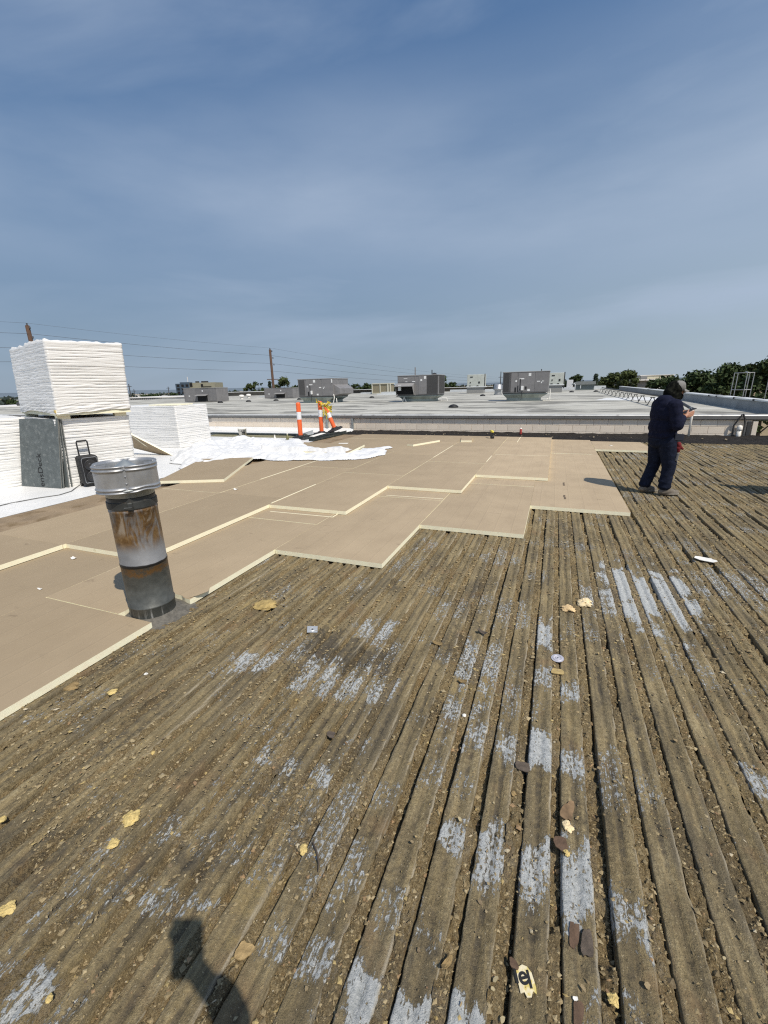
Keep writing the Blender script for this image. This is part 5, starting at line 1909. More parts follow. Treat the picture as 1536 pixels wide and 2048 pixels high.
def bundle(label, M0, ang, L_, D_, z0, z1, shear=(0, 0), seed=1, hem=0.0, boards=0, group='white wrapped pallets of insulation boards', topruf=.02, wr=1.0):
    """M0 near corner, ang heading of the short face (length L_), D_ depth away to its left"""
    u = empty('insulation_pallet', (M0[0], M0[1], z0), ang)
    tag(u, label, 'insulation pallet', group)
    h = z1 - z0
    # outline in local axes: x along the short face, y away behind it
    cr = .025
    P = []

    def seg(a, b, n):
        for i in range(n):
            t = i / n
            P.append((a[0] + (b[0] - a[0]) * t, a[1] + (b[1] - a[1]) * t))
    seg((cr, 0), (L_ - cr, 0), 46)
    seg((L_ - cr, 0), (L_, cr), 2)
    seg((L_, cr), (L_, D_ - cr), 70)
    seg((L_, D_ - cr), (L_ - cr, D_), 2)
    seg((L_ - cr, D_), (cr, D_), 30)
    seg((cr, D_), (0, D_ - cr), 2)
    seg((0, D_ - cr), (0, cr), 70)
    seg((0, cr), (cr, 0), 2)
    P = np.array(P)
    N = len(P)
    nx = np.roll(P, -1, 0) - np.roll(P, 1, 0)
    nx = np.stack([nx[:, 1], -nx[:, 0]], 1)
    nx /= np.linalg.norm(nx, axis=1)[:, None]
    s_ = np.concatenate([[0], np.cumsum(np.linalg.norm(np.diff(P, axis=0), axis=1))])
    NZ = 210
    zz = np.linspace(0, 1, NZ)
    S, Zf = np.meshgrid(s_, zz)
    base = hem * (1 + .9 * np.sin(S * 2.6 + seed) * .5 + .8 * (fbm(S * 2, S * 0, 3, seed) - .5)) if hem > 0 else S * 0
    base = np.clip(base, 0, None)
    Z = base + (h - base) * Zf
    wob = (fbm(S * .9, Z * 1.5, 3, seed + 3) - .5) * .06
    ph = (Z + wob * .35) / .0515
    f = ph - np.floor(ph)
    cre = np.minimum(f, 1 - f)
    ridge = -.0085 * np.exp(-(cre / .13) ** 2) * (.10 + 1.5 * sstep(.32, .68, fbm(S * 1.9, np.floor(ph + .5) * .9, 3, seed + 9)))
    wrk = fbm(S * 2.1 + Z * 3.0, Z * 21 + S * 1.4, 4, seed + 5) - .5
    wrk2 = 1 - np.abs(2 * fbm(S * 1.4 - Z * 1.2, Z * 15 - S * 2.2, 3, seed + 6) - 1)
    edge_low = np.exp(-Z / .10) if hem > 0 else Z * 0
    stagger = (vnoise(np.floor(ph) * 1.7, np.floor(ph) * 0 + seed, 4) - .5) * .009
    lowz = np.exp(-Z / .22) + .35 * sstep(.5, .75, fbm(S * .8, Z * 1.2, 3, seed + 31))
    disp = ridge + wr * (.007 * (fbm(S * 2.0 + Z * 2, Z * 30 + S * 2, 3, seed + 15) - .5) + .006 * wrk + (.004 + .012 * lowz) * (wrk2 - .6)) + .03 * (fbm(S * .7, Z * .9, 2, seed + 12) - .5) + stagger + edge_low * .03 * (wrk2 - .4)
    X = P[:, 0][None] + nx[:, 0][None] * disp
    Y = P[:, 1][None] + nx[:, 1][None] * disp
    Zr = Z + (Zf > .985) * 0
    V = [np.stack([X, Y, Zr], -1).reshape(-1, 3)]
    F = []
    i = np.arange(NZ - 1)[:, None] * N
    k = np.arange(N)[None, :]
    F.append(np.stack([i + k, i + (k + 1) % N, i + N + (k + 1) % N, i + N + k], -1).reshape(-1, 4))
    # top: rings running in towards the middle, rumpled near the rim
    off = N * (NZ - 1)
    last = off
    tot = N * NZ
    c = P.mean(0)
    for j, sc in enumerate((.985, .95, .88, .76, .55, .3, .05)):
        ring = c + (P - c) * sc
        amp = topruf * (1.6 if j in (0, 1) else 1.0 if j == 2 else .35)
        zr = h + amp * (fbm(ring[:, 0] * 5 + seed, ring[:, 1] * 5, 4, seed + 21) * 1.6 - .45)
        V.append(np.stack([ring[:, 0], ring[:, 1], zr], -1))
        kk = np.arange(N)
        F.append(np.stack([last + kk, last + (kk + 1) % N, tot + (kk + 1) % N, tot + kk], -1))
        last = tot
        tot += N
    V = np.concatenate(V)
    V[:, 0] += (V[:, 2] + z0) * shear[0]
    V[:, 1] += (V[:, 2] + z0) * shear[1]
    mesh_np('wrap', V, np.concatenate(F), M_WRAP, parent=u, smooth=True)
    for b in range(boards):
        e_ = .012
        mb = MB()
        zc = .001 + .0515 * b
        jx, jy = random.uniform(-.012, .012), random.uniform(-.012, .012)
        mb.mat(1).prism([(e_ + jx, e_ + jy), (L_ - e_ + jx, e_ + jy), (L_ - e_ + jx, D_ - e_), (e_ + jx, D_ - e_)], zc, zc + .049, 0)
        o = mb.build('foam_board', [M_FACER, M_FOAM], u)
        o.location = ((zc + z0) * shear[0], (zc + z0) * shear[1], 0)
    return u


TPO = .0525
A1 = RAD(72)
# shear is given in the pallet's own axes; the stack leans a little towards its right
SH = (.036, -.043)
lowr = bundle('lower white wrapped pallet behind the grey board, carrying another pallet on top', (-8.225, 4.965), A1, 1.21, 2.44, TPO, 1.272, (.03, -.035), seed=3, topruf=.004)
mb = MB()
uppr = bundle('tall upper white wrapped pallet stacked on another, its rumpled top against the sky', (-8.13, 4.935), A1, 1.22, 2.44, 1.335, 2.565, SH, seed=11, hem=.05, boards=2, topruf=.04)
# foam feet between the two pallets
mb = MB()
for (a, b) in ((.12, .10), (1.05, .10), (.12, 2.2), (1.05, 2.2), (.6, 1.2)):
    for q in range(1):
        MB().box((a + .05, b, -.031), (.2, .12, .060)).build('foam_foot', M_FOAM, uppr)
mb = MB()
for q, (w_, zc) in enumerate(((.14, .025), (.17, .075), (.12, .12))):
    MB().box((.075 + SH[0] * 1.35, -.012, zc), (w_, .05, .046), bev=.004).build('corner_offcut', M_FOAMY, uppr)
bundle('white wrapped pallet at the left edge of the photo, beside the grey board', (-9.585, 3.94), A1, 1.21, 2.44, TPO, 1.30, (.02, -.02), seed=23, topruf=.006)
bundle('white wrapped pallet standing alone farther back, left of the orange posts', (-10.40, 9.70), PI / 2, 1.30, 2.44, TPO, 1.285, (0, 0), seed=31, topruf=.012, wr=.9)
# a foam sheet lying on top of the far pallet
mb = MB()
mb.box((-10.95, 10.1, 1.317), (1.0, .7, .03), .1)
o = mb.build('foam_offcut', M_FOAM)
tag(o, 'cream foam offcut lying on top of the far wrapped pallet', 'offcut')

# ------------------------------------------------------------------ grey cover boards leaning on the pallets
gbd = empty('cover_board', (-8.74, 4.83, .055))
tag(gbd, 'grey speckled cover boards with black lettering, leaning upright against the white pallets', 'board')
O_ = Vector((-8.74, 4.83, .055))
BL, BR = Vector((-9.27, 4.795, .0555)) - O_, Vector((-8.235, 4.855, .0555)) - O_
TR, TL = Vector((-8.12, 5.00, 1.282)) - O_, Vector((-9.66, 5.15, 1.262)) - O_
nrm = (BR - BL).cross(TL - BL).normalized()
nrm = (BR - BL).cross(TR - BL).normalized()
TL = Vector((-9.10, 4.96, 1.280)) - O_
TL = TL - nrm * (TL - BL).dot(nrm)


def slab(a, b, c, d, t0, t1, nm, mats, par):
    V = [p - nrm * t0 for p in (a, b, c, d)] + [p - nrm * t1 for p in (a, b, c, d)]
    mb = MB()
    mb.add(V, [(0, 1, 2, 3)])
    mb.mat(1).add(V, [(7, 6, 5, 4), (0, 4, 5, 1), (1, 5, 6, 2), (2, 6, 7, 3), (3, 7, 4, 0)])
    return mb.build(nm, mats, par)


slab(BL, BR, TR, TL, 0, .013, 'panel', [M_BOARDG, M_GYP], gbd)
dx = Vector((.012, .018, 0))
slab(BL + dx, BR + dx * 1.2, TR + Vector((-.004, .003, .006)), TL + Vector((0, 0, .004)), .014, .027, 'panel', [M_BOARDG, M_GYP], gbd)
slab(BL + dx * 4, BR + dx * 4, TR + Vector((0, .004, -.004)), TL, .034, .047, 'panel', [M_BOARDG, M_GYP], gbd)
slab(BL + dx * 7, BR + Vector((.05, .11, 0)), TR + Vector((0, .006, -.008)), TL, .055, .068, 'panel', [M_BOARDG, M_GYP], gbd)
# stencilled lettering, running up the board
cu = bpy.data.curves.new('lettering', 'FONT')
cu.body = 'ensDeck'
cu.size = .175
cu.extrude = .0006
tmp = bpy.data.objects.new('tmp_text', cu)
COL.objects.link(tmp)
dg = bpy.context.evaluated_depsgraph_get()
me = bpy.data.meshes.new_from_object(tmp.evaluated_get(dg))
bpy.data.objects.remove(tmp)
me.name = 'lettering'
me.materials.clear()
me.materials.append(M_PRINT)
lt = bpy.data.objects.new('lettering', me)
link(lt, gbd)
ex = (BR - BL).normalized()
ez = nrm.cross(ex).normalized()
if ez.z < 0:
    ez = -ez
org = BL + ex * .62 + ez * .012 + nrm * .003
if nrm.y > 0:
    org = BL + ex * .625 + ez * .012 - nrm * .0022
R3 = Matrix((ez, -ex, ez.cross(-ex))).transposed().to_4x4()
R3.translation = org
lt.matrix_local = R3

# ------------------------------------------------------------------ trolley loudspeaker
sp_ = empty('loudspeaker', (-7.93, 5.22, TPO), RAD(-17))
tag(sp_, 'black trolley loudspeaker with its pull handle up, standing before the wrapped pallet', 'loudspeaker')
# local x faces out of the grille
mb = MB().box((0, 0, .30), (.26, .30, .53), bev=.035)
mb.build('cabinet', M_BLACK, sp_, smooth=False)
mb = MB()
pts = []
for (y, z) in ((-.115, .08), (.115, .08), (.125, .10), (.125, .50), (.105, .535), (-.105, .535), (-.125, .50), (-.125, .10), (-.115, .08)):
    pts.append((.134, y, z))
mb.tube(pts, .006, 6)
mb.build('trim', M_SPKTRIM, sp_)
MB().box((.131, 0, .305), (.012, .235, .43), bev=.005).build('grille', M_GRILLE, sp_)
for zz, r in ((.40, .098), (.19, .098)):
    me_ = MB()
    prof = [(.001, .006), (r * .25, .012), (r * .3, .002), (r * .82, .012), (r * .88, .022), (r, .022), (r, 0)]
    me_.lathe([(a, b) for a, b in prof], seg=28)
    o = me_.build('driver', simple('driver_cone', (.035, .035, .037), .4, .2, var=.1), sp_, smooth=True, loc=(.136, 0, zz), rot=(0, PI / 2, 0))
mb = MB()
mb.tube([(-.06, -.085, .55), (-.06, -.085, .80), (-.06, -.075, .825), (-.06, .075, .825), (-.06, .085, .80), (-.06, .085, .55)], .013, 8)
mb.box((-.06, 0, .822), (.034, .15, .03), bev=.01)
mb.build('pull_handle', M_BLACK, sp_)
mb = MB()
for yy in (-.13, .13):
    mb.tube([(-.10, yy - .015, .05), (-.10, yy + .015, .05)], .05, 14)
mb.build('wheel', M_RUBBER, sp_)
MB().box((.07, 0, .02), (.05, .22, .04)).build('foot', M_RUBBER, sp_)
crd = [(-8.05, 5.12, .10), (-8.02, 4.98, .061), (-7.80, 4.75, .0605), (-7.72, 4.5, .0605), (-7.85, 4.25, .0605), (-7.93, 3.9, .0605), (-7.90, 3.4, .0605), (-7.84, 2.6, .0605), (-7.9, 1.5, .0605)]
o = MB().tube(crd, .008, 6).build('power_cord', simple('grey_cord', (.13, .13, .125), .6))  # the loudspeaker's power cord
tag(o, 'thin grey cord trailing over the white membrane from the loudspeaker', 'cord')

# ------------------------------------------------------------------ loose boards


def loose_board(label, corners, z, th=.05, group='loose insulation boards', tilt=0.0):
    c = sum((Vector((p[0], p[1], 0)) for p in corners), Vector()) / len(corners)
    mb = MB()
    mb.mat(1).prism([(p[0] - c.x, p[1] - c.y) for p in corners], 0, th, 0)
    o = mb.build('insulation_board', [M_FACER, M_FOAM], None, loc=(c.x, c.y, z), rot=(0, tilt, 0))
    tag(o, label, 'insulation board', group)
    return o


loose_board('loose tan insulation board lying askew just right of the vent pipe cap', [(-6.56, 5.47), (-5.46, 5.93), (-6.56, 8.16), (-7.66, 7.70)], .1095)
loose_board('lower of two stacked tan boards, half hidden under the white plastic sheet', [(-5.62, 8.92), (-4.49, 8.88), (-4.66, 10.36), (-7.0, 10.55), (-6.9, 9.1)], .1095)
loose_board('upper of two stacked tan boards, its cream edges showing beside the white plastic sheet', [(-5.60, 8.98), (-4.46, 8.93), (-4.66, 10.42), (-7.0, 10.6), (-6.9, 9.15)], .161)
o = loose_board('narrow cream edged strip of board lying on the tan boards, left of the small block', [(-3.70, 11.12), (-3.50, 11.04), (-3.03, 12.13), (-3.22, 12.22)], .1095, group='cut strips of board')
o = loose_board('short block of board lying near the tarry curb, left of the yellow drill', [(-2.43, 12.16), (-2.12, 12.20), (-2.30, 13.2), (-2.60, 13.16)], .1095, group='cut strips of board')
# board propped on edge beside the pallets
pb = empty('insulation_board', (-9.9, 8.45, TPO))
tag(pb, 'tan board tipped up on its edge between the two white pallets, its underside in shade', 'insulation board', 'loose insulation boards')
O_ = Vector((-9.9, 8.45, TPO))
a, b, c_, d_ = (Vector(p) - O_ for p in ((-10.85, 8.50, .205), (-9.95, 8.52, .055), (-9.42, 8.46, .055), (-10.45, 8.14, .645)))
nrm = Vector((.25, -.80, -.55)).normalized()
V = [a, b, c_, d_] + [p - nrm * .05 for p in (a, b, c_, d_)]
mb = MB()
mb.add(V, [(0, 1, 2, 3), (7, 6, 5, 4)])
mb.mat(1).add(V, [(0, 4, 5, 1), (1, 5, 6, 2), (2, 6, 7, 3), (3, 7, 4, 0)])
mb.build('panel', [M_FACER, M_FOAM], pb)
mb = MB()
mb.add([d_ + Vector((.1, -.02, -.06)), d_ + Vector((.14, -.03, -.055)), d_ + Vector((.5, .06, -.34)), d_ + Vector((.42, .05, -.31))], [(0, 1, 2, 3)])
mb.build('tear', M_FOAM, pb)

# ------------------------------------------------------------------ crumpled plastic sheeting
out = np.array([(-7.45, 6.9), (-6.85, 7.9), (-6.2, 8.25), (-5.7, 8.15), (-5.15, 8.30), (-4.55, 8.42), (-4.0, 8.85), (-3.60, 9.45), (-3.82, 10.2), (-4.1, 10.55), (-4.42, 10.2), (-4.6, 9.55), (-5.3, 9.45),
                (-6.0, 9.9), (-6.9, 10.9), (-8.1, 11.5), (-9.6, 11.6), (-10.05, 10.9), (-9.9, 9.9), (-9.6, 9.0), (-9.3, 8.3), (-8.6, 7.6)])


def in_poly(x, y, poly):
    r = np.zeros(x.shape, bool)
    n = len(poly)
    j = n - 1
    for i in range(n):
        xi, yi = poly[i]
        xj, yj = poly[j]
        c = ((yi > y) != (yj > y)) & (x < (xj - xi) * (y - yi) / (yj - yi + 1e-12) + xi)
        r ^= c
        j = i
    return r


def dist_poly(x, y, poly):
    d = np.full(x.shape, 9.0)
    for i in range(len(poly)):
        ax, ay = poly[i]
        bx, by = poly[(i + 1) % len(poly)]
        t = np.clip(((x - ax) * (bx - ax) + (y - ay) * (by - ay)) / ((bx - ax) ** 2 + (by - ay) ** 2), 0, 1)
        d = np.minimum(d, np.hypot(x - ax - t * (bx - ax), y - ay - t * (by - ay)))
    return d


gx, gy = np.linspace(-10.2, -3.6, 330), np.linspace(6.7, 11.75, 260)
X, Y = np.meshgrid(gx, gy)
wx = X + (fbm(X * 1.5, Y * 1.5, 3, 71) - .5) * .5
wy = Y + (fbm(X * 1.5, Y * 1.5, 3, 72) - .5) * .5
ins = in_poly(wx, wy, out)
dd = dist_poly(wx, wy, out) * np.where(ins, 1, -1)
r1 = 1 - np.abs(2 * fbm(X * 1.1 + Y * .4, Y * 1.3, 3, 73) - 1)
r2 = 1 - np.abs(2 * fbm(X * 2.6 - Y, Y * 2.4 + X, 3, 74) - 1)
hump = .075 + .12 * sstep(-6.2, -8.4, X)
base = np.where(X < -7.3, .058, .112) + np.where((X > -6.95) & (X < -4.62) & (Y > 9.02), .10, 0) * sstep(.0, .25, dd)
Z = base + sstep(0, .35, dd) * hump * (.25 + 1.2 * np.clip(r1 - .35, 0, 1) ** 1.4) + sstep(0, .12, dd) * .085 * np.clip(r2 - .35, 0, 1) + sstep(.25, .0, dd) * .012 * r2
fq = grid_faces(260, 330)
keep = ins.ravel()[fq].all(1)
fq = fq[keep]
used = np.unique(fq)
remap = np.full(X.size, -1)
remap[used] = np.arange(len(used))
V = np.stack([X, Y, Z], -1).reshape(-1, 3)[used]
tarp = mesh_np('plastic_sheet', V, remap[fq], M_TARP, smooth=True)
tag(tarp, 'big crumpled heap of white plastic trailing over the tan boards before the orange posts', 'plastic sheet')

# ------------------------------------------------------------------ orange delineator posts


def delineator(label, base, z, h, lean, ang, basetilt=(0, 0)):
    u = empty('delineator_post', (base[0], base[1], z))
    tag(u, label, 'delineator post', 'orange and white delineator posts')
    top = Vector((lean[0], lean[1], h)) if lean else Vector((0, 0, h))
    f = [0, .56, .775, 1.0]
    for i, mm in ((0, M_ORANGE), (1, M_REFL), (2, M_ORANGE)):
        a, b = top * f[i], top * f[i + 1]
        r = .079 if i == 1 else .077
        mb = MB()
        mb.tube([a + top * .0, b], r, 16)
        mb.build(('shaft', 'reflective_band', 'shaft')[i], mm, u, smooth=False)
    o = MB().lathe([(.077, 0), (.074, .03), (.05, .05), (.001, .055)], seg=16).build('cap', M_ORANGE, u, smooth=True, loc=top)
    mb = MB()
    mb.lathe([(.30, 0), (.31, .02), (.28, .055), (.14, .075), (.12, .11), (.085, .115)], seg=8)
    mb.build('rubber_base', M_RUBBER, u, loc=(0, 0, .0), rot=(basetilt[0], basetilt[1], ang))
    return u


delineator('orange and white post farthest left, standing alone on the membrane', (-8.0, 12.57), TPO, 1.14, None, .2)
delineator('upright orange and white post in the middle, yellow tape bundled at its top', (-7.93, 13.90), TPO, 1.13, None, .4)
delineator('orange and white post tilted left, its black base on the dark flashing', (-7.56, 14.28), .17, .80, (-.34, -.02), .3, (.10, -.32))
# yellow caution tape over the post tops
mb = MB()
P0 = Vector((-7.93, 13.90, 1.18))
rs = random.Random(5)
for i in range(16):
    a = P0 + Vector((rs.uniform(-.09, .36), rs.uniform(-.12, .10), 0))
    a.z = 1.20 - max(0, (a.x - P0.x)) * .75 + rs.uniform(-.05, .06)
    b = a + Vector((rs.uniform(-.14, .2), rs.uniform(-.1, .1), rs.uniform(-.16, .06)))
    c = b + Vector((rs.uniform(-.14, .14), rs.uniform(-.1, .1), rs.uniform(-.12, .06)))
    w = Vector((rs.uniform(-.05, .05), rs.uniform(-.03, .03), .055))
    mb.add([a, a + w, b + w * .8, b, c, c + w], [(0, 1, 2, 3), (3, 2, 5, 4)])
for (xx, zz, ln) in ((.13, 1.0, .30), (.20, .95, .22), (.26, .9, .30)):
    mb.add([P0 + Vector((xx, -.06, zz - 1.18)), P0 + Vector((xx + .045, -.06, zz - 1.18)), P0 + Vector((xx + .07, -.10, zz - 1.18 - ln)), P0 + Vector((xx + .02, -.10, zz - 1.18 - ln))], [(0, 1, 2, 3)])
o = mb.build('caution_tape', simple('caution_yellow', (.72, .55, .03), .5, var=.2, dirt=(.05, .05, .03), dirt_lo=.52, dirt_hi=.56, dscale=22))
tag(o, 'tangle of yellow caution tape draped over the two right hand orange posts', 'caution tape')

# bucket, flashing lengths, bits by the wall
u = empty('bucket', (-10.55, 12.72, TPO))
tag(u, 'open white plastic bucket standing behind the heap of white plastic', 'bucket')
MB().lathe([(.001, .004), (.125, .0), (.150, .27), (.158, .272), (.158, .30), (.150, .302), (.146, .27), (.122, .01), (.001, .012)], seg=22).build('body', M_PVC, u, smooth=True)
mb = MB()
for i in range(7):
    t = -1.0 + .13 * i
    mb.box((.1405 * math.cos(t), .1405 * math.sin(t), .15), (.006, .016, .17 if i in (0, 3, 4, 6) else .05), Euler((0, RAD(5), t)))
mb.build('printed_label', M_PRINT, u)
mb = MB()
mb.tube([(.155 * math.cos(a), .155 * math.sin(a), .26 - .10 * math.sin((a - 3.4) / 1.0 * .9) * .6) for a in np.linspace(3.4, 6.4, 9)], .005, 5)
mb.build('handle', M_WIRE, u)


def channel(name, label, a, b, w, h, z, mat_, group=None):
    u = Vector((b[0] - a[0], b[1] - a[1], 0))
    L_ = u.length
    o_ = MB()
    # an upturned channel: flat web and two flanges
    n = 14
    sec = [(-w / 2, 0), (-w / 2, h), (-w / 2 + .012, h), (-w / 2 + .014, .012), (w / 2 - .014, .012), (w / 2 - .012, h * .7), (w / 2, h * .7), (w / 2, 0)]
    for i in range(n + 1):
        t = i / n
        bend = .03 * math.sin(t * 3.0)
        for (x, zz) in sec:
            o_.v.append((x + bend + .006 * rs.uniform(-1, 1), -L_ / 2 + L_ * t, zz + .01 * math.sin(t * 5)))
    k = len(sec)
    for i in range(n):
        for j in range(k):
            o_.f.append((i * k + j, i * k + (j + 1) % k, (i + 1) * k + (j + 1) % k, (i + 1) * k + j))
            o_.m.append(0)
    o_.f.append(tuple(range(k - 1, -1, -1)))
    o_.m.append(0)
    o_.f.append(tuple(n * k + j for j in range(k)))
    o_.m.append(0)
    c = ((a[0] + b[0]) / 2, (a[1] + b[1]) / 2, z)
    ob = o_.build(name, mat_, None, loc=c, rot=(0, 0, math.atan2(u.y, u.x) - PI / 2))
    tag(ob, label, 'metal flashing', group)
    return ob


channel('metal_flashing', 'right hand length of dark metal flashing along the edge of the tan boards', (-7.22, 11.95), (-7.15, 14.55), .20, .085, .058, M_FLASH, 'lengths of dark flashing by the orange posts')
channel('metal_flashing', 'left hand length of dark metal flashing under the tilted orange post', (-7.72, 12.15), (-7.60, 14.45), .24, .085, .058, M_FLASH, 'lengths of dark flashing by the orange posts')
mb = MB()
mb.box((-7.52, 12.9, .150), (.17, .9, .006), Euler((.02, .06, .05)))
o = mb.build('paper_strip', M_PAPER)
tag(o, 'strip of pale paper lying on the left hand length of dark flashing', 'scrap')
o = MB().box((-10.1, 13.0, .115), (4.3, .20, .075), .02, bev=.01).build('metal_flashing', M_FLASH)
tag(o, 'long dark strip of flashing lying along the foot of the wall behind the bucket', 'metal flashing')
o = MB().box((-9.9, 12.72, .077), (4.0, .26, .045), .02).build('plank', simple('olive_board', (.24, .22, .13), .85, var=.15))
tag(o, 'low olive coloured plank lying in front of the long dark flashing', 'plank')
u = empty('metal_offcut', (-8.12, 12.95, .06))
tag(u, 'bent pale sheet metal offcut behind the leftmost orange post', 'metal flashing')
mb = MB()
mb.add([(-.4, -.1, .0), (.1, -.05, .13), (.35, .1, .24), (-.2, .1, .05), (.12, .02, .02), (.34, .0, .0)], [(0, 1, 2, 3), (1, 4, 5, 2), (0, 4, 1)])
mb.build('sheet', M_STEELDULL, u)
for (x, y, hh, r, lab, mm) in ((-8.32, 11.55, .20, .045, 'white squeeze bottle standing at the end of the plastic heap', M_PVC), (-8.28, 12.2, .18, .05, 'olive green bottle standing left of the leftmost orange post', simple('olive_plastic', (.20, .19, .08), .4))):
    u = empty('bottle', (x, y, TPO))
    tag(u, lab, 'bottle')
    MB().lathe([(.001, 0), (r, .002), (r, hh * .6), (r * .5, hh * .8), (r * .4, hh), (.001, hh)], seg=12).build('body', mm, u, smooth=True)
    MB().lathe([(r * .45, hh), (r * .45, hh + .03), (.001, hh + .032)], seg=10).build('cap', M_PVC, u)
o = MB().box((-8.55, 8.75, .085), (.45, .12, .06), Euler((.1, .15, .5))).build('offcut', M_FLASH)
tag(o, 'short dark offcut poking out of the plastic heap on its left', 'offcut')
o = MB().box((-5.71, 11.24, .112), (.28, .16, .008), .3).build('white_scrap', M_PAPER)
tag(o, 'white scrap lying on the tan boards below the dark flashing', 'scrap')

# cordless drill on the boards
u = empty('cordless_drill', (-1.71, 13.22, .109), RAD(118))
tag(u, 'yellow and black cordless drill standing on the boards near the tarry curb', 'drill')
mb = MB()
mb.tube([(-.11, 0, .20), (-.05, 0, .205), (.04, 0, .21), (.07, 0, .21)], [.030, .038, .036, .028], 12)
mb.build('motor_body', M_YELLOW, u, smooth=True)
MB().tube([(.07, 0, .21), (.10, 0, .21), (.13, 0, .21), (.19, 0, .21)], [.028, .026, .016, .006], 10).build('chuck', M_BLACK, u)
MB().tube([(-.06, 0, .185), (-.075, 0, .12), (-.08, 0, .07)], [.024, .021, .024], 10).build('grip', M_BLACK, u)
MB().box((-.06, 0, .038), (.13, .085, .07), bev=.012).build('battery', M_BLACK, u)
MB().box((-.05, 0, .16), (.03, .018, .04)).build('trigger', M_BLACK, u)
# red can on the curb
u = empty('can', (-.97, 14.62, .085))
tag(u, 'small red can standing on the tarry curb against the block wall', 'can')
MB().lathe([(.001, 0), (.036, .002), (.038, .01), (.038, .165), (.034, .175)], seg=16).build('body', M_RED, u, smooth=True)
MB().lathe([(.034, .175), (.025, .195), (.012, .20), (.012, .215), (.001, .216)], seg=14).build('top', M_PVC, u, smooth=True)

# ------------------------------------------------------------------ scraps on the deck


def chunk(label, x, y, size, mat_, flat=.35, z=.002, name='foam_scrap', group='scraps of torn foam on the deck', seed=0, stretch=1.0, rz=0.0, cat='scrap'):
    r_ = np.random.RandomState(seed + int(abs(x * 100)))
    bm = bmesh.new()
    bmesh.ops.create_icosphere(bm, subdivisions=4, radius=1)
    for v in bm.verts:
        p = v.co
        k = .95 + 1.15 * (float(fbm(p.x * 1.7 + seed, p.y * 1.7 + p.z, 3, seed, .5)) - .5) + .12 * (float(vnoise(p.x * 9 + seed, p.y * 9 + p.z * 3, seed)) - .5)
        kz = .55 + 1.0 * float(fbm(p.x * 3.6 + 4, p.y * 3.6 + seed, 3, 8, .7))
        v.co = Vector((p.x * k * stretch, p.y * k, max(p.z * kz, -.35) * flat)) * (size * .42)
    me = bpy.data.meshes.new(name)
    bm.to_mesh(me)
    bm.free()
    me.materials.append(mat_)
    o = bpy.data.objects.new(name, me)
    o.location = (x, y, z + flat * size * .12)
    o.rotation_euler = (0, 0, rz)
    link(o)
    return tag(o, label, cat, group)


def flake(label, x, y, size, mat_, th=.004, z=.004, name='felt_scrap', group='flat scraps on the deck', seed=0, aspect=.7, rz=0.0, curl=.10, n=18, jag=.10, cat='scrap'):
    r_ = random.Random(seed * 7 + 3)
    size *= .86
    mb = MB()
    ang = [2 * PI * i / n for i in range(n)]
    p1, p2 = r_.uniform(0, 6), r_.uniform(0, 6)
    rad = [(abs(math.cos(a)) ** 4 + abs(math.sin(a)) ** 4) ** -.25 * (1 + jag * (1.3 * math.sin(2 * a + p1) + 1.1 * math.sin(3 * a + p2)) + r_.uniform(-.09, .09)) * .88 for a in ang]
    lv = []
    for s_ in (1.0, .55):
        for i, a in enumerate(ang):
            px, py = math.cos(a) * rad[i] * s_ * size / 2, math.sin(a) * rad[i] * s_ * size / 2 * aspect
            pz = curl * size * ((px / (size / 2)) ** 2 * .6 + .35 * (py / (size / 2)) * (px / (size / 2)) + .1 * r_.random() * s_)
            lv.append((px, py, pz))
    lv.append((0, 0, 0))
    N = len(lv)
    V = [(p[0], p[1], p[2] + th) for p in lv] + lv
    F = []
    for i in range(n):
        j = (i + 1) % n
        F += [(i, j, n + j, n + i), (n + i, n + j, 2 * n), (N + n + i, N + n + j, N + j, N + i), (N + 2 * n, N + n + j, N + n + i), (i, N + i, N + j, j)]
    mb.add(V, F)
    o = mb.build(name, mat_, None, loc=(x, y, z), rot=(r_.uniform(-.08, .08), r_.uniform(-.08, .08), rz))
    return tag(o, label, cat, group)


chunk('largest bright yellow foam scrap, lower left above the photographer shadow', -1.498, .837, .088, M_FOAMY, .4, seed=1, rz=.4)
chunk('dull yellow foam scrap just below the largest yellow one', -1.476, .739, .050, M_FOAMY, .3, seed=2)
chunk('yellow foam sliver at the left edge, low in the photo', -1.616, .456, .050, M_FOAMY, .4, seed=3, stretch=1.5, rz=.6)
chunk('small yellow foam crumb beside the big grey paint patch in the bottom left corner', -1.238, .36, .026, M_FOAMY, .5, seed=4)
chunk('yellow foam crumb close under the cream edge of the nearest board', -2.301, 1.361, .06, M_FOAMY, .4, seed=5)
chunk('tan foam crust under the nearest board edge, left of the yellow crumb', -2.576, 1.31, .085, M_FELT, .35, seed=6)
chunk('tiny bright yellow crumb midway between the board edge and the largest scrap', -1.695, 1.119, .028, M_FOAMY, .6, seed=7)
chunk('yellow crumb on the left edge of the photo beside the largest scrap', -2.009, .648, .034, M_FOAMY, .5, seed=8)
chunk('yellow tan foam scrap with a twig beside it, lower centre', -.76, .984, .042, M_FOAMY, .4, seed=9)
chunk('cream foam chunk stuck on the orange brown felt, lower right of centre', .185, 1.425, .052, simple('cream_foam', (.74, .60, .36), .9, var=.2, scale=40), .4, seed=10, z=.004)
chunk('yellow crumb on the rusty square flake, lower right of centre', .178, 1.318, .030, M_FOAMY, .4, seed=12, z=.006)
chunk('yellow foam scrap lying in a groove near the bottom edge, right of centre', .295, .939, .038, M_FOAMY, .45, seed=13)
chunk('left half of a torn cream foam lump beside the grey painted ribs', .225, 3.255, .12, simple('cream_foam_dull', (.62, .45, .24), .9, var=.3, scale=30), .35, seed=14)
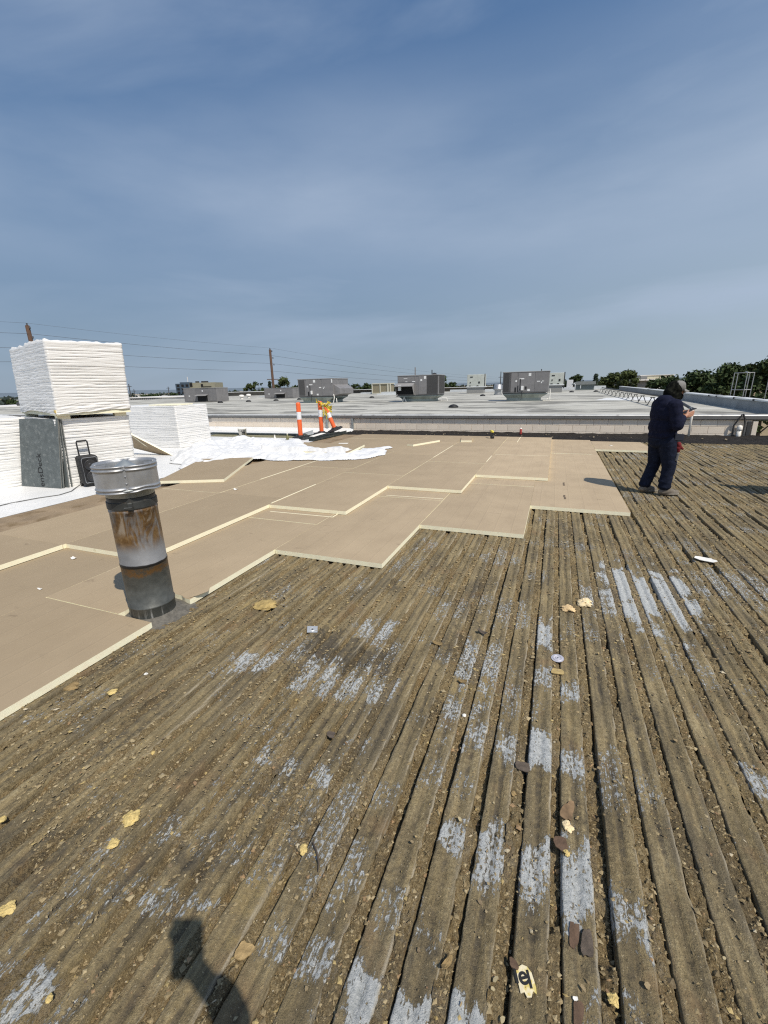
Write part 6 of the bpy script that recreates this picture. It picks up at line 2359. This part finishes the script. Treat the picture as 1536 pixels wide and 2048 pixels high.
chunk('right, paler half of a torn cream foam lump beside the grey painted ribs', .345, 3.39, .135, simple('cream_foam_pale', (.74, .60, .37), .9, var=.2, scale=30), .5, seed=15)
chunk('wide patch of torn yellow insulation with a dark crease, near the notch of the boards', -2.067, 2.529, .22, simple('torn_insulation', (.40, .29, .11), .95, var=.35, scale=26, bump=.006, bscale=70), .18, seed=16, stretch=1.15, rz=.5)
chunk('ochre foam crumb in a groove above the twig, lower centre', -.309, 1.321, .030, M_FELT, .5, seed=17)
chunk('small ochre crumb beside the dark shingle scrap', -.03, 1.50, .026, M_FELT, .5, seed=18)
chunk('pale round pebble of foam in the upper middle of the stripped deck', -.317, 1.877, .032, M_PAPER, .5, seed=19)
flake('orange brown torn felt lying across a rib, lower right of centre', .185, 1.492, .115, simple('orange_felt', (.20, .13, .07), .95, var=.45, scale=26), seed=1, aspect=.5, curl=.06, rz=1.45, jag=.14, n=20)
flake('rusty brown square flake beside a yellow crumb', .157, 1.346, .062, M_RUST, seed=2, aspect=1.1, n=16, jag=.05, curl=.04)
flake('large rust red strip peeled along a rib top, bottom right of centre', .195, 1.06, .10, M_RUST, seed=3, aspect=.34, rz=1.5, curl=.01, jag=.10, n=22, th=.002)
flake('grey black felt scab beside the rust red strip', .233, 1.05, .11, M_ROOFFELT, seed=31, aspect=.38, rz=1.5, curl=.02, jag=.08, n=20, th=.002)
flake('second rust red smear on the same rib at the very bottom edge', .20, .87, .07, M_RUST, seed=32, aspect=.5, rz=1.5, curl=.02)
flake('white chip in a groove at the bottom, left of a yellow scrap', .193, .90, .019, M_PAPER, seed=4, n=7)
flake('long white scrap of film alone on the ribs at the right, below the worker', 1.472, 4.675, .24, M_PAPER, seed=5, aspect=.62, rz=-.32, curl=.10, z=.01, n=13)
flake('tan curled flake of felt in a groove at bottom centre', -.168, .84, .052, M_FELT, seed=6, aspect=.5, rz=1.1, curl=.5, z=.012)
flake('round tan scab of felt right of the photographer shadow', -.772, .651, .066, M_FELT, seed=7, aspect=.9, curl=.05)
flake('dark square of shingle bridging a groove, centre of the stripped deck', -.003, 1.652, .078, M_ROOFFELT, seed=8, aspect=.85, n=16, jag=.04, curl=.04)
flake('yellow tan scrap of board just below the round white washer', .147, 2.422, .092, simple('board_scrap', (.42, .31, .13), .9, var=.25, scale=30), seed=9, aspect=.75, n=16, jag=.07, curl=.05)
flake('dark curled scrap on a rib, right of the middle of the photo', -.346, 2.694, .09, M_ROOFFELT, seed=10, aspect=.5, rz=-.5, curl=.35, z=.01)
flake('pair of tan leaf-like flakes left of the dark curled scrap', -.613, 2.46, .08, M_FELT, seed=11, aspect=.5, curl=.3, z=.008)
flake('ochre flake in a groove below the tan leaf-like flakes', -.378, 2.139, .06, M_FELT, seed=12, aspect=.6, curl=.25, z=.006)
flake('white scrap of foam on the tan board left of the vent pipe', -4.539, 2.63, .085, M_PAPER, seed=13, z=.0555, curl=.3, aspect=.6)
flake('white paper scrap on the upper boards right of the vent pipe cap', -4.83, 5.489, .11, M_PAPER, seed=14, z=.109, curl=.35, aspect=.6)
flake('tiny white chip on the nearest tan board, far left', -4.098, 2.044, .052, M_PAPER, seed=15, z=.0555, curl=.2, aspect=.5)
flake('tiny pale chip on the stripped deck close below the board edge at left', -2.25, 1.55, .03, M_PAPER, seed=16)
flake('small white chip on the narrow right hand strip of boards near the curb', 1.45, 12.6, .10, M_PAPER, seed=17, z=.0555, curl=.1)
flake('rusty square scrap with pale specks, centre of the stripped deck below the grey paint', -.926, 1.516, .058, M_ROOFFELT, seed=18, aspect=.8, n=16, jag=.08)
# twig
o = MB().tube([(-.735, 1.015, .012), (-.70, .985, .016), (-.675, .955, .012), (-.665, .93, .010)], [.003, .0035, .003, .002], 5).build('twig', M_TRUNK)
tag(o, 'thin dark twig beside the yellow tan scrap, lower centre', 'twig')
# pressed round washer and square plate
u = empty('seam_plate', (.147, 2.564, .006))
u.rotation_euler = (RAD(4), RAD(-5), .3)
tag(u, 'round pale metal fastener plate with pressed rings lying on a rib', 'fastener plate')
MB().lathe([(.004, .004), (.010, .006), (.013, .001), (.020, .001), (.023, .005), (.027, .005), (.030, .001), (.038, .001), (.038, -.001), (.004, -.001)], seg=28).build('plate', simple('plate_metal', (.62, .60, .64), .4, .4, var=.05), u, smooth=False)
u = empty('fastener_plate', (-1.517, 2.336, .010))
u.rotation_euler = (RAD(5), RAD(6), .5)
tag(u, 'square pale metal fastener plate with a small hole, lying above the grey paint band', 'fastener plate')
mb = MB()
mb.box((0, 0, 0), (.075, .075, .0025))
mb.lathe([(.012, .0013), (.014, .004), (.020, .004), (.024, .0013)], seg=16)
mb.build('plate', simple('plate_grey', (.60, .61, .60), .4, .5, var=.08), u)
MB().lathe([(.001, .0), (.0075, .0)], (0, 0, .0022), 10).build('hole', M_DARK, u)
# torn facer fragment with part of a printed word
fr = empty('printed_scrap', (.054, .893, .006))
fr.rotation_euler = (RAD(3), RAD(-3), RAD(4))
tag(fr, 'torn cream scrap with thick black letters, lying in the foreground near the bottom', 'printed scrap')
mb = MB()
pts = [(-.026, .002), (-.020, .020), (-.006, .030), (.008, .029), (.021, .018), (.033, -.012), (.034, -.026), (.024, -.022), (.020, -.036), (.008, -.040), (.000, -.030), (-.010, -.036), (-.015, -.020)]
mb.prism(pts, 0, .0035)
mb.build('facer_fragment', simple('cream_facer', (.70, .62, .42), .85, var=.15, scale=60, dirt=(.62, .50, .16), dirt_lo=.5, dirt_hi=.6, dscale=40), fr)
for ch, px, sc in (('l', -.024, .056), ('e', -.011, .060), ('l', .014, .056)):
    cu = bpy.data.curves.new('letter', 'FONT')
    cu.body = ch
    cu.size = sc
    cu.extrude = .0004
    cu.offset = .0012
    tmp = bpy.data.objects.new('tmp_letter', cu)
    COL.objects.link(tmp)
    dg = bpy.context.evaluated_depsgraph_get()
    me = bpy.data.meshes.new_from_object(tmp.evaluated_get(dg))
    bpy.data.objects.remove(tmp)
    me.name = 'letter'
    me.materials.clear()
    me.materials.append(M_PRINT)
    lo = bpy.data.objects.new('letter', me)
    link(lo, fr)
    lo.location = (px, -.020 + abs(px) * .1, .0042)
    lo.rotation_euler = (0, 0, RAD(22 if ch == 'e' else 18))
flake('brown felt corner folded beside the torn cream lettered scrap', .022, .915, .034, M_RUST, seed=41, aspect=.9, curl=.1, z=.008)
# ------------------------------------------------------------------ people


def cap_prim(bm, p0, p1, r0, r1, seg=14, sq=(1, 1)):
    """closed tapered capsule; sq squashes the section (across, along) where possible"""
    p0, p1 = Vector(p0), Vector(p1)
    t = (p1 - p0)
    L_ = t.length
    t = t.normalized()
    ref = Vector((0, 1, 0)) if abs(t.y) < .9 else Vector((1, 0, 0))
    a = ref.cross(t).normalized()
    b = t.cross(a).normalized()
    prof = []
    for i in range(5):
        q = PI / 2 * (1 - i / 4)
        prof.append((-r0 * math.sin(q), r0 * math.cos(q)))
    for i in range(5):
        q = PI / 2 * i / 4
        prof.append((L_ + r1 * math.sin(q), r1 * math.cos(q)))
    rings = []
    for d_, r in prof:
        r = max(r, .0008)
        rings.append([bm.verts.new(p0 + t * d_ + a * math.cos(2 * PI * k / seg) * r * sq[0] + b * math.sin(2 * PI * k / seg) * r * sq[1]) for k in range(seg)])
    for i in range(len(rings) - 1):
        for k in range(seg):
            bm.faces.new((rings[i][k], rings[i][(k + 1) % seg], rings[i + 1][(k + 1) % seg], rings[i + 1][k]))
    bm.faces.new(list(reversed(rings[0])))
    bm.faces.new(rings[-1])


def ell_prim(bm, c, r, rot=(0, 0, 0), seg=18):
    M_ = Matrix.Translation(c) @ Euler(rot).to_matrix().to_4x4() @ Matrix.Diagonal((*r, 1))
    bmesh.ops.create_uvsphere(bm, u_segments=seg, v_segments=seg // 2 + 2, radius=1, matrix=M_)


def organic(name, prims, voxel, mat_, parent=None, smooth_it=6, folds=0.0, fscale=(14, 14, 7), seed=0):
    """overlapping solids fused into one continuous skin"""
    bm = bmesh.new()
    for p in prims:
        if p[0] == 'c':
            cap_prim(bm, *p[1:])
        else:
            ell_prim(bm, *p[1:])
    me = bpy.data.meshes.new(name)
    bm.to_mesh(me)
    bm.free()
    o = bpy.data.objects.new(name, me)
    COL.objects.link(o)
    md = o.modifiers.new('r', 'REMESH')
    md.mode = 'VOXEL'
    md.voxel_size = voxel
    ms = o.modifiers.new('s', 'SMOOTH')
    ms.factor = .5
    ms.iterations = smooth_it
    dg = bpy.context.evaluated_depsgraph_get()
    me2 = bpy.data.meshes.new_from_object(o.evaluated_get(dg))
    bpy.data.objects.remove(o)
    me2.name = name
    n = len(me2.vertices)
    if folds > 0:
        co = np.zeros(n * 3, np.float32)
        me2.vertices.foreach_get('co', co)
        co = co.reshape(-1, 3)
        nr = np.zeros(n * 3, np.float32)
        me2.vertices.foreach_get('normal', nr)
        nr = nr.reshape(-1, 3)
        f_ = 1 - np.abs(2 * fbm(co[:, 0] * fscale[0] + co[:, 1] * fscale[1] * .7 + seed, co[:, 2] * fscale[2] + co[:, 1] * 3, 4, seed) - 1)
        f2 = fbm(co[:, 0] * 6 + co[:, 1] * 5, co[:, 2] * 16, 3, seed + 4) - .5
        co = co + nr * ((f_ - .6) * folds + f2 * folds * .9)[:, None]
        me2.vertices.foreach_set('co', co.ravel())
    me2.materials.clear()
    me2.materials.append(mat_)
    me2.polygons.foreach_set('use_smooth', np.ones(len(me2.polygons), bool))
    me2.update()
    ob = bpy.data.objects.new(name, me2)
    return link(ob, parent)


def hand_prims(wrist, fwd, palm_n, side, curl=.5):
    """palm, four unequal bent fingers and a thumb. fwd: wrist to knuckles, palm_n: out of the palm, side: towards the thumb"""
    w, f, n, s_ = Vector(wrist), Vector(fwd).normalized(), Vector(palm_n).normalized(), Vector(side).normalized()
    P = [('c', w - f * .03, w + f * .02, .026, .027, 12), ('c', w + f * .015 - s_ * .02, w + f * .075 - s_ * .028, .017, .014, 10), ('c', w + f * .015, w + f * .082, .019, .015, 10),
         ('c', w + f * .015 + s_ * .018, w + f * .080 + s_ * .026, .018, .014, 10)]
    for k, (off, ln) in enumerate(((.031, .074), (.011, .082), (-.010, .076), (-.030, .060))):
        b = w + f * .083 + s_ * off
        d1 = (f * math.cos(curl * .5) + n * math.sin(curl * .5)).normalized()
        d2 = (f * math.cos(curl * 1.2) + n * math.sin(curl * 1.2)).normalized()
        d3 = (f * math.cos(curl * 1.8) + n * math.sin(curl * 1.8)).normalized()
        k1 = b + d1 * ln * .45
        k2 = k1 + d2 * ln * .32
        P += [('c', b, k1, .0095, .009, 8), ('c', k1, k2, .009, .008, 8), ('c', k2, k2 + d3 * ln * .23, .008, .0068, 8)]
    tb = w + f * .02 + s_ * .03
    t1 = tb + (s_ * .7 + f * .6 + n * .25).normalized() * .042
    t2 = t1 + (f * .8 + n * .5 + s_ * .1).normalized() * .034
    P += [('c', tb, t1, .014, .0115, 8), ('c', t1, t2, .011, .009, 8)]
    return P


# ---- the worker: profile to the right, head bowed over what he holds
worker = None
WX, WY, WA = 1.66, 7.50, RAD(20)
Hh = (-.055, 0, 1.545)          # head centre
WR, WL = (.060, -.135, 1.185), (.065, .10, 1.185)
body_p = [
    # skull, jaw, nose, ears, neck
    ('e', (Hh[0], 0, Hh[2] + .012), (.098, .076, .108), (0, RAD(22), 0)), ('e', (Hh[0] + .050, 0, Hh[2] - .058), (.058, .056, .062), (0, RAD(22), 0)),
    ('e', (Hh[0] + .094, 0, Hh[2] - .032), (.022, .014, .026), (0, RAD(20), 0), 10), ('e', (Hh[0] + .088, 0, Hh[2] - .075), (.016, .026, .010), (0, 0, 0), 10),
    ('e', (Hh[0] - .008, .077, Hh[2] - .012), (.022, .010, .032), (0, 0, 0), 10), ('e', (Hh[0] - .008, -.077, Hh[2] - .012), (.022, .010, .032), (0, 0, 0), 10),
    ('c', (-.13, 0, 1.36), (-.08, 0, 1.49), .062, .056),
    # trunk under the clothes
    ('e', (-.15, 0, 1.12), (.13, .17, .28), (0, RAD(4), 0)), ('e', (-.13, 0, .90), (.13, .165, .14)),
    # arms
    ('c', (-.145, -.205, 1.33), (-.105, -.235, 1.07), .052, .042), ('c', (-.105, -.235, 1.07), WR, .041, .027),
    ('c', (-.145, .205, 1.33), (-.105, .235, 1.07), .052, .042), ('c', (-.105, .235, 1.07), WL, .041, .027),
    # legs
    ('c', (-.12, -.09, .86), (-.03, -.10, .46), .080, .058), ('c', (-.03, -.10, .46), (-.050, -.10, .10), .056, .042),
    ('c', (-.13, .09, .86), (-.13, .10, .46), .080, .058), ('c', (-.13, .10, .46), (-.225, .10, .10), .056, .042),
    ('c', (-.07, -.10, .06), (.07, -.115, .05), .042, .036), ('c', (-.24, .10, .06), (-.11, .11, .05), .042, .036)]
body_p += hand_prims(WR, (.85, .15, .22), (.1, .9, .15), (-.1, .1, 1), .35)
body_p += hand_prims(WL, (.85, -.15, .22), (.1, -.9, .15), (-.1, -.1, 1), .45)
worker = organic('person', body_p, .0075, M_SKIN, None, 3)
worker.location = (WX, WY, .0)
worker.rotation_euler = (0, 0, WA)
tag(worker, 'worker in navy hoodie, jeans and grey cap standing on the stripped deck, looking down', 'person')
# eyes and brows
mb = MB()
for sy in (-1, 1):
    mb.lathe([(.001, .009), (.008, .006), (.011, 0), (.001, -.004)], (Hh[0] + .085, sy * .030, Hh[2] - .006), 10)
mb.build('eyes', M_BLACK, worker, smooth=True)
hoodie = [
    ('e', (-.165, 0, 1.225), (.170, .215, .20), (0, RAD(6), 0)), ('e', (-.150, 0, 1.03), (.188, .205, .20)), ('e', (-.145, 0, .905), (.186, .20, .10)),
    ('e', (-.175, 0, 1.33), (.135, .20, .11), (0, RAD(10), 0)),
    ('c', (-.15, -.20, 1.335), (-.110, -.255, 1.07), .088, .074), ('c', (-.110, -.255, 1.07), (.005, -.160, 1.155), .074, .048), ('e', (-.110, -.26, 1.06), (.075, .07, .075)),
    ('c', (-.15, .20, 1.335), (-.110, .255, 1.07), .088, .074), ('c', (-.110, .255, 1.07), (.005, .135, 1.15), .074, .048),
    # hood lying on the back of the neck
    ('e', (-.205, 0, 1.415), (.095, .135, .065), (0, RAD(-25), 0)), ('c', (-.16, -.10, 1.40), (-.06, -.05, 1.385), .045, .035), ('c', (-.16, .10, 1.40), (-.06, .05, 1.385), .045, .035)]
organic('hoodie', hoodie, .011, M_NAVY, worker, 4, .013, (11, 11, 6), 3)
jeans = [
    ('e', (-.145, 0, .845), (.165, .19, .13)), ('e', (-.205, 0, .83), (.11, .165, .12)),
    ('c', (-.115, -.095, .82), (-.035, -.105, .46), .122, .090), ('c', (-.035, -.105, .46), (-.055, -.105, .150), .086, .078), ('e', (-.05, -.105, .14), (.092, .084, .05)), ('e', (-.058, -.105, .22), (.088, .080, .04)),
    ('c', (-.145, .095, .82), (-.135, .105, .46), .118, .086), ('c', (-.135, .105, .46), (-.225, .105, .14), .084, .076), ('e', (-.23, .105, .13), (.088, .08, .05)), ('e', (-.21, .105, .20), (.085, .078, .035))]
organic('trousers', jeans, .011, M_JEANS, worker, 4, .014, (9, 9, 9), 9)
for (bx, by, hd) in ((-.005, -.11, -.1), (-.185, .105, .1)):
    bt = [('c', (-.075, 0, .055), (.02, 0, .062), .050, .052), ('c', (.02, 0, .055), (.125, 0, .040), .050, .040), ('c', (-.05, 0, .06), (-.04, 0, .16), .052, .058), ('e', (.05, 0, .020), (.13, .052, .022))]
    o = organic('boot', bt, .008, M_BOOT, worker, 3, .004)
    o.location = (bx, by, 0.004)
    o.rotation_euler = (0, 0, hd)
# dark scarf over head and neck, cap on top
sc_ = [('e', (Hh[0] - .022, 0, Hh[2] + .020), (.108, .094, .118), (0, RAD(22), 0)), ('e', (Hh[0] - .075, 0, Hh[2] - .055), (.085, .092, .105)), ('c', (-.13, 0, 1.40), (-.06, 0, 1.48), .092, .086),
       ('e', (Hh[0] + .038, 0, Hh[2] - .082), (.076, .070, .062), (0, RAD(30), 0)), ('e', (Hh[0] + .01, 0, Hh[2] - .11), (.075, .078, .06))]
organic('scarf', sc_, .009, M_SCARF, worker, 3, .010, (16, 16, 12), 14)
cp_ = [('e', (Hh[0] + .018, 0, Hh[2] + .048), (.112, .092, .082), (0, RAD(24), 0)), ('e', (Hh[0] + .045, 0, Hh[2] + .060), (.070, .088, .070), (0, RAD(30), 0))]
wcap = organic('cap', cp_, .008, M_CAP, worker, 3)
V, F = [], []
for i in range(13):
    t = -1 + 2 * i / 12
    for j in range(4):
        r = j / 3
        x = .085 + (.092 * math.sqrt(max(0, 1 - t * t * .85))) * r
        V.append((x, t * .082 * (1 - .18 * r), -.010 * r - .042 * t * t))
n0 = len(V)
V += [(p[0], p[1], p[2] - .008) for p in V]
for i in range(12):
    for j in range(3):
        q = (i * 4 + j, i * 4 + j + 1, (i + 1) * 4 + j + 1, (i + 1) * 4 + j)
        F.append(q)
        F.append(tuple(n0 + k for k in reversed(q)))
for i in range(12):
    F.append((i * 4 + 3, n0 + i * 4 + 3, n0 + (i + 1) * 4 + 3, (i + 1) * 4 + 3))
br = mesh_np('cap_brim', V, F, M_CAP, parent=wcap, smooth=False)
br.location = (Hh[0] + .012, 0, Hh[2] + .052)
br.rotation_euler = (RAD(-8), RAD(20), RAD(-12))
# pocket flap, belt and the red pouch at his hip
MB().box((-.01, -.185, .885), (.16, .02, .10), Euler((0, .1, .25)), bev=.008).build('pocket', simple('faded_navy', (.012, .016, .028), .9, var=.3, scale=30), worker)
pc = [('e', (.005, -.175, .775), (.032, .035, .040)), ('c', (.02, -.18, .755), (.07, -.18, .715), .022, .014), ('c', (.0, -.17, .73), (.02, -.165, .685), .034, .026)]
organic('tool_pouch', pc, .009, M_REDBAG, worker, 2, .008)
MB().box((-.0, -.185, .60), (.035, .05, .12), Euler((0, .1, 0)), bev=.01).build('hanging_rag', simple('grey_rag', (.12, .12, .125), .9, var=.3), worker)
# the flat thing in his hands
dv = MB().box((0, 0, 0), (.165, .085, .010), bev=.003).build('phone', M_BLACK, None)
Wm = Matrix.Translation((WX, WY, 0)) @ Matrix.Rotation(WA, 4, 'Z') @ Matrix.Translation((.175, -.02, 1.250)) @ Euler((0, RAD(-24), 0)).to_matrix().to_4x4()
dv.matrix_world = Wm
tag(dv, 'dark flat phone held in both hands by the worker', 'phone')

# ---- a second worker stands just out of the picture; his shadow lies on the deck at the right edge
w2 = copy_tree(worker)
w2.location = (3.66, 7.80, 0)
w2.rotation_euler = (0, 0, RAD(150))
tag(w2, 'second worker just outside the right edge, seen only as a shadow patch on the deck', 'person')

# ---- the photographer, out of the picture: only the shadow of hands and arm falls into it
ph_ = bpy.data.objects.new('phone', None)
bpy.data.objects.remove(ph_)
mb = MB().box((0, 0, 0), (.100, .185, .012), bev=.003)
phn = mb.build('phone', M_BLACK, None)
phn.matrix_world = cam.matrix_world @ Matrix.Translation((.018, -.058, .013))
tag(phn, 'phone taking this photo, held out above the deck just outside the frame', 'phone')
f2 = Vector((_sy, _cy, 0)).normalized()
r2_ = Vector((f2.y, -f2.x, 0))


def pw(fr_, rg, z):
    v = f2 * fr_ + r2_ * rg
    return (v.x, v.y, z)


B0, BS = -.40, -.085          # where the body stands, behind the camera; the right arm holds the phone out
pg = [('e', pw(B0, BS, 1.60), (.09, .085, .115)), ('e', pw(B0 + .04, BS, 1.55), (.065, .06, .07)), ('c', pw(B0 - .02, BS, 1.38), pw(B0, BS, 1.52), .065, .058),
      ('e', pw(B0, BS, 1.17), (.17, .17, .27)), ('e', pw(B0, BS, .92), (.165, .165, .16)),
      ('c', pw(B0, BS + .19, 1.40), pw(-.077, .135, 1.44), .046, .033), ('c', pw(-.077, .135, 1.44), pw(-.055, .045, 1.60), .033, .030),
      ('c', pw(B0, BS - .19, 1.38), pw(B0 - .03, BS - .23, 1.10), .055, .046), ('c', pw(B0 - .03, BS - .23, 1.10), pw(B0 + .08, BS - .24, .86), .046, .030),
      ('c', pw(B0, BS - .09, .88), pw(B0 + .01, BS - .11, .46), .09, .062), ('c', pw(B0 + .01, BS - .11, .46), pw(B0, BS - .11, .09), .06, .044),
      ('c', pw(B0, BS + .09, .88), pw(B0 + .01, BS + .12, .46), .09, .062), ('c', pw(B0 + .01, BS + .12, .46), pw(B0, BS + .12, .09), .06, .044),
      ('c', pw(B0 - .03, BS - .11, .055), pw(B0 + .14, BS - .12, .05), .045, .04), ('c', pw(B0 - .03, BS + .12, .055), pw(B0 + .14, BS + .13, .05), .045, .04)]
uz = Vector((0, 0, 1))
pg += hand_prims(pw(-.055, .045, 1.61), f2 * .15 + uz * .95 - r2_ * .2, -r2_ * .9 + f2 * .2, -f2 * .8, .7)
pg += hand_prims(pw(B0 + .08, BS - .24, .85), -uz * .95 + f2 * .2, r2_, f2, .5)
phot = organic('person', pg, .010, M_SKIN, None, 3)
tag(phot, 'photographer in dark clothes behind the camera, seen only as an arm shadow at lower left', 'person')
jk = [('e', pw(B0, BS, 1.20), (.215, .215, .26)), ('e', pw(B0, BS, .97), (.21, .21, .16)), ('c', pw(B0, BS + .19, 1.39), pw(-.077, .135, 1.44), .062, .038), ('c', pw(-.077, .135, 1.44), pw(-.067, .10, 1.52), .045, .042),
      ('c', pw(B0, BS - .19, 1.37), pw(B0 - .03, BS - .23, 1.10), .085, .07), ('c', pw(B0 - .03, BS - .23, 1.10), pw(B0 + .07, BS - .24, .90), .07, .05)]
organic('jacket', jk, .013, M_NAVY, phot, 4, .01)
tr = [('e', pw(B0, BS, .88), (.19, .19, .14)), ('c', pw(B0, BS - .09, .85), pw(B0 + .01, BS - .11, .46), .115, .085), ('c', pw(B0 + .01, BS - .11, .46), pw(B0, BS - .11, .13), .083, .072),
      ('c', pw(B0, BS + .09, .85), pw(B0 + .01, BS + .12, .46), .115, .085), ('c', pw(B0 + .01, BS + .12, .46), pw(B0, BS + .12, .13), .083, .072)]
organic('trousers', tr, .013, M_JEANS, phot, 4, .01)
organic('cap', [('e', pw(B0, BS, 1.655), (.105, .10, .075)), ('e', pw(B0 + .10, BS, 1.63), (.07, .075, .014))], .01, M_CAP, phot, 3)
